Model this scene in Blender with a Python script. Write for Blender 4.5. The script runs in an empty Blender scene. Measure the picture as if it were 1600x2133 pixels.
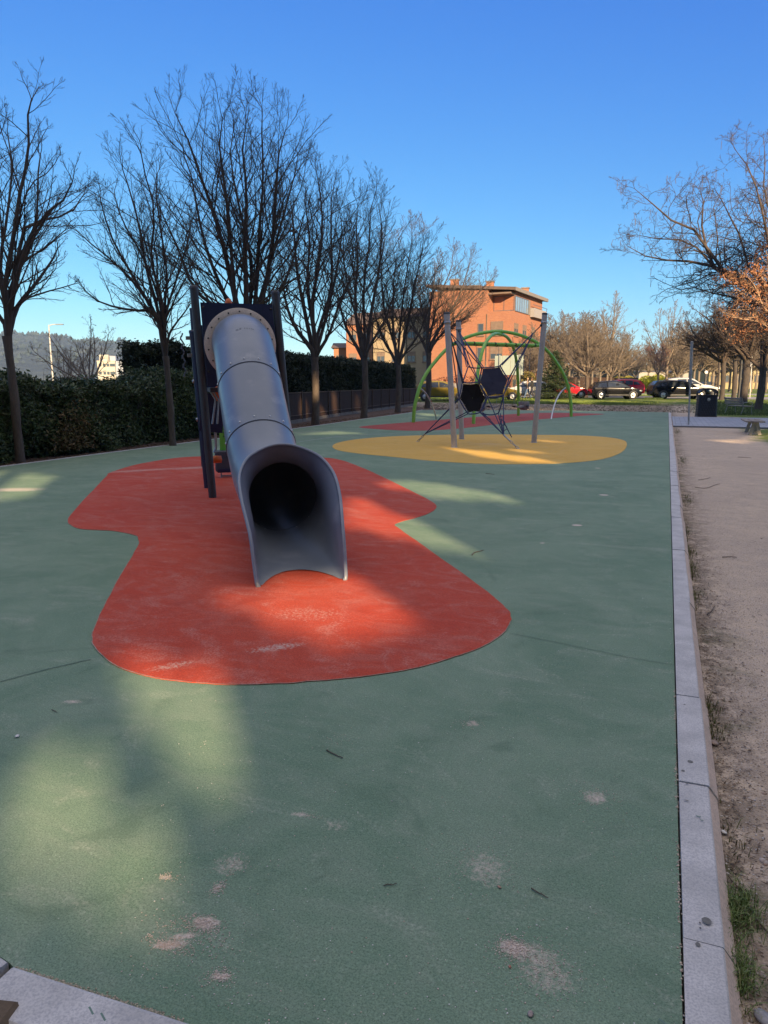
import bpy, math, random
import numpy as np
from mathutils import Vector, Matrix

# ------------------------------------------------------------------ camera, sky, sun, exposure
PITCH = 10.185; YAW = 21.196; CH = 1.6
scene = bpy.context.scene
COL = scene.collection
cam_d = bpy.data.cameras.new('camera'); cam = bpy.data.objects.new('camera', cam_d); COL.objects.link(cam)
cam_d.sensor_fit = 'VERTICAL'; cam_d.sensor_height = 36.0; cam_d.lens = 1500.0/2133.0*36.0
cam_d.clip_start = 0.05; cam_d.clip_end = 6000
cam.location = (0, 0, CH)
cam.rotation_euler = (math.radians(90-PITCH), 0, math.radians(YAW))
scene.camera = cam

SUN_EL = math.radians(18.0)
SX, SY = 0.622, -0.783
SUN = Vector((SX*math.cos(SUN_EL), SY*math.cos(SUN_EL), math.sin(SUN_EL))).normalized()
world = bpy.data.worlds.new('World'); scene.world = world; world.use_nodes = True
wn = world.node_tree; wn.nodes.clear()
sky = wn.nodes.new('ShaderNodeTexSky'); sky.sky_type = 'NISHITA'; sky.sun_disc = False
sky.sun_elevation = SUN_EL; sky.sun_rotation = math.atan2(SX, SY)
sky.altitude = 600; sky.air_density = 1.0; sky.dust_density = 0.0; sky.ozone_density = 6.0
bg = wn.nodes.new('ShaderNodeBackground'); bg.inputs['Strength'].default_value = 0.12
wo = wn.nodes.new('ShaderNodeOutputWorld')
# grade of the clear winter sky (deep blue towards the top), plus an added near-white zone overhead to fill the shade
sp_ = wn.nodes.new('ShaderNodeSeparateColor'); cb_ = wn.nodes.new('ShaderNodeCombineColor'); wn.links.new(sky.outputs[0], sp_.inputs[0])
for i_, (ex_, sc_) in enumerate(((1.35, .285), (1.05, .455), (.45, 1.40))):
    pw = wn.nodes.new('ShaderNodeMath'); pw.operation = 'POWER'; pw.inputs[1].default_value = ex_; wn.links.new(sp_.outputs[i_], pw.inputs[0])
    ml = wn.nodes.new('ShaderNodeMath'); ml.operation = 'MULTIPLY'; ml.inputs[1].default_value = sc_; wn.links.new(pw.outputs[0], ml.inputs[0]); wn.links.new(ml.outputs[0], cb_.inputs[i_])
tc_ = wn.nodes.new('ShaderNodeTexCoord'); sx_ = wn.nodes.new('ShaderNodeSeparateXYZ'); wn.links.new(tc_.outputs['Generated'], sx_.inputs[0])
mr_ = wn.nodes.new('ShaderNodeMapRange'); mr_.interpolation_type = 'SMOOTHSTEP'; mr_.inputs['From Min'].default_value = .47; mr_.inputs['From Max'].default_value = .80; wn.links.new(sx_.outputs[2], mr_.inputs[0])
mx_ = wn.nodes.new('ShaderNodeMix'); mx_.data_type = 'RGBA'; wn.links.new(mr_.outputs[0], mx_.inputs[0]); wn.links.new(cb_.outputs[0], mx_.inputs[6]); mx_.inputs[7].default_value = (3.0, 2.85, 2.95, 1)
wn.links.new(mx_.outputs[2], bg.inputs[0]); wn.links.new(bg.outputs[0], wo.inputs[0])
sun_d = bpy.data.lights.new('sun', 'SUN'); sun_d.energy = 5.0; sun_d.angle = math.radians(0.5)
sun_d.color = (1.0, 0.74, 0.44)
sun_o = bpy.data.objects.new('sun', sun_d); COL.objects.link(sun_o)
sun_o.rotation_euler = SUN.to_track_quat('Z', 'Y').to_euler()
scene.view_settings.view_transform = 'Standard'; scene.view_settings.look = 'None'
scene.view_settings.gamma = 1.0; scene.view_settings.exposure = 1.40
scene.cycles.max_bounces = 6; scene.cycles.diffuse_bounces = 3; scene.cycles.glossy_bounces = 4
scene.cycles.transparent_max_bounces = 6

# ------------------------------------------------------------------ where things stand (ground coordinates)
_p = math.radians(PITCH); _y = math.radians(YAW)
FV = np.array([-math.sin(_y)*math.cos(_p), math.cos(_y)*math.cos(_p), -math.sin(_p)])
RV = np.array([math.cos(_y), math.sin(_y), 0.0]); UV = np.cross(RV, FV); CV = np.array([0, 0, CH])
def ray(x, y): return FV*1500.0 + RV*(x-800) - UV*(y-1066.5)
def g(x, y, z=0.0):
    d = ray(x, y); return CV + d*((z-CH)/d[2])
def at(x, y, D):
    "point at horizontal distance D"
    d = ray(x, y); return CV + d*(D/math.hypot(d[0], d[1]))
def colxy(x, Z):
    "ground position at depth Z in the direction of picture column x"
    d = ray(x, 797.0); d = d*(Z/1500.0); return d[0], d[1]
def sstep(a, b, x):
    t = min(1, max(0, (x-a)/(b-a))); return t*t*(3-2*t)
def hz(x, y):
    "height of the natural ground"
    return -0.065 + 0.36*sstep(45, 66, y)
def onground(x, Z):
    X, Y = colxy(x, Z); return (X, Y, hz(X, Y))
def vn(v):
    v = np.array(v, float); return v/np.linalg.norm(v)

# ------------------------------------------------------------------ mesh building
class MB:
    def __init__(s): s.V = []; s.F = []; s.n = 0
    def add(s, V, F, smooth=False, mat=0):
        V = np.asarray(V, dtype=np.float64).reshape(-1, 3)
        if isinstance(F, np.ndarray): F = [F]
        out = []
        for f in F:
            if isinstance(f, np.ndarray): out.append(f + s.n)
            else: out.append(np.array([f]) + s.n)
        s.V.append(V); s.F += [(o, smooth, mat) for o in out]; s.n += len(V); return s
    def box(s, c, size, rz=0.0, rx=0.0, ry=0.0, mat=0, bevel=0):
        x, y, z = [q/2 for q in size]
        M = Matrix.Rotation(rz, 3, 'Z') @ Matrix.Rotation(ry, 3, 'Y') @ Matrix.Rotation(rx, 3, 'X')
        M = np.array(M)
        if bevel <= 0:
            V = np.array([(-x,-y,-z),(x,-y,-z),(x,y,-z),(-x,y,-z),(-x,-y,z),(x,-y,z),(x,y,z),(-x,y,z)])
            F = np.array([(0,3,2,1),(4,5,6,7),(0,1,5,4),(1,2,6,5),(2,3,7,6),(3,0,4,7)])
        else:
            b = min(bevel, x*.9, y*.9, z*.9); V = []
            for sx in (-1, 1):
                for sy in (-1, 1):
                    for sz in (-1, 1):
                        V += [(sx*(x-b), sy*(y-b), sz*z), (sx*(x-b), sy*y, sz*(z-b)), (sx*x, sy*(y-b), sz*(z-b))]
            V = np.array(V)
            def i(sx, sy, sz, k): return ((sx > 0)*4 + (sy > 0)*2 + (sz > 0))*3 + k
            F = []
            for a in (-1, 1):
                F.append([i(-1,-1,a,0), i(1,-1,a,0), i(1,1,a,0), i(-1,1,a,0)][::a])
                F.append([i(-1,a,-1,1), i(-1,a,1,1), i(1,a,1,1), i(1,a,-1,1)][::a])
                F.append([i(a,-1,-1,2), i(a,1,-1,2), i(a,1,1,2), i(a,-1,1,2)][::a])
                for b2 in (-1, 1):
                    F.append([i(-1,a,b2,0), i(1,a,b2,0), i(1,a,b2,1), i(-1,a,b2,1)])
                    F.append([i(a,-1,b2,0), i(a,1,b2,0), i(a,1,b2,2), i(a,-1,b2,2)])
                    F.append([i(a,b2,-1,1), i(a,b2,1,1), i(a,b2,1,2), i(a,b2,-1,2)])
                    for c2 in (-1, 1): F.append([i(a,b2,c2,0), i(a,b2,c2,1), i(a,b2,c2,2)])
        s.add(V @ M.T + np.array(c, float), [np.array([f]) for f in F] if bevel > 0 else F, mat=mat); return s
    def tube(s, pts, r, n=8, caps=True, smooth=True, mat=0):
        P = np.array(pts, float); k = len(P)
        R = np.full(k, r) if np.isscalar(r) else np.array(r, float)
        T = np.zeros_like(P); T[1:-1] = P[2:]-P[:-2]; T[0] = P[1]-P[0]; T[-1] = P[-1]-P[-2]
        T /= np.linalg.norm(T, axis=1)[:, None] + 1e-12
        ref = np.array([0, 0, 1.0]) if abs(T[0][2]) < .9 else np.array([1.0, 0, 0])
        a = np.cross(T[0], ref); a /= np.linalg.norm(a); V = []
        ang = np.arange(n)*2*math.pi/n
        for j in range(k):
            a = a - T[j]*(a @ T[j]); a /= np.linalg.norm(a)+1e-12; b = np.cross(T[j], a)
            V.append(P[j] + R[j]*(np.cos(ang)[:, None]*a + np.sin(ang)[:, None]*b))
        V = np.concatenate(V); F = []
        i = np.arange(n); i2 = (i+1) % n
        for j in range(k-1): F.append(np.stack([j*n+i, j*n+i2, (j+1)*n+i2, (j+1)*n+i], 1))
        s.add(V, np.concatenate(F), smooth, mat)
        if caps:
            s.add(V[:n], [list(range(n))[::-1]], False, mat); s.add(V[-n:], [list(range(n))], False, mat)
        return s
    def lathe(s, c, prof, n=16, axis=(0, 0, 1), smooth=True, mat=0):
        "prof: (radius, height) pairs along axis"
        ax = vn(axis); ref = np.array([0, 0, 1.0]) if abs(ax[2]) < .9 else np.array([1.0, 0, 0])
        a = vn(np.cross(ref, ax)); b = np.cross(ax, a); c = np.array(c, float); ang = np.arange(n)*2*math.pi/n
        V = np.concatenate([c + ax*h + rr*(np.cos(ang)[:, None]*a + np.sin(ang)[:, None]*b) for rr, h in prof])
        i = np.arange(n); i2 = (i+1) % n
        F = np.concatenate([np.stack([j*n+i, j*n+i2, (j+1)*n+i2, (j+1)*n+i], 1) for j in range(len(prof)-1)])
        s.add(V, F, smooth, mat); return s
    def grid(s, V, nu, nv, closed_u=False, closed_v=False, smooth=True, mat=0, flip=False):
        "V: nu*nv points, v fastest"
        iu = np.arange(nu if closed_u else nu-1); iv = np.arange(nv if closed_v else nv-1)
        A, Bv = np.meshgrid(iu, iv, indexing='ij'); A = A.ravel(); Bv = Bv.ravel()
        A2 = (A+1) % nu; B2 = (Bv+1) % nv
        F = np.stack([A*nv+Bv, A2*nv+Bv, A2*nv+B2, A*nv+B2], 1)
        if flip: F = F[:, ::-1]
        s.add(V, F, smooth, mat); return s
    def poly(s, pts, mat=0): s.add(pts, [list(range(len(pts)))], False, mat); return s
    def prism(s, pts2, z0, z1, fr=None, mat=0):
        "outline (x,y) from z0 to z1; fr = 4x4 frame"
        n = len(pts2); V = np.array([(p[0], p[1], z0) for p in pts2] + [(p[0], p[1], z1) for p in pts2])
        if fr is not None: V = V @ np.array(fr)[:3, :3].T + np.array(fr)[:3, 3]
        F = [list(range(n))[::-1], list(range(n, 2*n))] + [[i, (i+1) % n, (i+1) % n+n, i+n] for i in range(n)]
        s.add(V, F, False, mat); return s
    def build(s, name, mats, parent=None, loc=None, rz=0.0):
        me = bpy.data.meshes.new(name)
        V = np.concatenate(s.V); me.vertices.add(len(V)); me.vertices.foreach_set('co', V.astype(np.float32).ravel())
        lt = np.concatenate([np.full(len(f), f.shape[1]) for f, _, _ in s.F])
        li = np.concatenate([f.ravel() for f, _, _ in s.F])
        sm = np.concatenate([np.full(len(f), bool(q)) for f, q, _ in s.F])
        mi = np.concatenate([np.full(len(f), m) for f, _, m in s.F])
        me.loops.add(len(li)); me.loops.foreach_set('vertex_index', li.astype(np.int32))
        me.polygons.add(len(lt)); ls = np.concatenate([[0], np.cumsum(lt)[:-1]])
        me.polygons.foreach_set('loop_start', ls.astype(np.int32)); me.polygons.foreach_set('loop_total', lt.astype(np.int32))
        me.polygons.foreach_set('use_smooth', sm); me.polygons.foreach_set('material_index', mi.astype(np.int32))
        for m in (mats if isinstance(mats, (list, tuple)) else [mats]): me.materials.append(m)
        me.update(calc_edges=True)
        o = bpy.data.objects.new(name, me); COL.objects.link(o)
        if parent is not None: o.parent = parent
        if loc is not None: o.location = loc
        o.rotation_euler.z = rz
        return o
def tag(o, label=None, cat=None, group=None, kind=None):
    if label: o['label'] = label
    if cat: o['category'] = cat
    if group: o['group'] = group
    if kind: o['kind'] = kind
    return o
def empty(name, loc=(0, 0, 0), rz=0.0, label=None, cat=None, group=None):
    o = bpy.data.objects.new(name, None); COL.objects.link(o); o.location = loc; o.rotation_euler.z = rz
    o.empty_display_size = .2
    return tag(o, label, cat, group)
def children(o): return [c for c in bpy.data.objects if c.parent == o]
def copy_tree(o, parent=None, ch=None):
    c = o.copy(); COL.objects.link(c); c.parent = parent
    for k in children(o): copy_tree(k, c)
    return c
def catmull(P, per=8, closed=False):
    P = [np.array(p, float) for p in P]; n = len(P); out = []
    rng = range(n) if closed else range(n-1)
    for i in rng:
        if closed: a, b, c, d = P[i-1], P[i], P[(i+1) % n], P[(i+2) % n]
        else: a, b, c, d = P[max(i-1, 0)], P[i], P[i+1], P[min(i+2, n-1)]
        for k in range(per):
            t = k/per
            out.append(.5*((2*b) + (c-a)*t + (2*a-5*b+4*c-d)*t*t + (3*b-a-3*c+d)*t**3))
    if not closed: out.append(P[-1])
    return np.array(out)

# ------------------------------------------------------------------ materials
def nodes(name):
    m = bpy.data.materials.new(name); m.use_nodes = True; nt = m.node_tree; nt.nodes.clear()
    out = nt.nodes.new('ShaderNodeOutputMaterial'); b = nt.nodes.new('ShaderNodeBsdfPrincipled')
    nt.links.new(b.outputs[0], out.inputs[0]); return m, nt, b
class N:
    "tiny node helper"
    def __init__(s, nt): s.nt = nt
    def mk(s, t, **kw):
        n = s.nt.nodes.new(t)
        for k, v in kw.items(): setattr(n, k, v)
        return n
    def lk(s, a, b): s.nt.links.new(a, b)
    def coord(s, scale=(1, 1, 1), rot=(0, 0, 0), out='Object', loc=(0, 0, 0)):
        tc = s.mk('ShaderNodeTexCoord'); mp = s.mk('ShaderNodeMapping')
        mp.inputs['Scale'].default_value = scale; mp.inputs['Rotation'].default_value = rot; mp.inputs['Location'].default_value = loc
        s.lk(tc.outputs[out], mp.inputs[0]); return mp.outputs[0]
    def noise(s, vec, scale, detail=3, rough=.55, dist=0.0):
        n = s.mk('ShaderNodeTexNoise'); n.inputs['Scale'].default_value = scale; n.inputs['Detail'].default_value = detail
        n.inputs['Roughness'].default_value = rough; n.inputs['Distortion'].default_value = dist
        if vec is not None: s.lk(vec, n.inputs['Vector'])
        return n.outputs['Fac']
    def vor(s, vec, scale, out='Distance'):
        n = s.mk('ShaderNodeTexVoronoi'); n.inputs['Scale'].default_value = scale; s.lk(vec, n.inputs['Vector']); return n.outputs[out]
    def rng(s, v, a, b, c=0.0, d=1.0, smooth=False):
        n = s.mk('ShaderNodeMapRange'); n.clamp = True
        if smooth: n.interpolation_type = 'SMOOTHSTEP'
        for k, q in zip(('From Min', 'From Max', 'To Min', 'To Max'), (a, b, c, d)): n.inputs[k].default_value = q
        s.lk(v, n.inputs['Value']); return n.outputs[0]
    def mix(s, f, a, b):
        n = s.mk('ShaderNodeMix', data_type='RGBA')
        for sock, v in ((0, f), (6, a), (7, b)):
            if hasattr(v, 'links'): s.lk(v, n.inputs[sock])
            elif sock == 0: n.inputs[0].default_value = v
            else: n.inputs[sock].default_value = (*v, 1)
        return n.outputs[2]
    def math(s, op, a, b=0.0, clamp=False):
        n = s.mk('ShaderNodeMath', operation=op); n.use_clamp = clamp
        for i, v in ((0, a), (1, b)):
            if hasattr(v, 'links'): s.lk(v, n.inputs[i])
            else: n.inputs[i].default_value = v
        return n.outputs[0]
    def bump(s, b, h, strength=.3, dist=.01):
        n = s.mk('ShaderNodeBump'); n.inputs['Strength'].default_value = strength; n.inputs['Distance'].default_value = dist
        s.lk(h, n.inputs['Height']); s.lk(n.outputs[0], b.inputs['Normal'])
_mats = {}
def mat(name, c, c2=None, scale=8.0, rough=.6, metal=0.0, bump=0.0, bdist=.01, stretch=(1, 1, 1), lo=.35, hi=.65, spec=None, coat=0.0, detail=4, fine=None):
    if name in _mats: return _mats[name]
    m, nt, b = nodes(name); n = N(nt)
    if c2 is None: c2 = tuple(q*.8 for q in c)
    v = n.coord(stretch); f = n.noise(v, scale, detail)
    col = n.mix(n.rng(f, lo, hi), c, c2)
    if fine:
        f2 = n.noise(v, fine[0], 2); col = n.mix(n.rng(f2, .4, .7, 0, fine[2]), col, fine[1])
    n.lk(col, b.inputs['Base Color'])
    b.inputs['Roughness'].default_value = rough; b.inputs['Metallic'].default_value = metal
    if spec is not None: b.inputs['Specular IOR Level'].default_value = spec
    if coat: b.inputs['Coat Weight'].default_value = coat; b.inputs['Coat Roughness'].default_value = .05
    if bump: n.bump(b, f, bump, bdist)
    _mats[name] = m; return m
def leaf_mat(name, cols, rough=.55, trans=0.0):
    "leaves: each leaf its own tone"
    m, nt, b = nodes(name); n = N(nt)
    geo = n.mk('ShaderNodeNewGeometry'); ramp = n.mk('ShaderNodeValToRGB'); cr = ramp.color_ramp
    cr.elements[0].position = 0; cr.elements[0].color = (*cols[0], 1); cr.elements[1].position = 1; cr.elements[1].color = (*cols[-1], 1)
    for i, c in enumerate(cols[1:-1]):
        e = cr.elements.new((i+1)/(len(cols)-1)); e.color = (*c, 1)
    n.lk(geo.outputs['Random Per Island'], ramp.inputs[0]); n.lk(ramp.outputs[0], b.inputs['Base Color'])
    b.inputs['Roughness'].default_value = rough; b.inputs['Specular IOR Level'].default_value = .3
    return m
# ------------------------------------------------------------------ the ground
def spots_mask(n, spots):
    "soft scattered-dust masks at fixed places on the ground"
    tc = n.mk('ShaderNodeTexCoord'); sep = n.mk('ShaderNodeSeparateXYZ'); n.lk(tc.outputs['Object'], sep.inputs[0])
    tot = None
    for (x, y, rx, ry, rot, k) in spots:
        c, s = math.cos(rot), math.sin(rot)
        dx = n.math('SUBTRACT', sep.outputs[0], x); dy = n.math('SUBTRACT', sep.outputs[1], y)
        u = n.math('ADD', n.math('MULTIPLY', dx, c/rx), n.math('MULTIPLY', dy, s/rx))
        v = n.math('ADD', n.math('MULTIPLY', dx, -s/ry), n.math('MULTIPLY', dy, c/ry))
        d = n.math('ADD', n.math('MULTIPLY', u, u), n.math('MULTIPLY', v, v))
        e = n.math('MULTIPLY', n.math('SUBTRACT', 1.0, d, clamp=True), k)
        tot = e if tot is None else n.math('MAXIMUM', tot, e)
    return tot
def spot(px, py, rx, ry, rot=0.0, k=1.0):
    p = g(px, py); s_ = .62 if k >= .8 and rx < .2 else .8; return (p[0], p[1], rx*s_, ry*s_, rot, k)
def rubber(name, dark, light, dust, spots, speck=(.6, .6, .55), seed=0.0, dustlo=.52):
    m, nt, b = nodes(name); n = N(nt)
    v = n.coord((1, 1, 1), loc=(seed, seed*.7, 0)); vs = n.coord((.8, 1.35, 1), rot=(0, 0, .5), loc=(seed, 0, 0))
    big = n.noise(v, .75, 6, .62, 1.1); mid = n.noise(vs, 2.6, 6, .65, 1.6); fine = n.noise(v, 165, 3, .85); gr = n.noise(v, 75, 4, .75); st = n.noise(v, 1.15, 5, .6, 2.8); st2 = n.noise(v, 4.5, 4, .6, 1.8)
    col = n.mix(n.rng(big, .30, .72, smooth=True), dark, light)
    col = n.mix(n.rng(mid, .45, .75, 0, .45), col, tuple(.5*(a+c) for a, c in zip(light, dust)))
    col = n.mix(n.rng(fine, .40, .62, 0, .70), col, tuple(q*.38 for q in dark))
    col = n.mix(n.rng(gr, .5, .75, 0, .35), col, tuple(q*1.5 for q in light))
    col = n.mix(n.rng(st, .57, .70, 0, .42, True), col, tuple(q*.62 for q in dark))
    col = n.mix(n.rng(st2, .60, .74, 0, .30, True), col, tuple(q*.55 for q in dark))
    # thin sweeping dust
    sw = n.noise(vs, 1.7, 6, .65, 2.2)
    msk = n.math('MULTIPLY', n.rng(sw, dustlo, .72, 0, 1, True), n.rng(gr, .42, .62))
    col = n.mix(n.math('MULTIPLY', msk, .45), col, dust)
    # grit specks
    vd = n.vor(v, 55); vc = n.vor(v, 55, 'Color'); sc = n.mk('ShaderNodeSeparateColor'); n.lk(vc, sc.inputs[0])
    spk = n.math('MULTIPLY', n.math('LESS_THAN', vd, .12), n.math('GREATER_THAN', sc.outputs[0], .72))
    spk = n.math('MULTIPLY', spk, n.rng(n.noise(v, 1.3, 3), .38, .62, .15, 1))
    col = n.mix(n.math('MULTIPLY', spk, .42), col, speck)
    if spots:
        sm = spots_mask(n, spots); k = n.math('ADD', n.math('MULTIPLY', sm, .42), n.math('MULTIPLY', n.noise(v, 48, 5, .85), 1.1))
        col = n.mix(n.math('MULTIPLY', n.rng(k, .70, 1.0), n.rng(sm, 0, .25)), col, (.60, .50, .42))
    n.lk(col, b.inputs['Base Color']); b.inputs['Roughness'].default_value = .8; b.inputs['Specular IOR Level'].default_value = .3
    n.bump(b, n.math('ADD', fine, n.math('MULTIPLY', gr, .6)), .5, .004)
    return m
gspots = [spot(430,1922,.09,.05,.2,1.3), spot(355,1968,.11,.035,.5,1.15), spot(385,1950,.09,.03,.5,1), spot(460,2034,.06,.03,.3,1.1), spot(452,1850,.03,.05,.2,.9),
          spot(1072,1975,.09,.055,0,1.35), spot(1110,1990,.16,.08,0,.7), spot(1140,2035,.14,.1,0,.62), spot(985,1507,.07,.07,0,.8), spot(1240,1662,.10,.1,.6,.85),
          spot(1202,1094,.12,.10,.2,1.6), spot(1258,1031,.14,.12,.2,1.6), spot(345,1828,.05,.02,.3,1), spot(1245,975,.12,.1,0,1.2), spot(625,1697,.09,.03,.2,.8),
          spot(480,1800,.1,.1,0,.6), spot(150,1462,.12,.05,.4,.8), spot(1010,1810,.13,.16,.5,.6), spot(700,1720,.08,.08,0,.5), spot(1130,1131,.06,.1,0,.8),
          spot(30,1020,.8,.35,.4,.85), spot(640,900,2.6,.09,1.0,.75)]
M_GREEN = rubber('green_rubber', (.158, .256, .165), (.245, .340, .232), (.44, .44, .36), gspots)
M_RED = rubber('red_rubber', (.53, .058, .022), (.56, .085, .040), (.52, .36, .31),
               [spot(575,1350,.30,.10,.75,.66), spot(360,1388,.25,.09,.9,.55), spot(640,1280,.5,.3,.3,.42), spot(540,1110,.5,.12,.3,.6), spot(300,980,1.6,.3,.9,.62), spot(400,975,1.0,.4,.9,.6)], seed=7.3, speck=(.75, .45, .38), dustlo=.48)
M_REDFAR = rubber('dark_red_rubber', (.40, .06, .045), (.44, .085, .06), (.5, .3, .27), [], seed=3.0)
M_YELLOW = rubber('yellow_rubber', (.72, .42, .07), (.78, .49, .11), (.60, .48, .30), [spot(1020,925,.8,.6,0,.5)], seed=12.0)

def ground_mat():
    m, nt, b = nodes('sandy_ground'); n = N(nt)
    v = n.coord(); tc = n.mk('ShaderNodeTexCoord'); sep = n.mk('ShaderNodeSeparateXYZ'); n.lk(tc.outputs['Object'], sep.inputs[0])
    f1 = n.noise(v, .7, 4); f2 = n.noise(v, 6, 5, .65); f3 = n.noise(v, 120, 3, .7); vd = n.vor(v, 70); vc = n.vor(v, 70, 'Color')
    col = n.mix(n.rng(f1, .35, .65), (.60, .46, .31), (.43, .33, .23))
    col = n.mix(n.rng(f2, .35, .65, 0, .7), col, (.30, .235, .185))
    col = n.mix(n.rng(f3, .35, .65, 0, .75), col, (.66, .54, .44))
    sc = n.mk('ShaderNodeSeparateColor'); n.lk(vc, sc.inputs[0])
    col = n.mix(n.math('MULTIPLY', n.math('LESS_THAN', vd, .3), n.rng(sc.outputs[0], .0, 1, 0, .95)), col, (.13, .10, .08))
    col = n.mix(n.math('MULTIPLY', n.math('LESS_THAN', vd, .26), n.math('GREATER_THAN', sc.outputs[1], .8)), col, (.62, .56, .50))
    # organic litter collects against the kerb
    kb = n.math('MULTIPLY', n.rng(sep.outputs[0], .24, .62, 1, 0), n.rng(n.noise(v, 9, 4, .7), .40, .56))
    col = n.mix(n.math('MULTIPLY', kb, .8), col, (.085, .062, .045))
    gk = n.math('MULTIPLY', n.rng(sep.outputs[0], .24, .7, 1, 0), n.rng(n.noise(v, 2.3, 3, .7), .54, .62))
    col = n.mix(n.math('MULTIPLY', gk, n.rng(n.noise(v, 40, 3), .4, .6, .2, .8)), col, (.07, .085, .03))
    # lawn: beyond the path, right of the seats, and across the far side
    edge = n.noise(v, .35, 4, .6)
    lawn_far = n.rng(n.math('ADD', sep.outputs[1], n.math('MULTIPLY', edge, 10)), 57.5, 60.5)
    lawn_r = n.math('MULTIPLY', n.rng(n.math('ADD', sep.outputs[0], n.math('MULTIPLY', edge, 2.6)), 3.7, 4.3), n.rng(n.math('ADD', sep.outputs[1], edge), 20, 24))
    lawn_r2 = n.math('MULTIPLY', n.rng(sep.outputs[0], 1.2, 2.2), n.rng(n.math('ADD', sep.outputs[1], n.math('MULTIPLY', edge, 2)), 40.6, 41.6))
    lawn = n.math('MAXIMUM', lawn_far, n.math('MAXIMUM', lawn_r, lawn_r2))
    patch = n.rng(n.noise(v, 1.1, 4, .7), .30, .44)
    gcol = n.mix(n.rng(n.noise(v, 14, 5, .7), .3, .7), (.060, .105, .018), (.15, .20, .04))
    gcol = n.mix(n.rng(f3, .45, .75, 0, .45), gcol, (.24, .26, .09))
    col = n.mix(n.math('MULTIPLY', lawn, patch), col, gcol)
    n.lk(col, b.inputs['Base Color']); b.inputs['Roughness'].default_value = .95; b.inputs['Specular IOR Level'].default_value = .15
    n.bump(b, n.math('ADD', n.math('MULTIPLY', f3, .5), n.math('ADD', n.math('MULTIPLY', f2, 1.2), n.math('MULTIPLY', n.math('MINIMUM', vd, .4), -1.0))), .8, .012)
    return m
M_GROUND = ground_mat()
xs = np.concatenate([np.linspace(-1600, -60, 12), np.linspace(-50, 50, 51), np.linspace(60, 1600, 12)])
ys = np.concatenate([np.linspace(-300, -20, 8), np.linspace(-10, 110, 81), np.linspace(125, 2200, 12)])
GX, GY = np.meshgrid(xs, ys, indexing='ij')
GZ = np.vectorize(hz)(GX, GY)
gm = MB().grid(np.stack([GX.ravel(), GY.ravel(), GZ.ravel()], 1), len(xs), len(ys), smooth=True)
tag(gm.build('ground', M_GROUND), kind='structure')

def slab(name, outline, ztop, zbot, m):
    pts = [(p[0], p[1]) for p in outline]
    a = sum(pts[i-1][0]*pts[i][1]-pts[i][0]*pts[i-1][1] for i in range(len(pts)))
    if a < 0: pts = pts[::-1]
    return tag(MB().prism(pts, zbot, ztop).build(name, m), kind='structure')
NEAR_Y = 1.31
_e0 = g(382, 2132); _e1 = g(27, 2018); _e2 = g(19, 2009)
gl = [(.139, 42.6), (-4.9, 43.4), (-10, 42.2), (-13.5, 41.2), (-12.86, 37), (-12.55, 30), (-12.2, 24), (-11.98, 16.3), (-11.93, 12.7), (-11.86, 9.5), (-11.86, 5.5), (-11.86, 3.1), (_e2[0]-9.85, _e2[1]+1.70), (_e2[0], _e2[1]+.004), (_e1[0], _e1[1]+.004), (_e0[0], _e0[1]+.004), (0.139, _e0[1]-.02)]
slab('rubber_playground_surface', gl, 0.0, -.06, M_GREEN)
redpx = [(418,951),(360,955),(285,968),(232,984),(222,992),(200,1015),(165,1052),(142,1082),(150,1096),(175,1103),(230,1106),(276,1114),(288,1122),(286,1140),(262,1180),(225,1245),(200,1300),(192,1330),(200,1352),(235,1383),(300,1408),(400,1422),(520,1427),(640,1421),(760,1410),(880,1389),(980,1358),(1040,1328),(1062,1300),(1065,1284),(1052,1265),(1000,1222),(900,1150),(832,1102),(822,1094),(835,1087),(880,1075),(904,1063),(908,1052),(885,1037),(830,1010),(760,977),(715,960),(680,954),(600,951),(500,950)]
def gl_outline(px, per=12):
    P = catmull([g(*p)[:2] for p in px], per, True); r_ = np.random.RandomState(len(px)); k = len(P); w = np.convolve(np.tile(r_.normal(0, 1, k), 3), np.ones(4)/4, 'same')[k:2*k]; T = np.roll(P, -1, 0)-np.roll(P, 1, 0); T /= np.linalg.norm(T, axis=1)[:, None]+1e-9
    return P+np.stack([-T[:, 1], T[:, 0]], 1)*w[:, None]*.0045
slab('red_rubber_patch', gl_outline(redpx), .004, -.002, M_RED)
yelpx = [(693,929),(706,922),(745,915),(820,909),(920,906),(1020,905),(1120,906),(1200,907),(1265,911),(1298,917),(1306,925),(1300,938),(1278,950),(1240,959),(1170,965),(1080,967),(1000,966),(900,960),(830,953),(740,944),(702,937)]
slab('yellow_rubber_patch', gl_outline(yelpx), .004, -.002, M_YELLOW)
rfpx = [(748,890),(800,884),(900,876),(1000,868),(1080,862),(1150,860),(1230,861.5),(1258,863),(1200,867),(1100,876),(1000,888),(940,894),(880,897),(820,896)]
slab('red_rubber_band', gl_outline(rfpx), .004, -.002, M_REDFAR)
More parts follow.
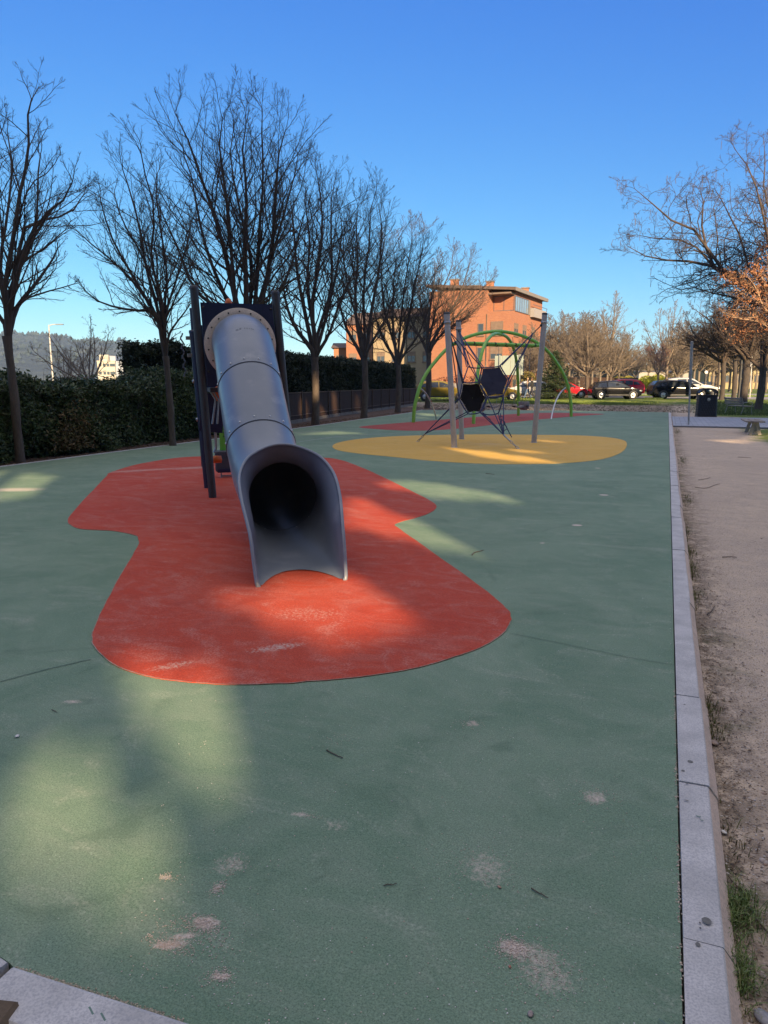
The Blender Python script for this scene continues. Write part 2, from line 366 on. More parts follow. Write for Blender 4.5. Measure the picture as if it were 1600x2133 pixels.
# joints in the poured surface
sm_ = MB()
def strip(mb, P, w, z):
    P = np.array(P)[:, :2]; T = np.gradient(P, axis=0); T /= np.linalg.norm(T, axis=1)[:, None]; Nn = np.stack([-T[:, 1], T[:, 0]], 1)
    V = np.concatenate([np.column_stack([P+Nn*w/2, np.full(len(P), z)]), np.column_stack([P-Nn*w/2, np.full(len(P), z)])]); k = len(P)
    i = np.arange(k-1); mb.add(V, np.stack([i, i+k, i+k+1, i+1], 1)); return mb
rr = random.Random(4)
def wob(P, a=.006, n=24):
    P = catmull(P, n); return P + np.array([[rr.uniform(-a, a), rr.uniform(-a, a)] for _ in P])
strip(sm_, wob([g(*q)[:2] for q in [(1064,1320),(1180,1343),(1300,1368),(1404,1386)]], .004), .0035, .004)
strip(sm_, wob([g(*q)[:2] for q in [(0,1421),(90,1397),(190,1374)]], .003), .007, .004)
tag(sm_.build('surface_joint', mat('joint_dark', (.095, .15, .11), rough=.9)), kind='structure')
sm_ = MB()
strip(sm_, wob([g(*q)[:2] for q in [(620,921),(720,908),(860,901),(1000,895),(1130,884)]], .02, 12), .05, .003)
tag(sm_.build('surface_seam', mat('seam_pale', (.34, .38, .36), rough=.9)), kind='structure')
# kerb stones
M_KERB = mat('kerb_concrete', (.63, .60, .575), (.46, .44, .42), 5, .8, bump=.25, bdist=.004, fine=(160, (.26, .26, .28), .6))
M_KSIDE = mat('kerb_warm_side', (.74, .56, .44), (.60, .46, .36), 9, .9, bump=.3, bdist=.004, fine=(120, (.30, .23, .18), .5))  # outer chamfer and side: paler, warmer tone than the top
def kerb_run(name, p0, dirv, side, segs, w=.115, joint=.007, top=.006):
    "side: unit vector pointing to the outer (chamfered) side"
    mb = MB(); rk = random.Random(len(segs)); t = 0.0
    d = np.array([*dirv, 0.0]); s = np.array([*side, 0.0]); p0 = np.array([*p0, 0.0])
    for L in segs:
        a = t+joint/2; b = t+L-joint/2; dz = rk.uniform(-.004, .004); ds = rk.uniform(-.006, .005)
        prof = [(0.0, -.12), (0.0, top-.004), (.005, top), (w-.006, top), (w, top-.005), (w+.034, top-.05), (w+.034, -.16)]
        V = []
        for q in (a, b):
            for (u, z) in prof: V.append(p0 + d*q + s*(u+ds*(u > 0)) + np.array([0, 0, z+dz*(z > -.03)]))
        k = len(prof); V = np.array(V)
        F = [[i, i+1, i+1+k, i+k] for i in range(k-1)]
        for i, f in enumerate(F): mb.add(V[f], [[0, 1, 2, 3]], False, 1 if i in (4, 5) else 0)
        mb.add(V[:k], [list(range(k))[::-1]]); mb.add(V[k:], [list(range(k))])
        t += L
    return mb.build(name, [M_KERB, M_KSIDE])
segs = [.90, .88, .88, .88, .9, .9, .92, .92, .92] + [1.0]*32
tag(kerb_run('kerb', (.146, 1.15-.01), (0, 1), (1, 0), [.9]+segs), kind='structure')
# near edging, crossing the lower left corner of the view
ka = g(27, 2018)[:2]; kd = vn(g(382, 2132)-g(52, 2025))[:2]
tag(kerb_run('kerb', tuple(ka), tuple(kd), (kd[1], -kd[0]), [1.05, .6], w=.14), kind='structure')
tag(kerb_run('kerb', tuple(g(19, 2009)[:2]), (-.985, .17), (-.17, -.985), [1.0]*10, w=.14), kind='structure')
em = MB(); ey = [(-11.86, 5.5), (-11.86, 9.5), (-11.93, 12.7), (-11.98, 16.3), (-12.2, 24), (-12.55, 30), (-12.86, 37), (-13.5, 41.2)]
em.tube([(x-.03, y, -.01) for x, y in ey], .028, 6, smooth=False)
tag(em.build('kerb', mat('edge_strip', (.48, .46, .42), rough=.9)), kind='structure')
# paver path
def paver_mat():
    m, nt, b = nodes('grey_pavers'); n = N(nt); v = n.coord((1, 1, 1)); br = n.mk('ShaderNodeTexBrick')
    n.lk(v, br.inputs['Vector']); br.inputs['Scale'].default_value = 1.0; br.inputs['Brick Width'].default_value = .40; br.inputs['Row Height'].default_value = .40
    br.inputs['Mortar Size'].default_value = .012; br.inputs['Color1'].default_value = (.42, .43, .47, 1); br.inputs['Color2'].default_value = (.33, .35, .40, 1); br.inputs['Mortar'].default_value = (.17, .17, .17, 1)
    f = n.noise(v, 30, 3); col = n.mix(n.rng(f, .35, .7, 0, .35), br.outputs[0], (.24, .25, .27)); n.lk(col, b.inputs['Base Color']); b.inputs['Roughness'].default_value = .85
    n.bump(b, br.outputs['Fac'], -.4, .01); return m
tag(MB().box((6.3, 33.6, -.04), (12.0, 8.0, .07)).build('path', paver_mat()), kind='structure')
# the road and car park at the far end
M_ROAD = mat('pale_asphalt', (.30, .275, .26), (.24, .22, .205), 1.5, .9, fine=(60, (.16, .15, .14), .5))
def road(name, outline, m, z=.02, step=2.0):
    mb = MB(); V = [(x, y, hz(x, y)+z) for x, y in outline]; mb.poly(V); return tag(mb.build(name, m), kind='structure')
road('car_park', [(-5.6, 67.5), (9, 64), (60, 66), (60, 76), (9, 74.5), (-4, 76), (-30, 72.5), (-30, 66)], M_ROAD, .008)
road('road', [(8, 84), (60, 92), (60, 100), (8, 96), (-10, 92), (-10, 84)], M_ROAD, .008)
# mulch bed under the hedge
def mulch_mat():
    m, nt, b = nodes('bark_mulch'); n = N(nt); v = n.coord(); f = n.noise(v, 26, 4, .7); vd = n.vor(v, 30, 'Color'); s_ = n.mk('ShaderNodeSeparateColor'); n.lk(vd, s_.inputs[0])
    col = n.mix(s_.outputs[0], (.045, .028, .02), (.15, .095, .065)); col = n.mix(n.rng(f, .5, .8), col, (.2, .14, .1)); n.lk(col, b.inputs['Base Color']); b.inputs['Roughness'].default_value = .95
    n.bump(b, f, .8, .03); return m
M_MULCH = mulch_mat()
tag(MB().grid(np.array([(x, y, -.03 - .0*x) for y in np.linspace(4, 46, 22) for x in (-19.0, -11.92 - max(0, y-16)*.036 - (0 if y < 40 else (y-40)*.05))]), 22, 2, flip=True).build('mulch_bed', M_MULCH), kind='structure')

# ------------------------------------------------------------------ leaf clouds
def leaf_quads(P, size, rs, aspect=.45, droop=0.0):
    n = len(P); a = rs.normal(size=(n, 3)); a[:, 2] = a[:, 2]*.7 - droop; a /= np.linalg.norm(a, axis=1)[:, None]
    b = np.cross(a, rs.normal(size=(n, 3))); b /= np.linalg.norm(b, axis=1)[:, None]
    c = np.cross(a, b); L = (size*rs.uniform(.6, 1.3, n))[:, None]; w = L*aspect
    V = np.stack([P-a*L*.5, P+b*w*.5+c*L*.08, P+a*L*.5, P-b*w*.5+c*L*.08], 1).reshape(-1, 3)
    F = np.arange(4*n).reshape(n, 4); return V, F

# dust drawn along the joints round the coloured patches, crumbs in the gap beside the kerb
dj = MB(); ro = gl_outline(redpx); k_ = len(ro)
for i0, i1 in ((int(k_*.30), int(k_*.46)), (int(k_*.46), int(k_*.62)), (int(k_*.12), int(k_*.26))):
    seg = ro[i0:i1]; strip(dj, seg, .006, .0052)
tag(dj.build('joint_dust', mat('joint_dust_pale', (.36, .30, .24), (.20, .17, .12), 14, .95)), kind='structure')
# ------------------------------------------------------------------ slide tower
M_TUBE = None
def tube_mat():
    m, nt, b = nodes('grey_blue_moulded_plastic'); n = N(nt); v = n.coord()
    f = n.noise(v, 2.2, 4); s1 = n.noise(n.coord((1, 1, 2), rot=(.4, .2, 0)), 2.6, 4, .55); g3 = n.noise(v, 90, 3)
    col = n.mix(n.rng(f, .35, .65), (.205, .232, .278), (.175, .205, .252))
    col = n.mix(n.math('MULTIPLY', n.rng(s1, .54, .72, 0, 1, True), n.rng(g3, .3, .7, .12, .50)), col, (.42, .42, .45))
    n.lk(col, b.inputs['Base Color']); b.inputs['Roughness'].default_value = .33
    b.inputs['Specular IOR Level'].default_value = .55; n.bump(b, n.noise(v, 3, 2), .05, .02); return m
M_TUBE = tube_mat()
M_SEAM = mat('seam_dark', (.06, .065, .08), rough=.6)
M_POST = mat('charcoal_post', (.030, .032, .037), (.040, .042, .048), 6, .5, bump=.05, fine=(120, (.10, .10, .10), .3))
M_NAVY = mat('navy_panel', (.010, .016, .050), (.014, .020, .058), 4, .42, fine=(60, (.04, .05, .1), .25))
M_BEIGE = mat('beige_flange', (.66, .54, .45), (.58, .48, .40), 10, .7, bump=.1, fine=(80, (.30, .26, .22), .4))
M_STEEL = mat('galvanised_steel', (.42, .42, .43), (.33, .33, .34), 12, .42, metal=.85, fine=(80, (.25, .25, .26), .4))
M_BOLT = mat('bolt_steel', (.62, .62, .62), rough=.3, metal=.9)
M_DARKBOLT = mat('bolt_dark', (.08, .075, .07), rough=.5, metal=.5)
M_ORANGE = mat('orange_plastic', (.72, .16, .03), (.62, .13, .03), 8, .45)
M_LIME = mat('lime_panel', (.16, .48, .06), (.13, .42, .05), 6, .45)
M_DGREY = mat('dark_grey_panel', (.05, .06, .075), (.065, .07, .085), 6, .5)
SO = np.array([-2.68, 4.99, 0]); SE = np.array([.614, -.789, 0]); SN = np.array([.789, .614, 0]); UZ = np.array([0, 0, 1.0])
def sl(u, v, w): return SO + SE*u + SN*v + UZ*w
tower = empty('slide_tower', tuple(sl(-4.72, 0, 0)), 0, 'dark play tower with navy panel, charcoal posts and grey tube slide', 'play tower')
def into(root):
    off = np.array(root.location)
    def f(mb, name, m, parent=None):
        mb.V = [v - off for v in mb.V]; o = mb.build(name, m, parent or root); return o
    return f
tw = into(tower)
# tube centre line: (u, v, w)
CL = catmull([(-4.85, .07, 2.13), (-4.6, .07, 2.125), (-4.3, .065, 2.08), (-3.95, .06, 1.90), (-3.4, .05, 1.535), (-2.95, .055, 1.16), (-2.6, .06, .885), (-2.2, .075, .64), (-1.85, .095, .52), (-1.6, .11, .475)], 6)
CLT = np.gradient(CL, axis=0); CLT /= np.linalg.norm(CLT, axis=1)[:, None]
RT = .385; NT = 56; TH = np.arange(NT)*2*math.pi/NT
def ring(k, r):
    c = CL[k]; t = CLT[k]; side = np.array([0, 1.0, 0]); up = np.cross(side, t); up = up if up[2] > 0 else -up
    up /= np.linalg.norm(up); return c + r*(np.cos(TH)[:, None]*side + np.sin(TH)[:, None]*up)
def toW(P): P = np.atleast_2d(P); return SO + P[:, :1]*SE + P[:, 1:2]*SN + P[:, 2:3]*UZ
K = len(CL)
mb = MB(); mb.grid(toW(np.concatenate([ring(k, RT) for k in range(K)])), K, NT, closed_v=True, flip=False)
mb.grid(toW(np.concatenate([ring(k, RT-.014) for k in range(K)])), K, NT, closed_v=True, flip=True)
# mouth: blend from the last ring to the rim
Jr = ring(K-1, RT)
def rim_pt(th):
    "th: 0 right, 90 top, 180 left, 270 bottom"
    c, s = math.cos(th), math.sin(th)
    key = [(-math.pi/2, -.40, .07, .0), (-1.22, -.29, .235, 0.), (-.98, -.10, .335, 0.0), (-.80, .005, .385, .0), (-.58, -.06, .405, .13), (-.30, -.22, .425, .38), (0.0, -.55, .475, .64), (.35, -.82, .47, .81), (.80, -1.03, .36, .945), (math.pi/2, -1.17, .075, 1.025)]
    # right half keys (angle, u, v, w); left half mirrors v about .035
    a = (th + math.pi/2) % (2*math.pi) - math.pi/2; left = a > math.pi/2
    if left: a = math.pi - a
    for i in range(len(key)-1):
        if key[i][0] <= a <= key[i+1][0]+1e-9: break
    k1 = key[i]; k2 = key[i+1]
    mir = lambda q, a_: (a_ - q[0], q[1], 2*.05-q[2], q[3])
    k0 = key[i-1] if i > 0 else mir(key[1], -math.pi); k3 = key[i+2] if i+2 < len(key) else mir(key[-2], math.pi)
    t = (a-k1[0])/(k2[0]-k1[0]); out = []
    for j in (1, 2, 3):
        m1 = (k2[j]-k0[j])/(k2[0]-k0[0]); m2 = (k3[j]-k1[j])/(k3[0]-k1[0])
        h = k2[0]-k1[0]; out.append((2*t**3-3*t*t+1)*k1[j] + (t**3-2*t*t+t)*m1*h + (3*t*t-2*t**3)*k2[j] + (t**3-t*t)*m2*h)
    cv = .07-.035*max(0, min(1, (out[0]+1.2)/1.2))
    v = out[1]
    if left: v = 2*cv - v
    w = max(out[2], -.012)
    return np.array([out[0], v, w])
RIM = np.array([rim_pt(t) for t in TH])
NM = 14; ax = CLT[-1]
def mouth(offset):
    rows = []
    for j in range(NM+1):
        t = j/NM
        J = ring(K-1, RT-offset)
        d = np.linalg.norm(RIM-Jr, axis=1)[:, None]
        # bezier: leave along the tube axis, arrive flaring outwards
        out_dir = np.zeros((NT, 3)); out_dir[:, 0] = .75
        up = np.sin(TH); out_dir[:, 1] = np.cos(TH)*.42*np.clip(up+.6, 0, 1); out_dir[:, 2] = np.clip(up, 0, 1)*.62 - np.clip(-up, 0, 1)*.05
        c1 = J + ax*d*.45; c2 = RIM - out_dir*d*.33
        c1[:, 2] = np.maximum(c1[:, 2], .012+offset*0); c2[:, 2] = np.maximum(c2[:, 2], .008)
        P = (1-t)**3*J + 3*(1-t)**2*t*c1 + 3*(1-t)*t*t*c2 + t**3*RIM
        if offset:
            cen = np.array([0, .07, .45]); nrm = (P-cen)*np.array([0, 1, 1]); nrm /= np.linalg.norm(nrm, axis=1)[:, None]+1e-9
            P = P - nrm*offset*min(1, t*8)
        rows.append(P)
    return np.concatenate(rows)
mo = mouth(0.0); mi_ = mouth(.014)
mb.grid(toW(mo), NM+1, NT, closed_v=True)
mb.grid(toW(mi_), NM+1, NT, closed_v=True, flip=True)
# rolled lip round the rim (not along the floor)
lip = [i for i in range(NT) if True]
order = sorted(range(NT), key=lambda i: (TH[i]-math.radians(271)) % (2*math.pi))
LP = [RIM[i] for i in order if not (math.radians(308) < TH[i] or TH[i] < 0) or TH[i] < 0]
a0, a1 = math.radians(-47), math.radians(227)
LPn = np.array([rim_pt(t) for t in np.linspace(a0, a1, 90)])
nrm = (LPn-np.array([0, .07, .40]))*np.array([0, 1, 1]); nrm /= np.linalg.norm(nrm, axis=1)[:, None]
LPn = LPn + nrm*.004; LPn[:, 2] = np.maximum(LPn[:, 2], 0.0)
mb.tube(toW(LPn), np.interp(np.linspace(0, 1, 90), [0, .05, .5, .95, 1], [.018, .016, .013, .016, .018]), 10)
slide = tw(mb, 'tube', M_TUBE)
# seams and their bolts
def nearest_k(u): return int(np.argmin(abs(CL[:, 0]-u)))
for u in (-3.4, -2.6):
    k = nearest_k(u); mb = MB()
    def rg(r, dt): return ring(k, r) + CLT[k]*dt
    prof = [(RT-.002, -.016), (RT+.008, -.013), (RT+.008, -.001), (RT+.002, 0.0)]
    mb.grid(toW(np.concatenate([rg(r, d) for r, d in prof])), 4, NT, closed_v=True)
    tw(mb, 'seam_ring', M_TUBE, slide)
    mb = MB(); mb.grid(toW(np.concatenate([rg(RT+.0035, .0005), rg(RT+.0035, .009), rg(RT-.004, .0092)])), 3, NT, closed_v=True); tw(mb, 'seam_gap', M_SEAM, slide)
    for i in range(0, NT, 4):
        mb = MB(); c = rg(RT, -.075)[i]; nn = c-(CL[k]-CLT[k]*.075); mb.lathe(toW(c)[0], [(.013, -.004), (.013, .004), (.008, .009), (0.0005, .0105)], 8, axis=(SE*nn[0]+SN*nn[1]+UZ*nn[2])); tw(mb, 'bolt', M_BOLT, slide)
k = K-1; mb = MB()
mb.grid(toW(np.concatenate([ring(k, RT-.016)+CLT[k]*.0, ring(k, RT-.020)+CLT[k]*.006])), 2, NT, closed_v=True, flip=True)
tw(mb, 'seam_ring', M_SEAM, slide)
for i in range(2, NT, 4):
    mb = MB(); c = ring(k, RT-.014)[i]+CLT[k]*.03; nn = CL[k]-c+CLT[k]*.03; mb.lathe(toW(c)[0], [(.009, -.003), (.008, .006), (0.0005, .008)], 8, axis=(SE*nn[0]+SN*nn[1]+UZ*nn[2])); tw(mb, 'bolt', M_BOLT, slide)
    mb = MB(); c = ring(k, RT)[i]-CLT[k]*.05; mb.lathe(toW(c)[0], [(.012, -.004), (.012, .004), (0.0005, .009)], 8, axis=-(SE*nn[0]+SN*nn[1]+UZ*nn[2])); tw(mb, 'bolt', M_BOLT, slide)
# moulded mark near the top of the tube
mb = MB(); M_MARK = mat('moulded_mark', (.08, .10, .15), rough=.5)
def on_tube(al, th, lift=.0015):
    "al: position along the line in index units, th: angle from top"
    k = int(al); f = al-k; c = CL[k]*(1-f)+CL[k+1]*f; t = CLT[k]; side = np.array([0, 1.0, 0]); up = np.cross(side, t); up = up if up[2] > 0 else -up
    return c + (RT+lift)*(math.sin(th)*side + math.cos(th)*up)
kk = nearest_k(-4.05)
def mark(x0, x1, y0, y1, sk=0.0):
    q = [(x0, y0), (x1, y0+sk), (x1, y1+sk), (x0, y1)]
    mb.add(toW(np.array([on_tube(kk-.0+b_, a_/RT) for a_, b_ in q])), [[0, 1, 2, 3]])
mark(-.13, -.055, .34, .14, -.22); mark(-.125, -.06, .62, .44, -.2)
for x in (-.02, .0, .02, .045, .065): mark(x, x+.008, .30, -.02)
mark(.078, .10, .24, .04)
tw(mb, 'moulded_mark', M_MARK, slide)
# beige flange with bolts on the navy front panel
fu, fv, fw = -4.69, .075, 2.115
mb = MB(); c = sl(fu, fv, fw)
mb.lathe(c, [(.375, -.01), (.375, .022), (.392, .026), (.478, .018), (.486, .010), (.486, -.01)], 64, axis=SE)
fl = tw(mb, 'flange', M_BEIGE)
for i in range(18):
    mb = MB(); a = (i+.5)*2*math.pi/18; mb.lathe(sl(fu+.02, fv+.437*math.cos(a), fw+.437*math.sin(a)), [(.012, -.004), (.012, .006), (.005, .012), (0.0005, .012)], 8, axis=SE); tw(mb, 'bolt', M_DARKBOLT, fl)
# front panel: plate with a round hole
def plate_hole(mb, u0, u1, v0l, v0r, v1l, v1r, w0, w1, cv, cw, r, n=64):
    "quad outline leaning sideways; hole of radius r"
    out = []; inn = []
    for i in range(n):
        a = 2*math.pi*i/n; dx, dy = math.cos(a), math.sin(a); inn.append((cv+r*dx, cw+r*dy)); best = 9
        for (ax_, ay, bx, by) in ((v0l, w0, v0r, w0), (v0r, w0, v1r, w1), (v1r, w1, v1l, w1), (v1l, w1, v0l, w0)):
            ex, ey = bx-ax_, by-ay; den = dx*ey-dy*ex
            if abs(den) < 1e-9: continue
            t = ((ax_-cv)*ey-(ay-cw)*ex)/den; s_ = ((ax_-cv)*dy-(ay-cw)*dx)/den
            if t > 0 and -1e-6 <= s_ <= 1+1e-6: best = min(best, t)
        out.append((cv+best*dx, cw+best*dy))
    # snap nearest points to the corners
    for q in ((v0l, w0), (v0r, w0), (v1r, w1), (v1l, w1)):
        j = min(range(n), key=lambda i: (out[i][0]-q[0])**2+(out[i][1]-q[1])**2); out[j] = q
    V = np.array([sl(u1, *p) for p in out]+[sl(u1, *p) for p in inn]+[sl(u0, *p) for p in out]+[sl(u0, *p) for p in inn])
    i = np.arange(n); j = (i+1) % n
    mb.add(V, np.concatenate([np.stack([i, j, j+n, i+n], 1), np.stack([i+2*n, i+3*n, j+3*n, j+2*n], 1), np.stack([i, i+2*n, j+2*n, j], 1), np.stack([i+n, j+n, j+3*n, i+3*n], 1)]))
LL, LR = -.046, -.07
def vl(w): return -.38+LL*w
def vr(w): return .775+LR*w
mb = MB(); plate_hole(mb, -4.735, -4.70, vl(1.55)+.065, vr(1.55)-.06, vl(2.66)+.065, vr(2.66)-.06, 1.55, 2.66, fv, fw, .376)
fpanel = tw(mb, 'front_panel', M_NAVY)
for w in (2.6, 2.2, 1.75):
    for q in (vl(w)+.095, vr(w)-.09): mb = MB(); mb.lathe(sl(-4.698, q, w), [(.016, -.004), (.015, .006), (.006, .012), (.0005, .012)], 8, axis=SE); tw(mb, 'bolt', M_DARKBOLT, fpanel)
def post(u, vb, lean, h, r=.055, cap=True, w0=0.0, name='post', m=None):
    mb = MB(); mb.tube([sl(u, vb+lean*w0, w0), sl(u, vb+lean*h, h)], r, 16)
    if cap: mb.lathe(sl(u, vb+lean*h, h), [(r+.004, -.03), (r+.004, .004), (r-.01, .016), (.0005, .02)], 16)
    return tw(mb, name, m or M_POST)
post(-4.74, -.38, LL, 2.86); post(-4.74, .775, LR, 2.83)
post(-5.74, -.39, -.05, 2.35, m=M_NAVY, r=.058); post(-5.80, .70, -.06, 2.6)
post(-8.7, -.30, -.03, 2.95, m=M_NAVY, r=.05, cap=True)
# collars with bolt caps on the side pole, twisted rope ladder hanging beside it
for w in (1.05, 1.62): mb = MB(); mb.lathe(sl(-5.74, -.39-.05*w-.06, w), [(.0005, -.03), (.022, -.02), (.026, 0), (.022, .02), (.0005, .03)], 8); tw(mb, 'bolt_cap', M_STEEL)
for w in (2.0, 2.25): mb = MB(); mb.box(sl(-5.74, -.42-.05*w-.03, w), (.11, .07, .05), rz=math.atan2(SN[1], SN[0])); tw(mb, 'clamp', M_STEEL)
mb = MB(); ch_ = []
for i in range(14):
    w = 2.32-.045*i; mb.tube([sl(-5.8, -.56-.05*w+.02*math.cos(i*2.1), w), sl(-5.78, -.56-.05*w+.02*math.cos(i*2.1+1.6), w-.05)], .011, 6)
tw(mb, 'chain', M_DGREY)
# platform, lower navy panel, orange crawl tube, climbing rails
mb = MB(); cc = sl(-5.25, .14, 1.50); mb.box(cc, (.98, .95, .06), rz=math.atan2(SN[1], SN[0])); tw(mb, 'platform', M_DGREY)
mb = MB(); mb.box(sl(-5.62, .1, 1.98), (1.02, .03, .9), rz=math.atan2(SN[1], SN[0])); tw(mb, 'back_panel', M_NAVY)
mb = MB(); mb.box(sl(-5.4, -.30, 1.16), (.34, .03, .56), rz=math.atan2(SN[1], SN[0]), ry=.12); tw(mb, 'side_panel', M_NAVY)
mb = MB(); mb.lathe(sl(-5.3, -.17, 1.44), [(.0005, -.1), (.10, -.1), (.12, -.05), (.12, .12), (.0005, .12)], 20, axis=SE); tw(mb, 'crawl_tube', M_ORANGE)
mb = MB(); mb.lathe(sl(-5.2, -.02, 2.69), [(.045, -.06), (.05, .03), (.035, .075), (.0005, .09)], 14); tw(mb, 'finial', M_ORANGE)
mb = MB(); mb.lathe(sl(-4.95, -.30, .52), [(.0005, -.07), (.05, -.07), (.055, 0), (.05, .075), (.0005, .085)], 14, axis=SN); tw(mb, 'step_peg', M_ORANGE)
mb = MB()
for dv in (0, .07):
    mb.tube([sl(-5.0, -.36+dv*.6, 1.52), sl(-5.0, -.27+dv*.6, 1.36), sl(-5.0, -.33+dv, 1.02)], .014, 8)
tw(mb, 'rail', M_STEEL)
# green play panel on dark base with steel feet behind
mb = MB(); Z0 = -7.05
mb.tube([sl(Z0, -.16, .50), sl(Z0, -.17, 1.20), sl(Z0+.3, -.02, 1.75)], .022, 8); mb.tube([sl(Z0, .62, .50), sl(Z0, .62, 1.20), sl(Z0+.3, .6, 1.75)], .022, 8)
mb.tube([sl(Z0, -.16, .50), sl(Z0, -.20, .42)], .022, 8)
tw(mb, 'rail', M_STEEL)
mb = MB(); mb.box(sl(Z0+.02, .24, .80), (.68, .03, .74), rz=math.atan2(SN[1], SN[0]), bevel=.012); gp_ = tw(mb, 'play_panel', M_LIME)
mb = MB()
for i, w in enumerate((.70, .76, .82, .88)): mb.box(sl(Z0+.039, .02, w), (.13, .008, .010), rz=math.atan2(SN[1], SN[0]))
mb.box(sl(Z0+.037, .22, 1.09), (.66, .012, .12), rz=math.atan2(SN[1], SN[0]))
tw(mb, 'panel_slot', M_NAVY, gp_)
mb = MB(); mb.box(sl(Z0+.06, .24, .28), (.86, .16, .36), rz=math.atan2(SN[1], SN[0]), bevel=.02); tw(mb, 'panel_base', M_DGREY)
mb = MB(); mb.box(sl(Z0+.145, .24, .12), (.8, .03, .06), rz=math.atan2(SN[1], SN[0])); mb.box(sl(Z0+.15, .24, .36), (.5, .01, .012), rz=math.atan2(SN[1], SN[0])); tw(mb, 'panel_base_trim', M_NAVY)
mb = MB()
for q in (-.10, .08, .45): mb.tube([sl(Z0+.13, q, 0), sl(Z0+.12, q, .12)], .012, 6)
mb.tube([sl(Z0+.13, -.10, .035), sl(Z0+.13, .45, .035)], .012, 6)
tw(mb, 'foot', M_STEEL)

# ------------------------------------------------------------------ net climber: three poles, ropes, two hexagonal membranes
M_POLE = mat('grey_pole', (.44, .43, .43), (.38, .37, .37), 5, .5, metal=.0, bump=.05, fine=(50, (.22, .21, .2), .35))
M_CAP = mat('dark_cap', (.045, .045, .05), rough=.5)
M_ROPE = mat('navy_rope', (.022, .035, .10), (.03, .05, .14), 60, .7, bump=.4)
M_MEMB = mat('black_rubber_membrane', (.006, .006, .008), (.009, .009, .011), 5, .8, spec=.15)
M_MEMB2 = mat('dark_navy_membrane', (.022, .024, .046), (.028, .030, .054), 5, .8, spec=.2)
P1b = g(947, 932); P2b = g(962, 915); P3b = g(1112, 922)
P1t = at(930.5, 652, math.hypot(*P1b[:2])); P2t = at(955, 668, math.hypot(*P2b[:2])); P3t = at(1135, 653, math.hypot(*P3b[:2]))
netroot = empty('net_climber', tuple((P1b+P3b)/2), 0, 'rope net climber with two dark hexagonal mats hung between three leaning grey poles', 'climbing net')
nr = into(netroot)
polepts = []
for b_, t_ in ((P1b, P1t), (P2b, P2t), (P3b, P3t)):
    mb = MB(); mb.tube([b_-UZ*.05, t_], .071, 20); po = nr(mb, 'pole', M_POLE)
    ax_ = vn(t_-b_); mb = MB(); mb.lathe(t_, [(.076, -.03), (.076, .004), (.05, .02), (.0005, .022)], 20, axis=ax_); nr(mb, 'cap', M_CAP, po)
    cpt = t_-ax_*.23; mb = MB(); mb.lathe(cpt, [(.072, -.028), (.082, -.026), (.082, .026), (.072, .028)], 20, axis=ax_); nr(mb, 'clamp', M_STEEL, po)
    mb = MB(); mb.lathe(b_, [(.071, -.01), (.095, .0), (.095, .006), (.071, .010)], 20); nr(mb, 'base_collar', M_POLE, po)
    polepts.append(cpt)
DN = math.hypot(*((P1b+P3b)/2)[:2]); Dm = DN
def npx(x, y, dd=0.0): return at(x, y, Dm+dd)
A = {}
# hexagon front (black) and hexagon behind (navy), corners from their outlines
hexF = [npx(*q) for q in [(963, 797, -.35), (998, 796, -.3), (1013, 829, -.15), (1000, 859, -.35), (975, 862, -.55), (956, 830, -.5)]]
hexB = [npx(*q) for q in [(1004, 766, .25), (1042, 762, .35), (1060, 790, .2), (1049, 823, -.1), (1016, 827, -.15), (997, 795, -.1)]]
hexL = [npx(*q) for q in [(975, 764, .15), (1004, 766, .25), (997, 795, -.1), (963, 797, -.35)]]
hexU = [npx(*q) for q in [(1000, 859, -.35), (1038, 861, -.1), (1049, 823, -.1), (1016, 827, -.15)]]
def hexmat(name, P, m, shrink=.93):
    P = np.array(P); c = P.mean(0); n = vn(np.cross(P[1]-P[0], P[3]-P[0])); Q = c+(P-c)*shrink
    if n @ (c-CV) > 0: n = -n
    # slightly sagging sheet with thickness
    rows = []; k = len(Q); E = catmull(list(Q), 3, True)
    E = np.concatenate([Q[i][None]*(1-t)+Q[(i+1) % k][None]*t for i in range(k) for t in (0, .25, .5, .75)]); mm = len(E)
    mid = np.arange(mm) % 4
    E = E + (c-E)*np.where(mid == 0, 0, np.where(mid == 2, .05, .035))[:, None]
    mb = MB(); R = [E*(s_)+c*(1-s_) - n*.03*(1-s_*s_) for s_ in (1, .75, .5, .25, .02)]
    mb.grid(np.concatenate(R), 5, mm, closed_v=True, flip=True); mb.grid(np.concatenate([q-n*.012 for q in R]), 5, mm, closed_v=True)
    mb.grid(np.concatenate([R[0], R[0]-n*.012]), 2, mm, closed_v=True)
    o = nr(mb, name, m)
    for q in list(Q)+[(Q[i]+Q[(i+1) % k])/2 for i in range(k)]: b2 = MB(); b2.lathe(c+(q-c)*.91+n*.004, [(.015, -.003), (.013, .006), (.0005, .008)], 8, axis=n); nr(b2, 'rivet', M_DARKBOLT, o)
    return Q
QF = hexmat('membrane', hexF, M_MEMB); QB = hexmat('membrane', hexB, M_MEMB2)
rp = MB()
def rope(a, b, r=.0125, sag=.0, mbx=None):
    a = np.array(a, float); b = np.array(b, float); t = np.linspace(0, 1, 7)[:, None]
    P = a*(1-t)+b*t; P[:, 2] -= sag*4*(t*(1-t))[:, 0]; (mbx or rp).tube(P, r, 6)
def ringrope(P, r=.017, sag=.02):
    for i in range(len(P)): rope(P[i], P[(i+1) % len(P)], r, sag)
ringrope(hexF); ringrope(hexB); ringrope(hexL); ringrope(hexU, sag=.05)
lace = MB()
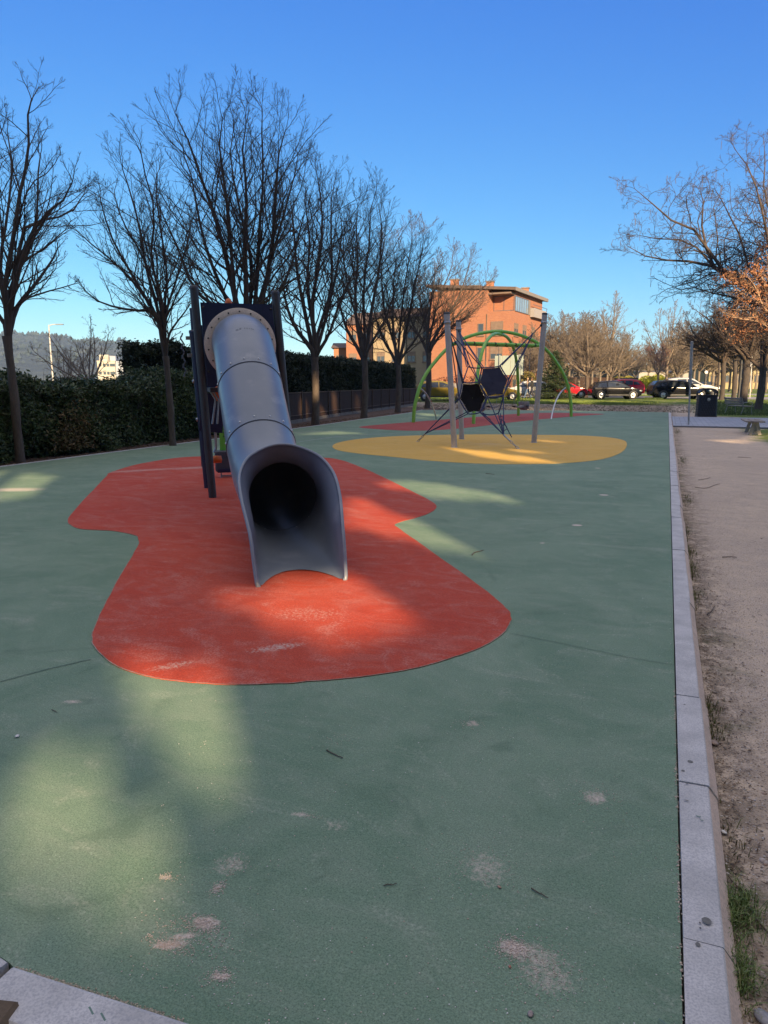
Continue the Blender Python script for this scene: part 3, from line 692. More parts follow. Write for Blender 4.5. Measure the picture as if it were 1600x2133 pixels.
for P, Q in ((hexF, QF), (hexB, QB)):
    for i in range(6):
        rope(P[i], Q[i], .008, 0, lace)
        for t in (.33, .67): rope(P[i]*(1-t)+P[(i+1) % 6]*t-UZ*.015, Q[i]*(1-t)+Q[(i+1) % 6]*t, .006, 0, lace)
bz = lambda a, k: a
C1, C2, C3 = polepts
nd3 = C3 + vn(np.array(hexB[1])-C3)*.42; nd2 = C2 + vn(np.array(hexL[0])-C2)*.20; nd1 = C1 + vn(np.array(hexL[3])-C1)*.22
for tgt in (hexB[1], hexB[1]-RV*.05-UZ*.03, hexB[1]+RV*.05+UZ*.02, hexB[2], hexB[3], hexB[2]+UZ*.03): rope(nd3, tgt)
for tgt in (hexB[0], hexB[0]+RV*.05, hexL[0], hexL[0]+RV*.04, hexL[0]-RV*.04, hexF[1], hexB[5]): rope(nd2, tgt)
for tgt in (hexF[0], hexF[0]+RV*.04, hexF[5], hexF[5]+UZ*.05, hexL[3]+RV*.03, hexB[0], hexF[1]): rope(nd1, tgt)
anc1 = g(870, 920); anc2 = g(1080, 935)
e1 = anc1 + vn(hexF[5]-anc1)*.42; e2 = anc2 + vn(hexF[3]-anc2)*.55
for tgt in (hexF[5], hexF[4], hexF[4]+UZ*.06, hexF[5]-UZ*.03): rope(e1, tgt)
for tgt in (hexF[3], hexF[3]+RV*.07, hexU[1], hexB[3], hexB[4], hexU[1]+RV*.05): rope(e2, tgt)
# tail of tied-off rope
rope(e2+RV*.0+UZ*.35-RV*.02, e2+RV*.10+UZ*.12); rope(e2+RV*.10+UZ*.12, e2+RV*.20-UZ*.06, .012)
rope(hexF[3], npx(1019, 872, -.5), .010); rope(hexF[3]+RV*.02, npx(1022, 874, -.45), .007)
for k_ in range(3):
    th = np.linspace(0, 2*math.pi, 18); c = e2+UZ*(.18+.12*k_)-RV*.04*k_; R_ = .075-.012*k_
    rp.tube([c+RV*R_*math.cos(t)+UZ*R_*.9*math.sin(t)+FV*.02*math.sin(2*t) for t in th], .009, 6)
nr(rp, 'rope_net', M_ROPE); nr(lace, 'lacing', M_ROPE)
for cpt, nd in ((C1, nd1), (C2, nd2), (C3, nd3)):
    hw = MB(); d = vn(nd-cpt); hw.tube([cpt+d*.06, nd], [.018, .011], 8); hw.lathe(cpt+d*.10, [(.0005, -.045), (.036, -.03), (.036, .03), (.0005, .045)], 10, axis=d); nr(hw, 'tensioner', M_CAP)
for a_, e_ in ((anc1, e1), (anc2, e2)):
    hw = MB(); d = vn(e_-a_); th = np.linspace(0, 2*math.pi, 14); s_ = vn(np.cross(d, UZ)); n_ = np.cross(s_, d)
    for i, (off, L) in enumerate(((.05, .06), (.15, .05), (.26, .06))):
        ax2 = s_ if i % 2 else n_; hw.tube([a_+d*(off+L*math.cos(t))+ax2*.026*math.sin(t) for t in th], .009, 6)
    hw.tube([a_+d*.30, e_], [.02, .026], 8)
    hw.lathe(a_, [(.05, -.01), (.05, .006), (.02, .01), (.0005, .012)], 12); nr(hw, 'anchor', M_STEEL)

# ------------------------------------------------------------------ green arch swing frame
M_GREENP = mat('green_paint', (.30, .62, .07), (.25, .54, .06), 5, .4, fine=(40, (.1, .24, .05), .3), coat=.2)
M_SILVER = mat('silver_brace', (.62, .62, .62), rough=.35, metal=.8)
M_SEAT = mat('grey_brown_seat', (.25, .215, .19), (.20, .175, .16), 14, .7)
A0 = g(861, 880); A1 = g(1190, 868); AM = (A0+A1)/2; AD = vn(A1-A0); HALF = np.linalg.norm(A1-A0)/2; AN = np.array([-AD[1], AD[0], 0])
arch = empty('swing_arch', tuple(AM), 0, 'tall lime green tubular arch swing frame with curved legs on the red band', 'swing set')
ar = into(arch)
prof = [(0, -.03), (.06, .6), (.21, 1.16), (.40, 1.6), (.68, 2.02), (1.04, 2.41), (1.65, 2.95), (2.4, 3.36), (3.44, 3.66), (4.617, 3.78)]
full = prof + [(9.234-x, z) for x, z in prof[-2::-1]]
mb = MB(); mb.tube(catmull([A0+AD*x+UZ*z for x, z in full], 5), .072, 14); ar(mb, 'arch', M_GREENP)
# second, shorter arch crossing under the apex
B1 = g(1080, 866); B0 = 2*AM-B1; B0[2] = B1[2] = 0; BD = vn(B1-B0); BH = np.linalg.norm(B1-B0)
p2 = [(0, -.03), (.10, .8), (.32, 1.7), (.75, 2.55), (1.5, 3.2), (2.6, 3.58)]; sc2 = BH/9.234*1.0
mid_ = BH/2
pp = [(x*min(1, mid_/3.6), z) for x, z in p2] + [(mid_, 3.66)] 
pp = pp + [(BH-x, z) for x, z in pp[-2::-1]]
mb = MB(); mb.tube(catmull([B0+BD*x+UZ*z for x, z in pp], 5), .068, 14); ar(mb, 'arch', M_GREENP)
# the doubled cross beam
for off, h in ((-.28, 3.22), (.28, 3.20)):
    mb = MB(); a = A0+AD*1.9+AN*off+UZ*h; b = A1-AD*2.45+AN*off+UZ*(h+.02)
    mb.tube([a, b], .062, 14)
    bm_ = ar(mb, 'beam', M_GREENP); mb = MB()
    for t in np.linspace(.08, .92, 8): mb.lathe((a*(1-t)+b*t)-UZ*.0, [(.066, -.03), (.072, -.028), (.072, .028), (.066, .03)], 14, axis=AD)
    mb.lathe(a-AD*.01, [(.0005, -.02), (.066, -.015), (.066, .03)], 14, axis=AD); mb.lathe(b+AD*.01, [(.066, -.03), (.066, .015), (.0005, .02)], 14, axis=AD)
    ar(mb, 'collar', M_CAP, bm_)
mb = MB()
for t in (1.95, 9.234-2.5):
    mb.tube([A0+AD*t+AN*-.30+UZ*3.21, A0+AD*t+AN*.30+UZ*3.21], .045, 10)
ar(mb, 'cross_tie', M_GREENP)
# silver braces at the feet
for px in ([(874, 808), (885, 817), (895, 832), (903, 850), (909, 873)], [(1178, 808), (1167, 819), (1158, 836), (1152, 855), (1148, 874)]):
    foot = g(*px[-1]); P = []
    base = A0+AD*.25 if px[0][0] < 1000 else A1-AD*.25
    d0 = math.hypot(base[0], base[1]); d1 = math.hypot(foot[0], foot[1])
    for i, q in enumerate(px): P.append(at(q[0], q[1], d0+(d1-d0)*i/(len(px)-1)))
    mb = MB(); mb.tube(catmull(P, 4), .032, 10); ar(mb, 'brace', M_SILVER)
# four seats hung on chains
def chain_pair(mb, top1, top2, s1, s2):
    for a, b in ((top1, s1), (top2, s2)): mb.tube([a, (a+b)/2, b], .008, 5)
for i, (t, kind, off) in enumerate([(3.3, 'bucket', -.28), (4.5, 'flat', .28), (5.5, 'flat', -.28), (6.4, 'bucket', .28)]):
    c = A0+AD*t+AN*off+UZ*.55; top = c+UZ*2.6
    sroot = empty('swing', tuple(c), 0, 'x', 'swing', 'swings hanging from the green arch'); st = into(sroot)
    mb = MB(); chain_pair(mb, top-AD*.28, top+AD*.28, c-AD*.24+UZ*.1, c+AD*.24+UZ*.1); st(mb, 'chain', M_STEEL)
    if kind == 'flat':
        mb = MB(); mb.grid(np.array([c+AD*x+AN*y+UZ*(-.05*math.cos(x*5)+.0+.05*k) for k in (0,) for x in np.linspace(-.26, .26, 9) for y in (-.11, .11)]), 9, 2)
        mb.grid(np.array([c+AD*x+AN*y+UZ*(-.05*math.cos(x*5)+.06) for x in np.linspace(-.26, .26, 9) for y in (-.11, .11)]), 9, 2, flip=True)
        for y in (-.11, .11): mb.grid(np.array([c+AD*x+AN*y+UZ*(-.05*math.cos(x*5)+k) for x in np.linspace(-.26, .26, 9) for k in (0, .06)]), 9, 2)
        st(mb, 'seat', M_SEAT); sroot['label'] = ['flat grey swing seat hanging next to the left bucket seat', 'flat grey swing seat hanging next to the right bucket seat'][i-1]
    else:
        mb = MB(); mb.lathe(c-UZ*.18, [(.0005, 0), (.14, .01), (.21, .07), (.24, .18), (.25, .36), (.23, .38), (.21, .34), (.19, .12), (.0005, .06)], 18)
        st(mb, 'bucket', M_SEAT)
        mb = MB()
        for s_ in (-1, 1): mb.lathe(c+AN*s_*.20+UZ*.0-AD*.02, [(.0005, .07), (.05, .07), (.065, .055)], 12, axis=AN*s_)
        st(mb, 'leg_hole', M_CAP); sroot['label'] = ['round bucket swing seat half hidden below the black hexagonal mat', 'round bucket swing seat beside the front right green leg'][i//3]
# ------------------------------------------------------------------ trees
def batch_tubes(mb, P, R, n, mat_=0):
    "P (m,k,3), R (m,k): many thin tubes at once"
    P = np.asarray(P); R = np.asarray(R); m, k, _ = P.shape
    T = np.empty_like(P); T[:, 1:-1] = P[:, 2:]-P[:, :-2]; T[:, 0] = P[:, 1]-P[:, 0]; T[:, -1] = P[:, -1]-P[:, -2]
    T /= np.linalg.norm(T, axis=2)[:, :, None]+1e-12
    D = P[:, -1]-P[:, 0]; ref = np.where(abs(D[:, 2:3]) > .8*np.linalg.norm(D, axis=1)[:, None], np.array([[1.0, 0, 0]]), np.array([[0, 0, 1.0]]))
    a = np.cross(T, ref[:, None, :]); a /= np.linalg.norm(a, axis=2)[:, :, None]+1e-12; b = np.cross(T, a)
    ang = np.arange(n)*2*math.pi/n
    V = P[:, :, None, :] + R[:, :, None, None]*(np.cos(ang)[None, None, :, None]*a[:, :, None, :] + np.sin(ang)[None, None, :, None]*b[:, :, None, :])
    V = V.reshape(-1, 3); i = np.arange(n); i2 = (i+1) % n
    F = np.concatenate([np.stack([j*n+i, j*n+i2, (j+1)*n+i2, (j+1)*n+i], 1) for j in range(k-1)])
    F = (F[None] + (np.arange(m)*k*n)[:, None, None]).reshape(-1, 4)
    mb.add(V, F, True, mat_)
SEGS = {1: 9, 2: 6, 3: 5, 4: 4}; SIDES = {1: 7, 2: 5, 3: 4, 4: 3}
class Grow:
    def __init__(s, seed, trop=.05, wander=.13, ang=(28, 50), nk=(10, 9, 6), frac=(.50, .46, .45), rmin=.004, crook=0.0, drop=0.0, start=.15):
        s.r = random.Random(seed); s.trop = trop; s.w = wander; s.ang = ang; s.nk = nk; s.fr = frac; s.rmin = rmin*.6; s.out = {1: [], 2: [], 3: [], 4: []}; s.crook = crook; s.drop = drop; s.st = start; s.tips = []
    def path(s, p, d, L, k, lev):
        r = s.r; pts = [p.copy()]; st = L/k; w = s.w*(1+.25*lev); d = d.normalized()
        for i in range(k):
            d = d + Vector((r.gauss(0, w), r.gauss(0, w), r.gauss(0, w*.7))); d.z += s.trop - s.drop*(lev >= 3)
            if s.crook and r.random() < .35: d += Vector((r.gauss(0, s.crook), r.gauss(0, s.crook), r.gauss(0, s.crook)))
            d.normalize(); p = p + d*st; pts.append(p.copy())
        return pts
    def limb(s, pts, r0, r1, lev=1, L=None):
        "a branch with given points, then its children"
        k = SEGS[lev]; n0 = len(pts)
        if n0 != k+1:
            C = catmull([tuple(q) for q in pts], 6); cum = np.concatenate([[0], np.cumsum(np.linalg.norm(np.diff(C, axis=0), axis=1))]); tt = np.linspace(0, cum[-1], k+1)
            C = np.stack([np.interp(tt, cum, C[:, i]) for i in range(3)], 1); L = cum[-1]; pts = [Vector(q) for q in C]
        s.out[lev].append((pts, r0, r1)); 
        if L is None: L = sum((pts[i+1]-pts[i]).length for i in range(k))
        if lev == 4: return
        s.kids(pts, r0, r1, lev, L)
    def kids(s, pts, r0, r1, lev, L):
        r = s.r; n = s.nk[lev-1]; k = len(pts)-1
        n = max(2, int(round(n*(.6+.4*min(1.5, L/{1: 5, 2: 2.4, 3: 1.0}[lev])))))
        side = r.random()*6.28
        for j in range(n):
            t = s.st + (1.0-s.st)*((j+r.uniform(.1, .9))/n); t = min(t, .985); x = t*k; i = int(x); f = x-i
            p = pts[i].lerp(pts[i+1], f); d = (pts[i+1]-pts[i]).normalized()
            side += 2.4 + r.uniform(-.5, .5)
            a = d.orthogonal().normalized(); b = d.cross(a); perp = a*math.cos(side)+b*math.sin(side)
            if perp.z < -.25: perp.z *= .3; perp.normalize()
            an = math.radians(r.uniform(*s.ang)); dd = d*math.cos(an)+perp*math.sin(an)
            rad = (r0+(r1-r0)*t)
            Lc = L*s.fr[lev-1]*(1.15-.80*t)*r.uniform(.65, 1.25)
            rc = max(rad*.62, s.rmin) if lev < 3 else max(rad*.7, s.rmin)
            if lev == 1: rc = min(rc*.8, .030)
            if lev == 2: rc = min(rc*.8, max(.010, s.rmin*1.3))
            if lev == 3: rc = min(rc, max(.005, s.rmin))
            nl = lev+1; q = s.path(p, dd, Lc, SEGS[nl], nl); s.out[nl].append((q, rc, max(rc*.35, s.rmin*.8)))
            if nl < 4: s.kids(q, rc, max(rc*.4, s.rmin), nl, Lc)
            if nl == 4: s.tips.append(q[-1])
        # leader continues as a fork of finer shoots
        if lev < 3:
            for _ in range(2):
                d = (pts[-1]-pts[-2]).normalized()+Vector((r.gauss(0, .35), r.gauss(0, .35), r.gauss(.1, .2))); nl = min(lev+1, 3) if lev < 3 else 4
                Lc = L*s.fr[lev-1]*.30; q = s.path(pts[-1], d, Lc, SEGS[nl], nl); s.out[nl].append((q, max(r1*.8, s.rmin), s.rmin)); 
                if nl < 4: s.kids(q, max(r1*.8, s.rmin), s.rmin, nl, Lc)
    def mesh(s):
        mb = MB()
        for lev, L in s.out.items():
            if not L: continue
            k = SEGS[lev]; P = np.array([[tuple(v) for v in q[0]] for q in L]); t = np.linspace(0, 1, k+1)[None]
            R = np.array([q[1] for q in L])[:, None]*(1-t)**.9 + np.array([q[2] for q in L])[:, None]*(1-(1-t)**.9); batch_tubes(mb, P, R, SIDES[lev])
        return mb
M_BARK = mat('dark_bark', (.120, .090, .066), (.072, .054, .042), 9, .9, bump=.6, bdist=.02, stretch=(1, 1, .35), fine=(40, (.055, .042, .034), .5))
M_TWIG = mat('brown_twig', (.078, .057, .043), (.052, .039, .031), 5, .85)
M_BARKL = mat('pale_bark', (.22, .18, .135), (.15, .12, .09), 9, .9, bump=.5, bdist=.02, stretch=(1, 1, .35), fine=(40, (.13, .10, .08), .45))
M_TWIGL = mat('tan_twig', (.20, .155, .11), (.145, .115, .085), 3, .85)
def trunk_mb(pts, r0, r1, flare=1.25, n=14):
    mb = MB(); C = catmull(pts, 5); k = len(C); t = np.linspace(0, 1, k); R = r0+(r1-r0)*t; h = C[:, 2]-C[0, 2]
    R = R*(1+(flare-1)*np.exp(-h/.18)); R = R*(1+.35*np.exp(-(C[-1, 2]-C[:, 2])/.16)); rs = np.random.RandomState(int(abs(C[0, 0]*100)) % 1000)
    R = R*(1+rs.uniform(-.035, .035, k)+.12*np.exp(-((np.arange(k)-k*rs.uniform(.4, .8))/1.2)**2)); C = C + np.column_stack([rs.uniform(-.006, .006, (k, 2)), np.zeros(k)])
    mb.tube(C, R, n); return mb
def make_tree(label, trunk_pts, r0, r1, limbs, seed, group=None, cat='tree', name='bare_tree', bark=None, twig=None, extra=None, **kw):
    "limbs: list of (points, r0, r1)"
    base = np.array(trunk_pts[0], float); root = empty(name, tuple(base), 0, label, cat, group)
    tm = trunk_mb(trunk_pts, r0, r1); tm.V = [v-base for v in tm.V]; tr = tm.build('trunk', bark or M_BARK, root)
    G = Grow(seed, **kw)
    for pts, a, b in limbs: G.limb([Vector(tuple(q)) for q in pts], a, b, 1)
    cm = G.mesh(); cm.V = [v-base for v in cm.V]; cr = cm.build('crown', twig or M_TWIG, root)
    if extra: extra(root, G, base)
    return root
def auto_limbs(top, H, spread, n, r, seed, low=.55, curve=1.0, full=1.0):
    "vase of limbs from the fork: H = height above the fork, spread = crown radius"
    rr_ = random.Random(seed); out = []; top = np.array(top, float)
    for i in range(n):
        a = i*2*math.pi/n + rr_.uniform(-.35, .35); k = rr_.uniform(.35, 1.0) if i else .12
        R = spread*k*rr_.uniform(.8, 1.0); h = H*(1-.42*(k**2))*rr_.uniform(.82, 1.02)*full; d = np.array([math.cos(a), math.sin(a), 0])
        P = [top-UZ*.15]
        for t in (.2, .45, .72, 1.0):
            rad = R*(t**(.72/curve)); P.append(top + d*rad + UZ*h*(t**1.15) + np.array([rr_.gauss(0, .12), rr_.gauss(0, .12), 0])*H*.12)
        out.append((P, r*rr_.uniform(.5, .75), .018))
    return out
def plimbs(D, base_fork, specs, seed, r):
    "limbs given as outlines seen from here, spread in depth round the tree's own distance"
    rr_ = random.Random(seed); out = []; fk = np.array(base_fork, float)
    for j, (pix, dd) in enumerate(specs):
        pix = [tuple(np.array(q)*1.0) for q in pix]; pix[-1] = tuple(np.array(pix[-2])*.45+np.array(pix[-1])*.55); P = [fk-UZ*.12]; m = len(pix)
        for i, (x, y) in enumerate(pix): P.append(at(x, y, D+dd*((i+1)/m)))
        out.append((P, r*(.68 if j < 3 else .52), .012))
    return out
LG = 'bare trees along the hedge and fence'
def left_tree(label, basepx, forkpx, specs, seed, r, more=0, H=6.5, spread=2.6, back=(), **kw):
    b = g(*basepx); D = math.hypot(b[0], b[1]); fk = at(*forkpx, D); b = b-UZ*.05
    mid = at((basepx[0]+forkpx[0])/2+2, (basepx[1]+forkpx[1])/2, D)
    L = plimbs(D, fk, specs, seed, r) + (auto_limbs(fk, H, spread, more, r*.9, seed+5) if more else [])
    return make_tree(label, [b, mid, fk], r, r*.82, L, seed, LG, **kw)
left_tree('bare tree at the far left edge, its trunk rising in front of the leafy hedge', (42, 962), (15, 700), [
    ([(14,640),(10,600),(20,540),(32,470),(42,400),(52,360),(60,300),(58,240),(72,180)], .3),
    ([(22,640),(45,545),(62,500),(90,450),(130,420),(168,345)], -.8), ([(28,660),(42,630),(75,590),(110,540),(128,500)], .9),
    ([(16,620),(30,580),(70,500),(78,420),(80,350),(88,300)], 1.2), ([(8,670),(-20,630),(-60,540),(-80,420),(-90,330)], .4),
    ([(12,640),(-15,520),(-25,420),(-10,330),(0,250)], -1.0), ([(50,480),(100,460),(150,440),(185,390)], 1.5), ([(20,650),(0,560),(15,450),(25,350),(10,230)], 1.8)], 3, .088, wander=.09, nk=(11, 9, 6), rmin=.0042)
left_tree('slender bare tree in front of the leafy hedge, left of the slide tower', (360, 928), (345, 742), [
    ([(335,700),(328,660),(300,615),(268,560),(235,500),(215,440),(205,400)], -.3), ([(330,650),(305,560),(290,470),(268,390),(245,320)], .7),
    ([(328,655),(295,648),(250,642),(205,628),(158,590)], -.9), ([(330,670),(280,590),(230,540),(180,500),(150,470)], .5),
    ([(343,700),(342,650),(348,570),(335,480),(325,400),(330,330)], .4), ([(350,705),(362,680),(385,650),(405,620)], -.6),
    ([(345,660),(365,590),(392,500),(400,420)], 1.0), ([(340,640),(315,540),(322,440),(298,350),(290,290)], -1.1), ([(335,640),(300,540),(255,460),(225,360)], 1.4)], 11, .080, wander=.09, nk=(13, 10, 6), rmin=.0046)
left_tree('tallest bare tree, its trunk hidden behind the slide tower', (520, 905), (514, 735), [
    ([(505,690),(485,600),(462,500),(440,430),(405,330),(380,260),(352,215)], .3), ([(512,680),(513,600),(510,500),(514,400),(505,310),(520,210)], -.6),
    ([(528,680),(552,600),(568,500),(575,400),(582,310),(605,240)], .6), ([(500,700),(450,640),(403,600),(372,520),(335,440),(320,400)], -.5),
    ([(505,700),(470,620),(430,520),(410,430),(395,350),(372,300)], 1.4), ([(520,690),(535,600),(540,480),(548,380),(545,260),(548,200)], 1.6),
    ([(500,700),(488,600),(478,480),(465,360),(455,280),(470,220)], -1.4), ([(530,690),(575,620),(605,560),(625,480),(640,420)], -1.0),
    ([(515,690),(525,560),(500,440),(480,330),(490,230)], 2.2), ([(520,700),(560,560),(590,450),(615,360),(625,300)], 1.9)], 23, .15, wander=.09, nk=(13, 10, 6), rmin=.0054)
left_tree('bare tree with a stout forked trunk just right of the slide, before the fence', (657, 884), (655, 745), [
    ([(648,725),(620,690),(598,640),(588,580),(575,520)], -.8), ([(650,720),(635,650),(618,560),(612,470),(600,380)], .6),
    ([(657,715),(650,640),(662,560),(672,470),(665,390),(655,330)], -.3), ([(663,720),(682,650),(700,570),(712,490),(708,410)], .9),
    ([(668,725),(686,695),(708,630),(735,570),(745,520)], -.9), ([(655,700),(640,600),(645,500),(635,420),(640,350)], 1.7), ([(660,700),(690,600),(690,500),(690,420),(700,360)], 2.2)], 31, .150, wander=.09, nk=(13, 10, 6), rmin=.0063)
left_tree('bare tree with a straight trunk in front of the middle of the dark fence', (758, 870), (760, 750), [
    ([(745,725),(720,680),(705,620),(695,560)], .8), ([(752,720),(740,640),(745,540),(742,460),(748,400)], -.5), ([(765,720),(775,640),(790,560),(795,470),(785,400)], .6),
    ([(768,725),(800,670),(825,600),(842,530)], -.8), ([(760,710),(758,600),(770,500),(772,430),(790,385)], 1.6), ([(755,700),(725,600),(715,520),(722,440)], 1.9)], 43, .150, wander=.09, nk=(13, 10, 6), rmin=.0072)
left_tree('bare tree with a pale lower trunk, third right of the slide', (828, 858), (830, 760), [
    ([(815,735),(795,700),(780,650),(775,590)], .9), ([(825,735),(818,660),(822,570),(835,500)], -.6), ([(836,735),(850,670),(865,590),(880,520),(885,470)], .4),
    ([(840,740),(870,700),(895,640),(912,580)], -.9), ([(830,730),(840,620),(855,520),(862,460)], 1.8), ([(825,730),(800,640),(795,550),(805,480)], 1.4)], 57, .155, wander=.09, nk=(15, 11, 6), rmin=.009)
left_tree('last bare tree of the row, leaning over the brick building, beside the green arch leg', (890, 850), (893, 735), [
    ([(880,710),(862,680),(848,640),(845,590)], .6), ([(890,710),(895,650),(905,580),(915,520)], -.6), ([(900,712),(925,670),(955,620),(975,560),(985,525)], .5),
    ([(903,715),(940,680),(985,650),(1025,612)], -1.2), ([(895,705),(915,620),(940,560),(945,510)], 1.8), ([(905,715),(950,660),(1005,600),(1040,575)], 1.5), ([(893,700),(875,620),(878,560)], 2.0)], 61, .175, wander=.09, nk=(15, 10, 6), rmin=.0095)

# ------------------------------------------------------------------ hedges and the slatted fence on the left
def hedge(name, label, line, depth, hfun, n, size, m, seed, z0=-.03, core=None, cat='hedge', lump=.22, group=None, extra=None):
    "line: (x,y) points of the front foot; depth measured to the -x side"
    rs = np.random.RandomState(seed); L = np.array(line, float); cum = np.concatenate([[0], np.cumsum(np.linalg.norm(np.diff(L, axis=0), axis=1))])
    ph = rs.uniform(0, 6.28, 6)
    def bulge(s_, w): return lump*(np.sin(s_*1.7+ph[0])*.5 + np.sin(s_*4.1+ph[1]+w*2.3)*.35 + np.sin(w*3.1+ph[2]+s_*1.1)*.4)
    def pos(s_): return np.stack([np.interp(s_, cum, L[:, 0]), np.interp(s_, cum, L[:, 1])], -1)
    def hh(s_): return hfun(s_) + .10*np.sin(s_*2.3+ph[3])+.07*np.sin(s_*5.9+ph[4])
    mb = MB()
    nf = int(n*.66); s_ = rs.uniform(0, cum[-1], nf); H = hh(s_); w = rs.uniform(0, 1, nf)**.85*H; p = pos(s_); b = bulge(s_, w)
    inw = rs.exponential(.13, nf); x = p[:, 0]+b-inw-.25*(w/H)**3
    P1_ = np.stack([x, p[:, 1], w+z0], 1)
    nt_ = n-nf; s_ = rs.uniform(0, cum[-1], nt_); H = hh(s_); p = pos(s_); u = rs.uniform(0, 1, nt_)*depth
    edge = .35*np.exp(-u/.15); P2_ = np.stack([p[:, 0]-u, p[:, 1], H+z0-edge*.5+rs.normal(0, .05, nt_)+np.minimum(.12, np.maximum(0, rs.exponential(.05, nt_)-.07))], 1)
    P = np.concatenate([P1_, P2_]); V, F = leaf_quads(P, size, rs, .42); mb.add(V, F, False, 0)
    # twiggy, leafy core surface just behind the leaves
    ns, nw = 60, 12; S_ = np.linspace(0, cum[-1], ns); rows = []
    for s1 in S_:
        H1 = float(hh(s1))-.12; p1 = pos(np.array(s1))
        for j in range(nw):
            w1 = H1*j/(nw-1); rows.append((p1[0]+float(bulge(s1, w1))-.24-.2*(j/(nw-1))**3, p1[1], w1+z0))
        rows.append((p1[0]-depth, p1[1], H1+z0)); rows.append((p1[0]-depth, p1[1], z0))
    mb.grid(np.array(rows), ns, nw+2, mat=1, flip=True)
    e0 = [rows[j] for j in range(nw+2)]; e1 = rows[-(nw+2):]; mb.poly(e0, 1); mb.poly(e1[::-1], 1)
    for en in (0.0, cum[-1]):
        p1 = pos(np.array(en)); ne = int(n*.12); w = rs.uniform(0, 1, ne)*float(hh(en)); u = rs.uniform(-.1, 1, ne)*depth; sg = -1 if en == 0 else 1
        V, F = leaf_quads(np.stack([p1[0]-u, p1[1]+sg*(.08+rs.normal(0, .12, ne)), w+z0], 1), size, rs, .42); mb.add(V, F, False, 0)
    return tag(mb.build(name, [m, core or m]), label, cat, group)
LM_DARK = leaf_mat('dark_glossy_leaf', [(.025, .045, .018), (.06, .095, .030), (.10, .13, .04), (.035, .06, .022), (.15, .16, .07)], .4)
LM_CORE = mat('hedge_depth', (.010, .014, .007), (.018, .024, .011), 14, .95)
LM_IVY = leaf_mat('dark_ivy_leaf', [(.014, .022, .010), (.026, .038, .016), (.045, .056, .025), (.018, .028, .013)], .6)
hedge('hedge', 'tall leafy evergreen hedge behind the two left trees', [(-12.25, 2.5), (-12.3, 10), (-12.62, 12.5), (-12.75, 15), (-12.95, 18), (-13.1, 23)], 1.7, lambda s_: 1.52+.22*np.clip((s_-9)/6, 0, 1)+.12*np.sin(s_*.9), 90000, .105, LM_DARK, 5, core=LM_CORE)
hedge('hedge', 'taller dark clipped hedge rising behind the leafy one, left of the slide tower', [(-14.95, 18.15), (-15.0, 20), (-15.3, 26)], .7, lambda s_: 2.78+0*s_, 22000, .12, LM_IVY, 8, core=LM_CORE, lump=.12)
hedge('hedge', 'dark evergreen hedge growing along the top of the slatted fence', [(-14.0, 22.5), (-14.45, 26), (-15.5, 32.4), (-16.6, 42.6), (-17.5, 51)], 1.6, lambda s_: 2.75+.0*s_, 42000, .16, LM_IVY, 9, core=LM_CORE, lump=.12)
rs = np.random.RandomState(3)
hs = MB(); 
for k in range(260):
    y = rs.uniform(5, 21); w = rs.uniform(.1, 1.7); x0 = np.interp(y, [2.5, 10, 12.5, 15, 18, 23], [-12.25, -12.3, -12.62, -12.75, -12.95, -13.1])-.10; q = np.array([x0, y, w]); dv = np.array([rs.uniform(.0, .12), rs.normal(0, .12), rs.uniform(.1, .35)]); hs.tube([q, q+dv*.5+[.04, 0, 0], q+dv], [.006, .005, .003], 4)
tag(hs.build('shoots', M_TWIG), 'bare brown shoots poking out of the leafy hedge face', 'shoots', kind='stuff')
P = np.stack([-12.62+rs.uniform(-.05, .22, 1400), 12.9+rs.normal(0, .38, 1400), .45+np.abs(rs.normal(0, .42, 1400))-.35], 1); P = P[P[:, 2] > .02]; mb = MB(); V, F = leaf_quads(P, .09, rs, .45, droop=.5); mb.add(V, F)
tag(mb.build('withered_leaves', leaf_mat('withered_leaf', [(.10, .07, .03), (.17, .11, .05), (.08, .09, .03), (.22, .15, .08)], .8)), 'withered tan leaves low in the leafy hedge between the two left trees', 'leaves', kind='stuff')
# fence: brown slats between posts
M_SLAT = mat('brown_fence_slat', (.050, .024, .015), (.034, .017, .012), 7, .75, fine=(30, (.09, .06, .04), .3))
M_FPOST = mat('fence_rust', (.13, .085, .06), (.10, .07, .05), 9, .8)
M_WALLB = mat('low_wall', (.22, .19, .16), (.16, .14, .12), 5, .9)
fl_ = [(-13.75, 23.0), (-13.99, 25.9), (-15.07, 32.4), (-16.2, 42.6), (-17.1, 50.5)]
fr_ = empty('fence', (-15, 33, 0), 0, 'dark brown slatted fence running behind the bare trees below the hedge', 'fence'); ff = into(fr_)
fc = np.concatenate([np.linspace(fl_[i], fl_[i+1], max(2, int(math.dist(fl_[i], fl_[i+1])/.12)))[:-1] for i in range(len(fl_)-1)])
mb = MB(); rs = np.random.RandomState(2)
for i, (x, y) in enumerate(fc): mb.box((x, y, .66+rs.uniform(-.01, .01)), (.02, .104, 1.08), rz=-.1+rs.uniform(-.03, .03))
ff(mb, 'slats', M_SLAT)
mb = MB()
for z in (.28, 1.19): mb.tube([(x+.03, y, z) for x, y in fl_], .022, 6)
ff(mb, 'fence_rail', M_FPOST)
for i in range(0, len(fc), 16):
    mb = MB(); x, y = fc[i]; mb.box((x+.045, y, .62), (.045, .045, 1.26)); ff(mb, 'fence_post', M_FPOST)
mb = MB()
for i in range(len(fl_)-1):
    a, b = np.array(fl_[i]), np.array(fl_[i+1]); c = (a+b)/2; d = b-a; mb.box((c[0]-.02, c[1], .03), (.16, np.linalg.norm(d), .16), rz=math.atan2(d[1], d[0])-math.pi/2)
ff(mb, 'base_wall', M_WALLB)
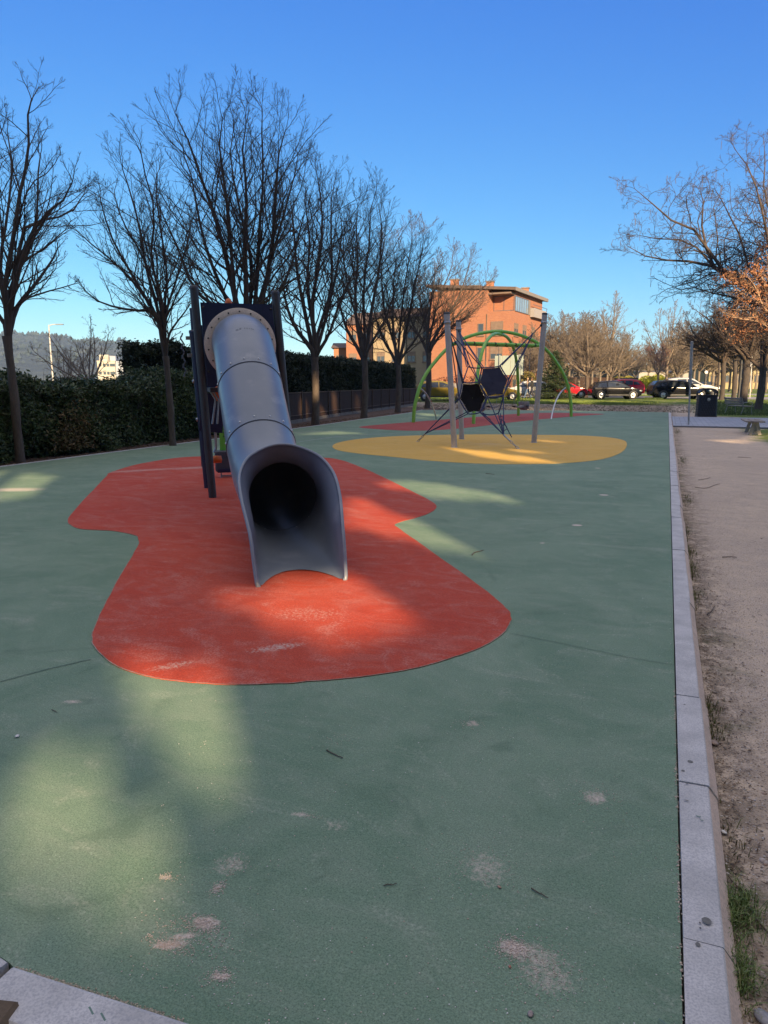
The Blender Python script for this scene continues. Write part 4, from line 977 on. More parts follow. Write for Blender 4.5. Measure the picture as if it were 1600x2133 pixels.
# ------------------------------------------------------------------ far side: hills, buildings
def hill_mat():
    m, nt, b = nodes('wooded_hillside'); n = N(nt); v = n.coord(); f = n.noise(v, .012, 6, .65); f2 = n.noise(v, .05, 5, .75); f3 = n.noise(v, .006, 3)
    col = n.mix(n.rng(f2, .35, .65), (.016, .026, .036), (.036, .050, .052)); col = n.mix(n.rng(f, .5, .62), col, (.075, .09, .075)); col = n.mix(n.rng(f3, .55, .7, 0, .5), col, (.10, .11, .09))  # cold blue tones put distance haze and shade into the colour
    n.lk(col, b.inputs['Base Color']); b.inputs['Roughness'].default_value = .95; n.bump(b, f2, 1.0, 14); return m
M_HILL = hill_mat()
def hills():
    rs = np.random.RandomState(6); nu, nv = 260, 26; V = []
    for i in range(nu):
        px = -300+ (1500)*i/(nu-1); d = ray(px, 797.0); d = d/math.hypot(d[0], d[1])
        # ridge height in picture terms
        ridge = np.interp(px, [-300, -40, 0, 120, 215, 260, 420, 560, 700, 900, 1200], [685, 690, 694, 692, 700, 706, 722, 745, 765, 785, 793]) 
        ridge += 19+1.2*math.sin(px*.09)+rs.uniform(-1.6, 1.6)
        for j in range(nv):
            t = j/(nv-1); D = 900+ 900*t; hgt = (797-ridge)/1500*1800*.98*(t**.9)*(1+.04*math.sin(px*.03+j*.5)) + 3*math.sin(px*.11+j*1.7)*t + rs.uniform(-2, 2)*t
            V.append((d[0]*D, d[1]*D, .2+hgt))
    mb = MB(); mb.grid(np.array(V), nu, nv, smooth=False, flip=True)
    tag(mb.build('hills', M_HILL), kind='structure')
    # tree line on the ridge
    P = []; 
    mb = MB(); m2 = 0
    for k in range(1500):
        i = rs.randint(0, nu-60); j = nv-1 if rs.rand() < .6 else rs.randint(6, nv); c = np.array(V[i*nv+j])+np.array([rs.uniform(-5, 5), rs.uniform(-5, 5), 0]); h = rs.uniform(4, 10)
        a = rs.uniform(0, 6.28, 6); q = [c+np.array([math.cos(t)*h*.5, math.sin(t)*h*.5, h*.25]) for t in np.sort(a)]; V2 = q+[c+UZ*h, c-UZ*h*.2]
        F = [[t, (t+1) % 6, 6] for t in range(6)]+[[(t+1) % 6, t, 7] for t in range(6)]; mb.add(np.array(V2), np.array(F))
    tag(mb.build('hill_woods', mat('hill_tree', (.022, .034, .040), (.045, .06, .058), .05, .95)), 'woodland dotted over the far hillside and its ridge', 'woods', kind='stuff')  # follows the blue haze tint of the hillside colour
hills()
def brick(name, c1, c2, mortar, scale=1.0):
    m, nt, b = nodes(name); n = N(nt); v = n.coord(rot=(math.pi/2, 0, 0)); tc = n.mk('ShaderNodeTexCoord'); sp = n.mk('ShaderNodeSeparateXYZ'); n.lk(tc.outputs['Object'], sp.inputs[0]); cb = n.mk('ShaderNodeCombineXYZ')
    n.lk(n.math('ADD', sp.outputs[0], sp.outputs[1]), cb.inputs[0]); n.lk(sp.outputs[2], cb.inputs[1])
    br = n.mk('ShaderNodeTexBrick'); n.lk(cb.outputs[0], br.inputs['Vector']); br.inputs['Scale'].default_value = scale; br.inputs['Brick Width'].default_value = .26; br.inputs['Row Height'].default_value = .075; br.inputs['Mortar Size'].default_value = .008
    for k_, c in (('Color1', c1), ('Color2', c2), ('Mortar', mortar)): br.inputs[k_].default_value = (*c, 1)
    f = n.noise(n.coord(), .7, 4); col = n.mix(n.rng(f, .3, .75, 0, .35), br.outputs[0], c2); n.lk(col, b.inputs['Base Color']); b.inputs['Roughness'].default_value = .85; return m
M_BRICK = brick('orange_brick', (.34, .135, .068), (.27, .10, .052), (.32, .19, .12))
M_BRICK2 = brick('cream_brick', (.33, .26, .16), (.29, .22, .14), (.28, .22, .15))
M_ROOFT = mat('brown_roof_tile', (.13, .085, .065), (.09, .065, .055), 2, .9)
M_FASC = mat('pale_fascia', (.20, .18, .165), (.16, .145, .135), 3, .8)
M_GLASS = mat('window_glass', (.04, .05, .06), (.06, .075, .09), .6, .08, spec=.8)
M_GLASSB = mat('sky_glass', (.20, .30, .40), (.14, .2, .28), .6, .05, spec=1.0)
M_FRAME = mat('window_frame', (.10, .10, .11), rough=.5)
M_WHITEF = mat('white_frame', (.30, .28, .26), rough=.6)
M_SHUT = mat('beige_shutter', (.20, .14, .10), (.16, .11, .08), 4, .8)
def face_frame(o, d, up=(0, 0, 1)):
    d = vn(d); u = np.array(up, float); n = np.cross(d, u); return np.array(o, float), d, n, u
def wall_quad(mb, fr, x0, x1, z0, z1, out=0.0, mat_=0):
    o, d, n, u = fr; P = [o+d*x0+u*z0+n*out, o+d*x1+u*z0+n*out, o+d*x1+u*z1+n*out, o+d*x0+u*z1+n*out]; mb.add(P, [[0, 1, 2, 3]], False, mat_)
def wbox(mb, fr, x0, x1, z0, z1, y0, y1, mat_=0):
    o, d, n, u = fr; P = []
    for y in (y0, y1): P += [o+d*x0+u*z0+n*y, o+d*x1+u*z0+n*y, o+d*x1+u*z1+n*y, o+d*x0+u*z1+n*y]
    mb.add(P, np.array([(3, 2, 1, 0), (4, 5, 6, 7), (0, 1, 5, 4), (1, 2, 6, 5), (2, 3, 7, 6), (3, 0, 4, 7)]), False, mat_)
def window(root, fr, x0, x1, z0, z1, panes=2, glass=None, frame=None, shutter=0.0, sill=True):
    mb = MB(); t = .07
    for a in ((x0, x1, z0, z0+t), (x0, x1, z1-t, z1), (x0, x0+t, z0+t, z1-t), (x1-t, x1, z0+t, z1-t)): wbox(mb, fr, *a, -.04, .045)
    for i in range(1, panes): x = x0+(x1-x0)*i/panes; wbox(mb, fr, x-.03, x+.03, z0+t, z1-t, -.04, .04)
    if sill: wbox(mb, fr, x0-.08, x1+.08, z0-.1, z0-.003, -.02, .12)
    w = mb.build('window', frame or M_WHITEF, root)
    mb = MB(); wbox(mb, fr, x0+t, x1-t, z0+t, z1-t-(z1-z0)*shutter, -.03, .012); mb.build('pane', glass or M_GLASS, w)
    if shutter: mb = MB(); wbox(mb, fr, x0+t, x1-t, z1-t-(z1-z0)*shutter, z1-t, -.03, .03); mb.build('shutter', M_SHUT, w)
    return w
def brick_block():
    K = onground(1058, 78.0); K = np.array(K); z0 = 0.0
    th = math.radians(27.7); fwd = np.array([FV[0], FV[1], 0]); fwd = vn(fwd)
    dA = -(RV*math.cos(th) - fwd*math.sin(th)); dB = RV*math.sin(th)+fwd*math.cos(th)     # A runs left from the corner, B runs away to the right
    root = empty('brick_apartment_building', tuple(K), 0, 'orange brick apartment block with a stepped top-floor balcony and sloping roof', 'building')
    LA, LB, LC = 9.4, 12.4, 2.5     # widths; LC = width of the recessed top terrace on side A
    HT, HL = 11.3, 8.85              # full height and the terrace parapet height
    o = np.zeros(3)
    A_ = (o, -dA, None, None)
    frA = face_frame(dA*LA, -dA)     # x runs left -> right along face A
    frB = face_frame(o, dB)
    def quad(mb, pts): mb.add(np.array(pts), [[0, 1, 2, 3]])
    mb = MB(); zb = -.4
    roofz = lambda x, y: 11.55 + .0*x
    # main body: everything below the terrace level
    P = [o, dB*LB, dB*LB+dA*LA, dA*LA]
    mb.prism([tuple(q[:2]) for q in [dA*LA, o, dB*LB, dB*LB+dA*LA]], zb, HL)
    # upper part set back behind the terrace on the corner
    U = [dA*LA, dA*LC, dA*LC+dB*1.6, dB*1.6+o+dA*.02, dB*LB+dA*.02, dB*LB+dA*LA]
    mb.prism([tuple(q[:2]) for q in U], HL+.003, HT)
    wall = mb.build('wall', M_BRICK, root)
    # pitched roof over it, running down to the right
    e = .5; R = [dA*(LA+.2)-dB*e, dA*(-.55)-dB*.15, dA*(-.55)+dB*(LB+e), dA*(LA+.2)+dB*(LB+e)]
    hts = [11.75, 10.95, 10.95, 11.75]; mb = MB(); T = [q+UZ*(h+.30) for q, h in zip(R, hts)]; Bt = [q+UZ*h for q, h in zip(R, hts)]
    mb.add(T+Bt, np.array([(0, 1, 2, 3), (7, 6, 5, 4), (0, 4, 5, 1), (1, 5, 6, 2), (2, 6, 7, 3), (3, 7, 4, 0)])); rf = mb.build('roof', M_ROOFT, root)
    mb = MB(); q0, q1, q2 = R[0], R[1], R[2]
    for a, b, ha, hb in ((q1, q2, hts[1], hts[2]),):
        n_ = dA*-1; mb.add([a+UZ*(ha-.04)+n_*.03, b+UZ*(hb-.04)+n_*.03, b+UZ*(hb+.33)+n_*.03, a+UZ*(ha+.33)+n_*.03, a+UZ*(ha-.04)-n_*.2, b+UZ*(hb-.04)-n_*.2], [[0, 1, 2, 3], [0, 4, 5, 1]])
    mb.build('fascia', M_FASC, rf)
    # gable infill between wall top and the roof
    mb = MB(); mb.prism([tuple(q[:2]) for q in [dA*LA, dA*LC, dA*LC+dB*LB, dA*LA+dB*LB]], HT+.002, 11.2); mb.build('gable', M_BRICK, root)
    for (a, b, w, h) in ((7.2, 2.0, .9, 1.0), (5.2, 3.4, 1.0, .55), (3.0, 2.0, .8, .95), (1.2, 9.2, .8, 1.15)):
        mb = MB(); c = dA*a+dB*b; zt = 11.4-.1*(5-a); mb.box((c[0], c[1], zt+h/2), (w, w*.8, h), rz=th-.37); c_ = mb.build('chimney', M_BRICK, rf)
        mb = MB(); mb.box((c[0], c[1], zt+h+.07), (w+.16, w*.8+.16, .12), rz=th-.37); mb.build('chimney_cap', M_FASC, c_)
    # top-floor terrace: glazing set back, strip window on side B, pale column, balcony further along
    frT = face_frame(dA*LC+dB*1.62, -dA); window(root, frT, .1, LC-.05, HL+.15, HL+1.75, 2, M_GLASS, M_FRAME, sill=False)
    mb = MB(); wbox(mb, frA, LA-LC, LA+.02, HL+1.78, HL+1.95, -1.55, .03); mb.build('lintel', M_SHUT, root)
    frBt = face_frame(dB*.0+dA*.0, dB)
    window(root, face_frame(dB*1.65-dA*.01, dB), 0, 4.9, HL+.10, HL+1.72, 6, M_GLASSB, M_FRAME, sill=False)
    mb = MB(); wbox(mb, frB, 6.65, 7.2, HL+.1, HL+1.7, -.1, .05); mb.build('column', M_FASC, root)
    mb = MB(); wbox(mb, frB, 7.3, 12.6, HL-.1, HL+.9, .03, .5); mb.build('balcony', mat('balcony_wall', (.30, .28, .28), rough=.9), root)
    mb = MB(); wbox(mb, frB, 7.3, 13.3, HL+1.25, HL+1.30, .35, .40); wbox(mb, frB, 13.0, 13.05, HL+.9, HL+1.3, .35, .4); mb.build('balcony_rail', M_FRAME, root)
    for zf in (.9, 3.8, 6.35):
        for (a, b, hh_, sh) in ((LA-3.6, LA-2.9, 1.3, 0), (LA-2.1, LA-.7, 1.45, .55)): window(root, frA, a, b, zf, zf+hh_, 1 if a < LA-3 else 2, M_GLASS, M_SHUT, sh)
        for a in (1.5, 4.6, 8.0): window(root, frB, a, a+1.5, zf, zf+1.35, 2, M_GLASS, M_SHUT, .4)
    mb = MB(); mb.tube([-dA*.0+np.array(frA[0])+frA[1]*(LA-LC-.05)+frA[2]*.05+UZ*0, np.array(frA[0])+frA[1]*(LA-LC-.05)+frA[2]*.05+UZ*8.6], .05, 6); mb.build('drainpipe', M_SHUT, root)
    return root
brick_block()
def simple_block(label, px0, px1, Z, H, m, roofm, cols, floors, storey=2.9, z0=.9, slope=1.2, depth=9, cat='building', name='apartment_building', glass=None, sh=.35, skew=0.0, wins=(1.1, 1.3)):
    a = np.array(onground(px0, Z)); b = np.array(onground(px1, Z+skew)); d = b-a; d[2] = 0; L = np.linalg.norm(d); d = vn(d); n_ = np.array([-d[1], d[0], 0])
    root = empty(name, tuple(a), 0, label, cat); fr = face_frame((0, 0, 0), d)
    mb = MB(); mb.prism([tuple(q[:2]) for q in [d*0, d*L, d*L+n_*depth, n_*depth]], -.4, H); mb.build('wall', m, root)
    mb = MB(); e = .35; P = [d*-e-n_*e, d*(L+e)-n_*e, d*(L+e)+n_*(depth+e), d*-e+n_*(depth+e)]; mid0 = d*-e+n_*depth/2; mid1 = d*(L+e)+n_*depth/2
    V = [p+UZ*(H+.003) for p in P]+[mid0+UZ*(H+slope), mid1+UZ*(H+slope)]; mb.add(V, [[0, 1, 5, 4], [2, 3, 4, 5], [1, 2, 5], [3, 0, 4], [3, 2, 1, 0]]); mb.build('roof', roofm, root)
    for f in range(floors):
        for c in range(cols):
            x = L*(c+.5)/cols; window(root, fr, x-wins[0]/2, x+wins[0]/2, z0+f*storey, z0+f*storey+wins[1], 2, glass or M_GLASS, M_SHUT, sh)
    return root
simple_block('cream apartment block between the brick building and the far bare trees', 778, 905, 92, 9.3, M_BRICK2, M_ROOFT, 4, 3, storey=2.9, slope=1.5, skew=-3)
simple_block('low orange brick block seen through the crowns right of the slide', 722, 776, 96, 8.8, M_BRICK, M_ROOFT, 2, 3, slope=1.9, skew=-1)
simple_block('small pink brick gable end showing above the hedge', 696, 722, 100, 6.0, M_BRICK, M_ROOFT, 1, 2, slope=.9)
# white institutional building on the left skyline
def white_block():
    Z = 210; root = empty('white_office_building', onground(205, Z), 0, 'white flat-roofed building on the left skyline above the hedge', 'building')
    M_W = mat('white_render', (.42, .39, .33), (.38, .35, .30), .3, .9); M_W2 = mat('white_render_shaded', (.28, .31, .37), (.25, .28, .34), .4, .7)
    a = np.array(onground(206, Z)); b = np.array(onground(243, Z+.8)); d = vn((b-a)*[1, 1, 0]); L = np.linalg.norm((b-a)[:2]); n_ = np.array([-d[1], d[0], 0]); fr = face_frame((0, 0, 0), d)
    mb = MB(); mb.prism([tuple(q[:2]) for q in [d*0, d*L, d*L+n_*12, n_*12]], -.4, 7.6); mb.prism([tuple(q[:2]) for q in [d*.5+n_*1, d*L*.62+n_*1, d*L*.62+n_*9, d*.5+n_*9]], 7.602, 9.3); mb.build('wall', M_W, root)
    mb = MB(); mb.prism([tuple(q[:2]) for q in [d*(L+.01)+n_*1, d*(L+2.7)+n_*1, d*(L+2.7)+n_*11, d*(L+.01)+n_*11]], -.4, 7.5); mb.prism([tuple(q[:2]) for q in [d*L*.64+n_*2, d*L*.98+n_*2, d*L*.98+n_*8, d*L*.64+n_*8]], 7.602, 9.0); mb.build('shade_toned_side', M_W2, root)  # blue-grey copy of the render: the right face's shade is in its colour
    for z in (5.9, 3.6):
        for x in (.4, 1.6, 2.6, 3.5, 4.2): window(root, fr, x, x+.75, z, z+.85, 1, M_GLASS, M_FRAME, 0, False)
    mb = MB(); mb.prism([tuple(q[:2]) for q in [d*-.1-n_*.1, d*(L+.1)-n_*.1, d*(L+.1)+n_*12, d*-.1+n_*12]], 7.35, 7.55); mb.build('parapet', M_W, root)
white_block()
# street lamp on the left skyline
def street_lamp(label, px, Z, H, r=.09, arm=1.2, sx=1, group=None):
    b = onground(px, Z); root = empty('street_lamp', b, 0, label, 'street lamp', group); m = mat('lamp_post_pale', (.52, .50, .47), rough=.6, metal=.2)
    mb = MB(); mb.tube([(0, 0, -.1), (0, 0, H)], [r, r*.6], 10); mb.build('pole', m, root)
    a = RV*arm*sx; mb = MB(); mb.tube([(0, 0, H-.1), tuple(a*.35+UZ*(H+.05)), tuple(a*.7+UZ*(H+.08))], r*.5, 6); mb.build('arm', m, root)
    mb = MB(); c = a*.95+UZ*(H+.06); mb.box(tuple(c), (.8*abs(arm)/1.2, .34, .12), rz=math.radians(YAW), bevel=.03); mb.build('lamp_head', mat('lamp_head_grey', (.25, .25, .26), rough=.5), root)
street_lamp('tall pale street lamp standing on the left skyline before the hills', 111, 95, 8.7, .12, 1.5)
# ------------------------------------------------------------------ background trees
BG = 'bare winter trees beyond the car park'
def far_tree(label, px, Z, H, spread, seed, fork=.28, r=.16, nl=7, lean=0, bark=None, twig=None, name='bare_tree', group=BG, nk=(12, 9, 6), rmin=None, **kw):
    b = np.array(onground(px, Z)); fk = b+UZ*H*fork+RV*lean
    L = auto_limbs(fk, H*(1-fork)*.93, spread, nl, r, seed); extra = kw.pop('extra', None)
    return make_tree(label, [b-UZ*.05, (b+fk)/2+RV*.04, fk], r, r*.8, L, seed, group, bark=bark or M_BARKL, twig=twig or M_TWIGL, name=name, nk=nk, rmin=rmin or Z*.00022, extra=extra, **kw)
def re_tree(src, label, px, Z, s=1.0, rz=0.0):
    c = copy_tree(src); c.location = onground(px, Z); c.scale = (s, s, s); c.rotation_euler.z = rz; c['label'] = label; return c
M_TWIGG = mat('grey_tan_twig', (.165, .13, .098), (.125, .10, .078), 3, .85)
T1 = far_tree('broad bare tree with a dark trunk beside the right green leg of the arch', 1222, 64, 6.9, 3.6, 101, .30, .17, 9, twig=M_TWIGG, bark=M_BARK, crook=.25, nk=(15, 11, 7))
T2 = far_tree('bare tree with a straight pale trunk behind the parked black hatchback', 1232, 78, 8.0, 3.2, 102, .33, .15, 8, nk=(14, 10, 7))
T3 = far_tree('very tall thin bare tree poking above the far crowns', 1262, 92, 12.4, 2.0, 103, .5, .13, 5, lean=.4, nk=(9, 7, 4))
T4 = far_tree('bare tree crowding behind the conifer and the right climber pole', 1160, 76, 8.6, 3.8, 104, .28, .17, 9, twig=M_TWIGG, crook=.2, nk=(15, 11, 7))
re_tree(T4, 'dense bare tree left of the tall thin one', 1205, 88, 1.12, 1.0)
re_tree(T1, 'rounded bare tree at the right edge of the far thicket', 1272, 84, 1.02, 2.2)
re_tree(T2, 'bare tree half hidden in the far thicket behind the red car', 1250, 98, 1.05, 4.0)
re_tree(T1, 'bare tree low behind the red car, beside the yellow-green bush', 1298, 120, 1.05, 3.6)
re_tree(T4, 'bare tree between the two yellow-green bushes', 1322, 140, 1.0, 5.0)
re_tree(T2, 'bare tree seen through the arch right of the board', 1112, 84, .92, 2.9)
re_tree(T4, 'bare tree behind the green board, before the brick block', 1094, 72, .68, 4.4)
def pods(root, G, base):
    rs = np.random.RandomState(3); t = [G.tips[i] for i in rs.choice(len(G.tips), min(len(G.tips), 160), False)]
    mb = MB()
    for q in t:
        q = np.array(q)-base; L = rs.uniform(.25, .5); mb.tube([q, q+np.array([rs.uniform(-.05, .05), 0, -L*.5]), q+np.array([0, 0, -L])], .012, 3, caps=False)
    mb.build('seed_pods', M_TWIGG, root)['kind'] = 'stuff'
T5 = far_tree('young bare tree with hanging pods and a forked pale trunk beside the black estate car', 1387, 66, 8.4, 3.1, 105, .34, .11, 7, extra=pods, nk=(10, 7, 4))
M_BLOSS = leaf_mat('dusky_pink_buds', [(.22, .09, .08), (.30, .13, .10), (.18, .09, .07)], .8)
def buds(root, G, base, k=2500, s=.07, m=None, nm='buds'):
    rs = np.random.RandomState(9); n = len(G.tips); P = np.array([tuple(G.tips[i]) for i in rs.randint(0, n, k)])-base + rs.normal(0, .12, (k, 3)); mb = MB(); V, F = leaf_quads(P, s, rs, .6); mb.add(V, F); mb.build(nm, m or M_BLOSS, root)
far_tree('small tree with dusky pink buds and a thin staked trunk', 1370, 63, 4.9, 1.7, 106, .42, .08, 6, extra=buds, nk=(8, 6, 4))
for i, (px, Z, s_, src, lb) in enumerate([(1418, 110, 1.2, T4, 'bare tree rising behind the white car roof'), (1445, 125, 1.3, T2, 'tan bare tree behind the lamp pole'), (1470, 100, 1.05, T4, 'tan bare tree behind the litter bin'), (1492, 130, 1.35, T1, 'broad tan bare tree far behind the bench'),
        (1520, 105, 1.1, T2, 'tan bare tree seen between the two thin dark trunks'), (1556, 120, 1.25, T4, 'tan bare tree behind the road sign'), (1596, 98, 1.1, T1, 'tan bare tree at the right edge behind the dark trunk'), (1350, 165, 1.4, T2, 'distant bare tree over the yellow-green bush'),
        (1390, 150, 1.3, T1, 'distant bare tree behind the budding tree'), (1435, 170, 1.6, T4, 'farthest bare tree on the skyline right of centre'), (1575, 150, 1.5, T2, 'distant tan bare tree right of the road sign')]):
    re_tree(src, lb, px, Z, s_, i*1.3)
# pale bare tree beyond the hedge on the left
far_tree('pale bare tree beyond the hedge, in front of the wooded hill', 186, 46, 5.6, 3.2, 111, .32, .10, 8, nk=(9, 7, 4), crook=.3, group='pale bare trees beyond the left hedge')
far_tree('small pale bare tree beyond the hedge, right of the street lamp', 146, 52, 4.2, 2.3, 112, .3, .08, 7, nk=(8, 6, 4), crook=.3, group='pale bare trees beyond the left hedge')
# bushes, conifer
def bush(label, px, Z, w, h, cols, seed, n=6000, size=.16, name='bush', group=None, loc=None, zc=.55):
    rs = np.random.RandomState(seed); b = np.array(loc if loc is not None else onground(px, Z)); root = empty(name, tuple(b), 0, label, 'bush', group)
    ctr = [(rs.uniform(-.55, .55)*w/2, rs.uniform(-.55, .55)*w/2, h*rs.uniform(.35, .75), rs.uniform(.28, .5)) for _ in range(9)]
    P = []
    for k in range(n):
        c = ctr[rs.randint(9)]; v = rs.normal(size=3); v /= np.linalg.norm(v); rr_ = c[3]*(rs.uniform(.55, 1)**.5); P.append((c[0]+v[0]*rr_*w*.6, c[1]+v[1]*rr_*w*.6, max(.02, c[2]+v[2]*rr_*h*.62)))
    mb = MB(); V, F = leaf_quads(np.array(P), size, rs, .6); mb.add(V, F); mb.build('foliage', leaf_mat(name+'_leaf', cols, .6), root)
    mb = MB()
    for i in range(5):
        c = ctr[i]; mb.tube([(c[0]*.1, c[1]*.1, -.05), (c[0]*.5, c[1]*.5, c[2]*.5), (c[0], c[1], c[2])], [.05, .035, .015], 6)
    mb.build('stem', M_BARK, root); return root
bush('bright yellow-green rounded bush behind the cars', 1352, 105, 4.6, 3.0, [(.20, .24, .02), (.32, .34, .03), (.40, .40, .05)], 1, 9000, .2)
bush('olive yellow rounded bush left of the brighter one', 1297, 112, 4.4, 2.7, [(.20, .19, .03), (.28, .25, .05)], 2, 8000, .2)
bush('ochre bush behind the budding tree trunk', 1400, 118, 4.0, 2.7, [(.24, .19, .05), (.32, .25, .07)], 3, 8000, .2)
bush('dry brown bush at the foot of the brick building', 935, 74, 5.0, 2.1, [(.22, .09, .05), (.32, .13, .07)], 4, 5000, .2)
bush('low orange-brown bush beside the green board', 1102, 70, 3.0, 2.6, [(.16, .12, .04), (.22, .17, .05), (.12, .12, .04)], 5, 5000, .18)
def conifer(label, px, Z, H, R, seed):
    rs = np.random.RandomState(seed); b = onground(px, Z); root = empty('conifer', b, 0, label, 'conifer')
    mb = MB(); mb.tube([(0, 0, -.1), (.02, 0, H*.95)], [.10, .02], 8); mb.build('trunk', M_BARK, root)
    P = []
    for k in range(210):
        t = rs.uniform(0, 1)**1.1; z = .25+t*(H-.3); a = rs.uniform(0, 6.28); L = R*(1-t)**.8*rs.uniform(.65, 1.1)+.1
        m_ = int(12+L*55); u = rs.uniform(0.05, 1, m_); w = .09+.13*u*(1-t)
        P.append(np.stack([np.cos(a)*L*u+rs.normal(0, 1, m_)*w, np.sin(a)*L*u+rs.normal(0, 1, m_)*w, z-.22*u*L+.12*u*u*L+rs.normal(0, .05, m_)], 1))
    mb = MB(); V, F = leaf_quads(np.concatenate(P), .13, rs, .4); mb.add(V, F); mb.build('crown', leaf_mat('conifer_needles', [(.012, .022, .010), (.025, .04, .014), (.04, .055, .02)], .7), root)
conifer('dark pointed conifer standing behind the right grey climber pole', 1156, 60, 4.0, 1.9, 5)
# fence and lawn behind the car park
def far_fence(label, pxs, Z0, Z1, h, m):
    root = empty('fence', onground(pxs[0], Z0), 0, label, 'fence'); o = np.array(root.location); mb = MB(); pb = MB(); k = 0
    a = np.array(onground(pxs[0], Z0)); b = np.array(onground(pxs[1], Z1)); L = np.linalg.norm(b-a); n = int(L/.16); ang = math.atan2((b-a)[1], (b-a)[0])
    for i in range(n):
        p = a+(b-a)*i/n-o; mb.box((p[0], p[1], h/2+.1), (.12, .025, h), rz=ang)
        if i % 15 == 0: pb.box((p[0], p[1], h/2+.1), (.07, .07, h+.15), rz=ang)
    mb.build('slats', m, root); pb.build('fence_posts', M_FPOST, root)
far_fence('dark slatted fence behind the far bare trees and cars', (1070, 1330), 88, 104, 1.9, M_SLAT)
far_fence('grey railing in front of the brick building', (890, 1000), 70, 72, 1.15, mat('grey_rail', (.2, .19, .18), rough=.8))
# long pale wall / building at the far right
simple_block('pale yellow low building behind the trees at the right edge', 1476, 1680, 150, 5.2, mat('pale_yellow_wall', (.32, .27, .15), (.28, .24, .13), .5, .9), M_FASC, 9, 1, slope=.4, z0=1.4, sh=0, wins=(1.6, 1.4))
simple_block('long low white building far behind the parked cars', 1330, 1440, 175, 3.9, mat('white_low_wall', (.36, .34, .31), rough=.9), M_FASC, 7, 1, slope=.3, z0=1.2, sh=0)
# green-grey board on posts
def board():
    b = np.array(onground(1059, 68)); root = empty('hoarding_board', tuple(b), 0, 'large pale green-grey board on posts seen from behind', 'board'); m = mat('board_back', (.20, .25, .225), (.17, .215, .195), 1, .6)
    rz = math.radians(YAW); mb = MB()
    for i, (x, w, zt) in enumerate([(-.98, .70, 3.78), (-.24, .74, 3.80), (.52, .74, 3.86), (1.12, .42, 3.90)]):
        c = RV*x; mb.box((c[0], c[1], (2.02+zt)/2), (w, .04, zt-2.02), rz=rz)
    mb.build('panel', m, root); mb = MB()
    for z in (2.25, 3.45): mb.box((0, 0.03, z), (2.75, .05, .05), rz=rz)
    mb.build('cross_bar', mat('board_bar', (.45, .48, .46), rough=.5), root)
    for x in (-.9, 1.0):
        mb = MB(); c = RV*x-FV*np.array([1, 1, 0])*.09; mb.box((c[0], c[1], 1.9), (.14, .14, 3.9), rz=rz); mb.build('post', mat('board_post', (.16, .19, .19), rough=.6), root)
board()

for i, (px, Z, s_, src, lb) in enumerate([(1185, 96, 1.25, T2, 'bare tree rising behind the conifer'), (1225, 104, 1.3, T4, 'dense bare tree behind the straight pale trunk'), (1145, 90, 1.15, T1, 'bare tree behind the top of the right climber pole'), (1288, 100, 1.1, T2, 'bare tree at the right end of the far thicket'),
        (1408, 92, 1.05, T1, 'tan bare tree behind the forked pale tree'), (1455, 92, 1.05, T2, 'tan bare tree over the white car'), (1484, 112, 1.25, T4, 'tan bare tree above the litter bin'), (1508, 140, 1.5, T1, 'far tan tree left of the slim dark post'),
        (1535, 92, 1.0, T4, 'tan bare tree right behind the slim dark post'), (1565, 100, 1.15, T2, 'tan bare tree behind the sign disc'), (1585, 130, 1.5, T4, 'far tan tree left of the crooked dark trunk'), (1615, 110, 1.3, T1, 'tan bare tree just past the right edge')]):
    re_tree(src, lb, px, Z, s_, 2+i*1.7)
def far_belt():
    "the wooded, built-up distance that closes the view along the road"
    rs = np.random.RandomState(21); P = []
    for px in np.arange(640, 1900, 7.0):
        Z = rs.uniform(230, 330); b_ = np.array(onground(px+rs.uniform(-4, 4), Z)); h = rs.uniform(6.5, 12.5)*(1 if px > 1000 else .75); n_ = 60; v = rs.normal(size=(n_, 3)); v /= np.linalg.norm(v, axis=1)[:, None]
        P.append(b_+np.array([0, 0, h*.52])+v*np.array([h*.42, h*.42, h*.52])*rs.uniform(.5, 1, (n_, 1)))
    mb = MB(); V, F = leaf_quads(np.concatenate(P), 3.0, rs, .5); mb.add(V, F)
    tag(mb.build('far_woods', leaf_mat('far_wood_tone', [(.075, .062, .055), (.12, .10, .08), (.10, .09, .05), (.14, .11, .085)], .9)), 'brown winter woods closing the far distance behind everything', 'woods', kind='stuff')
far_belt()
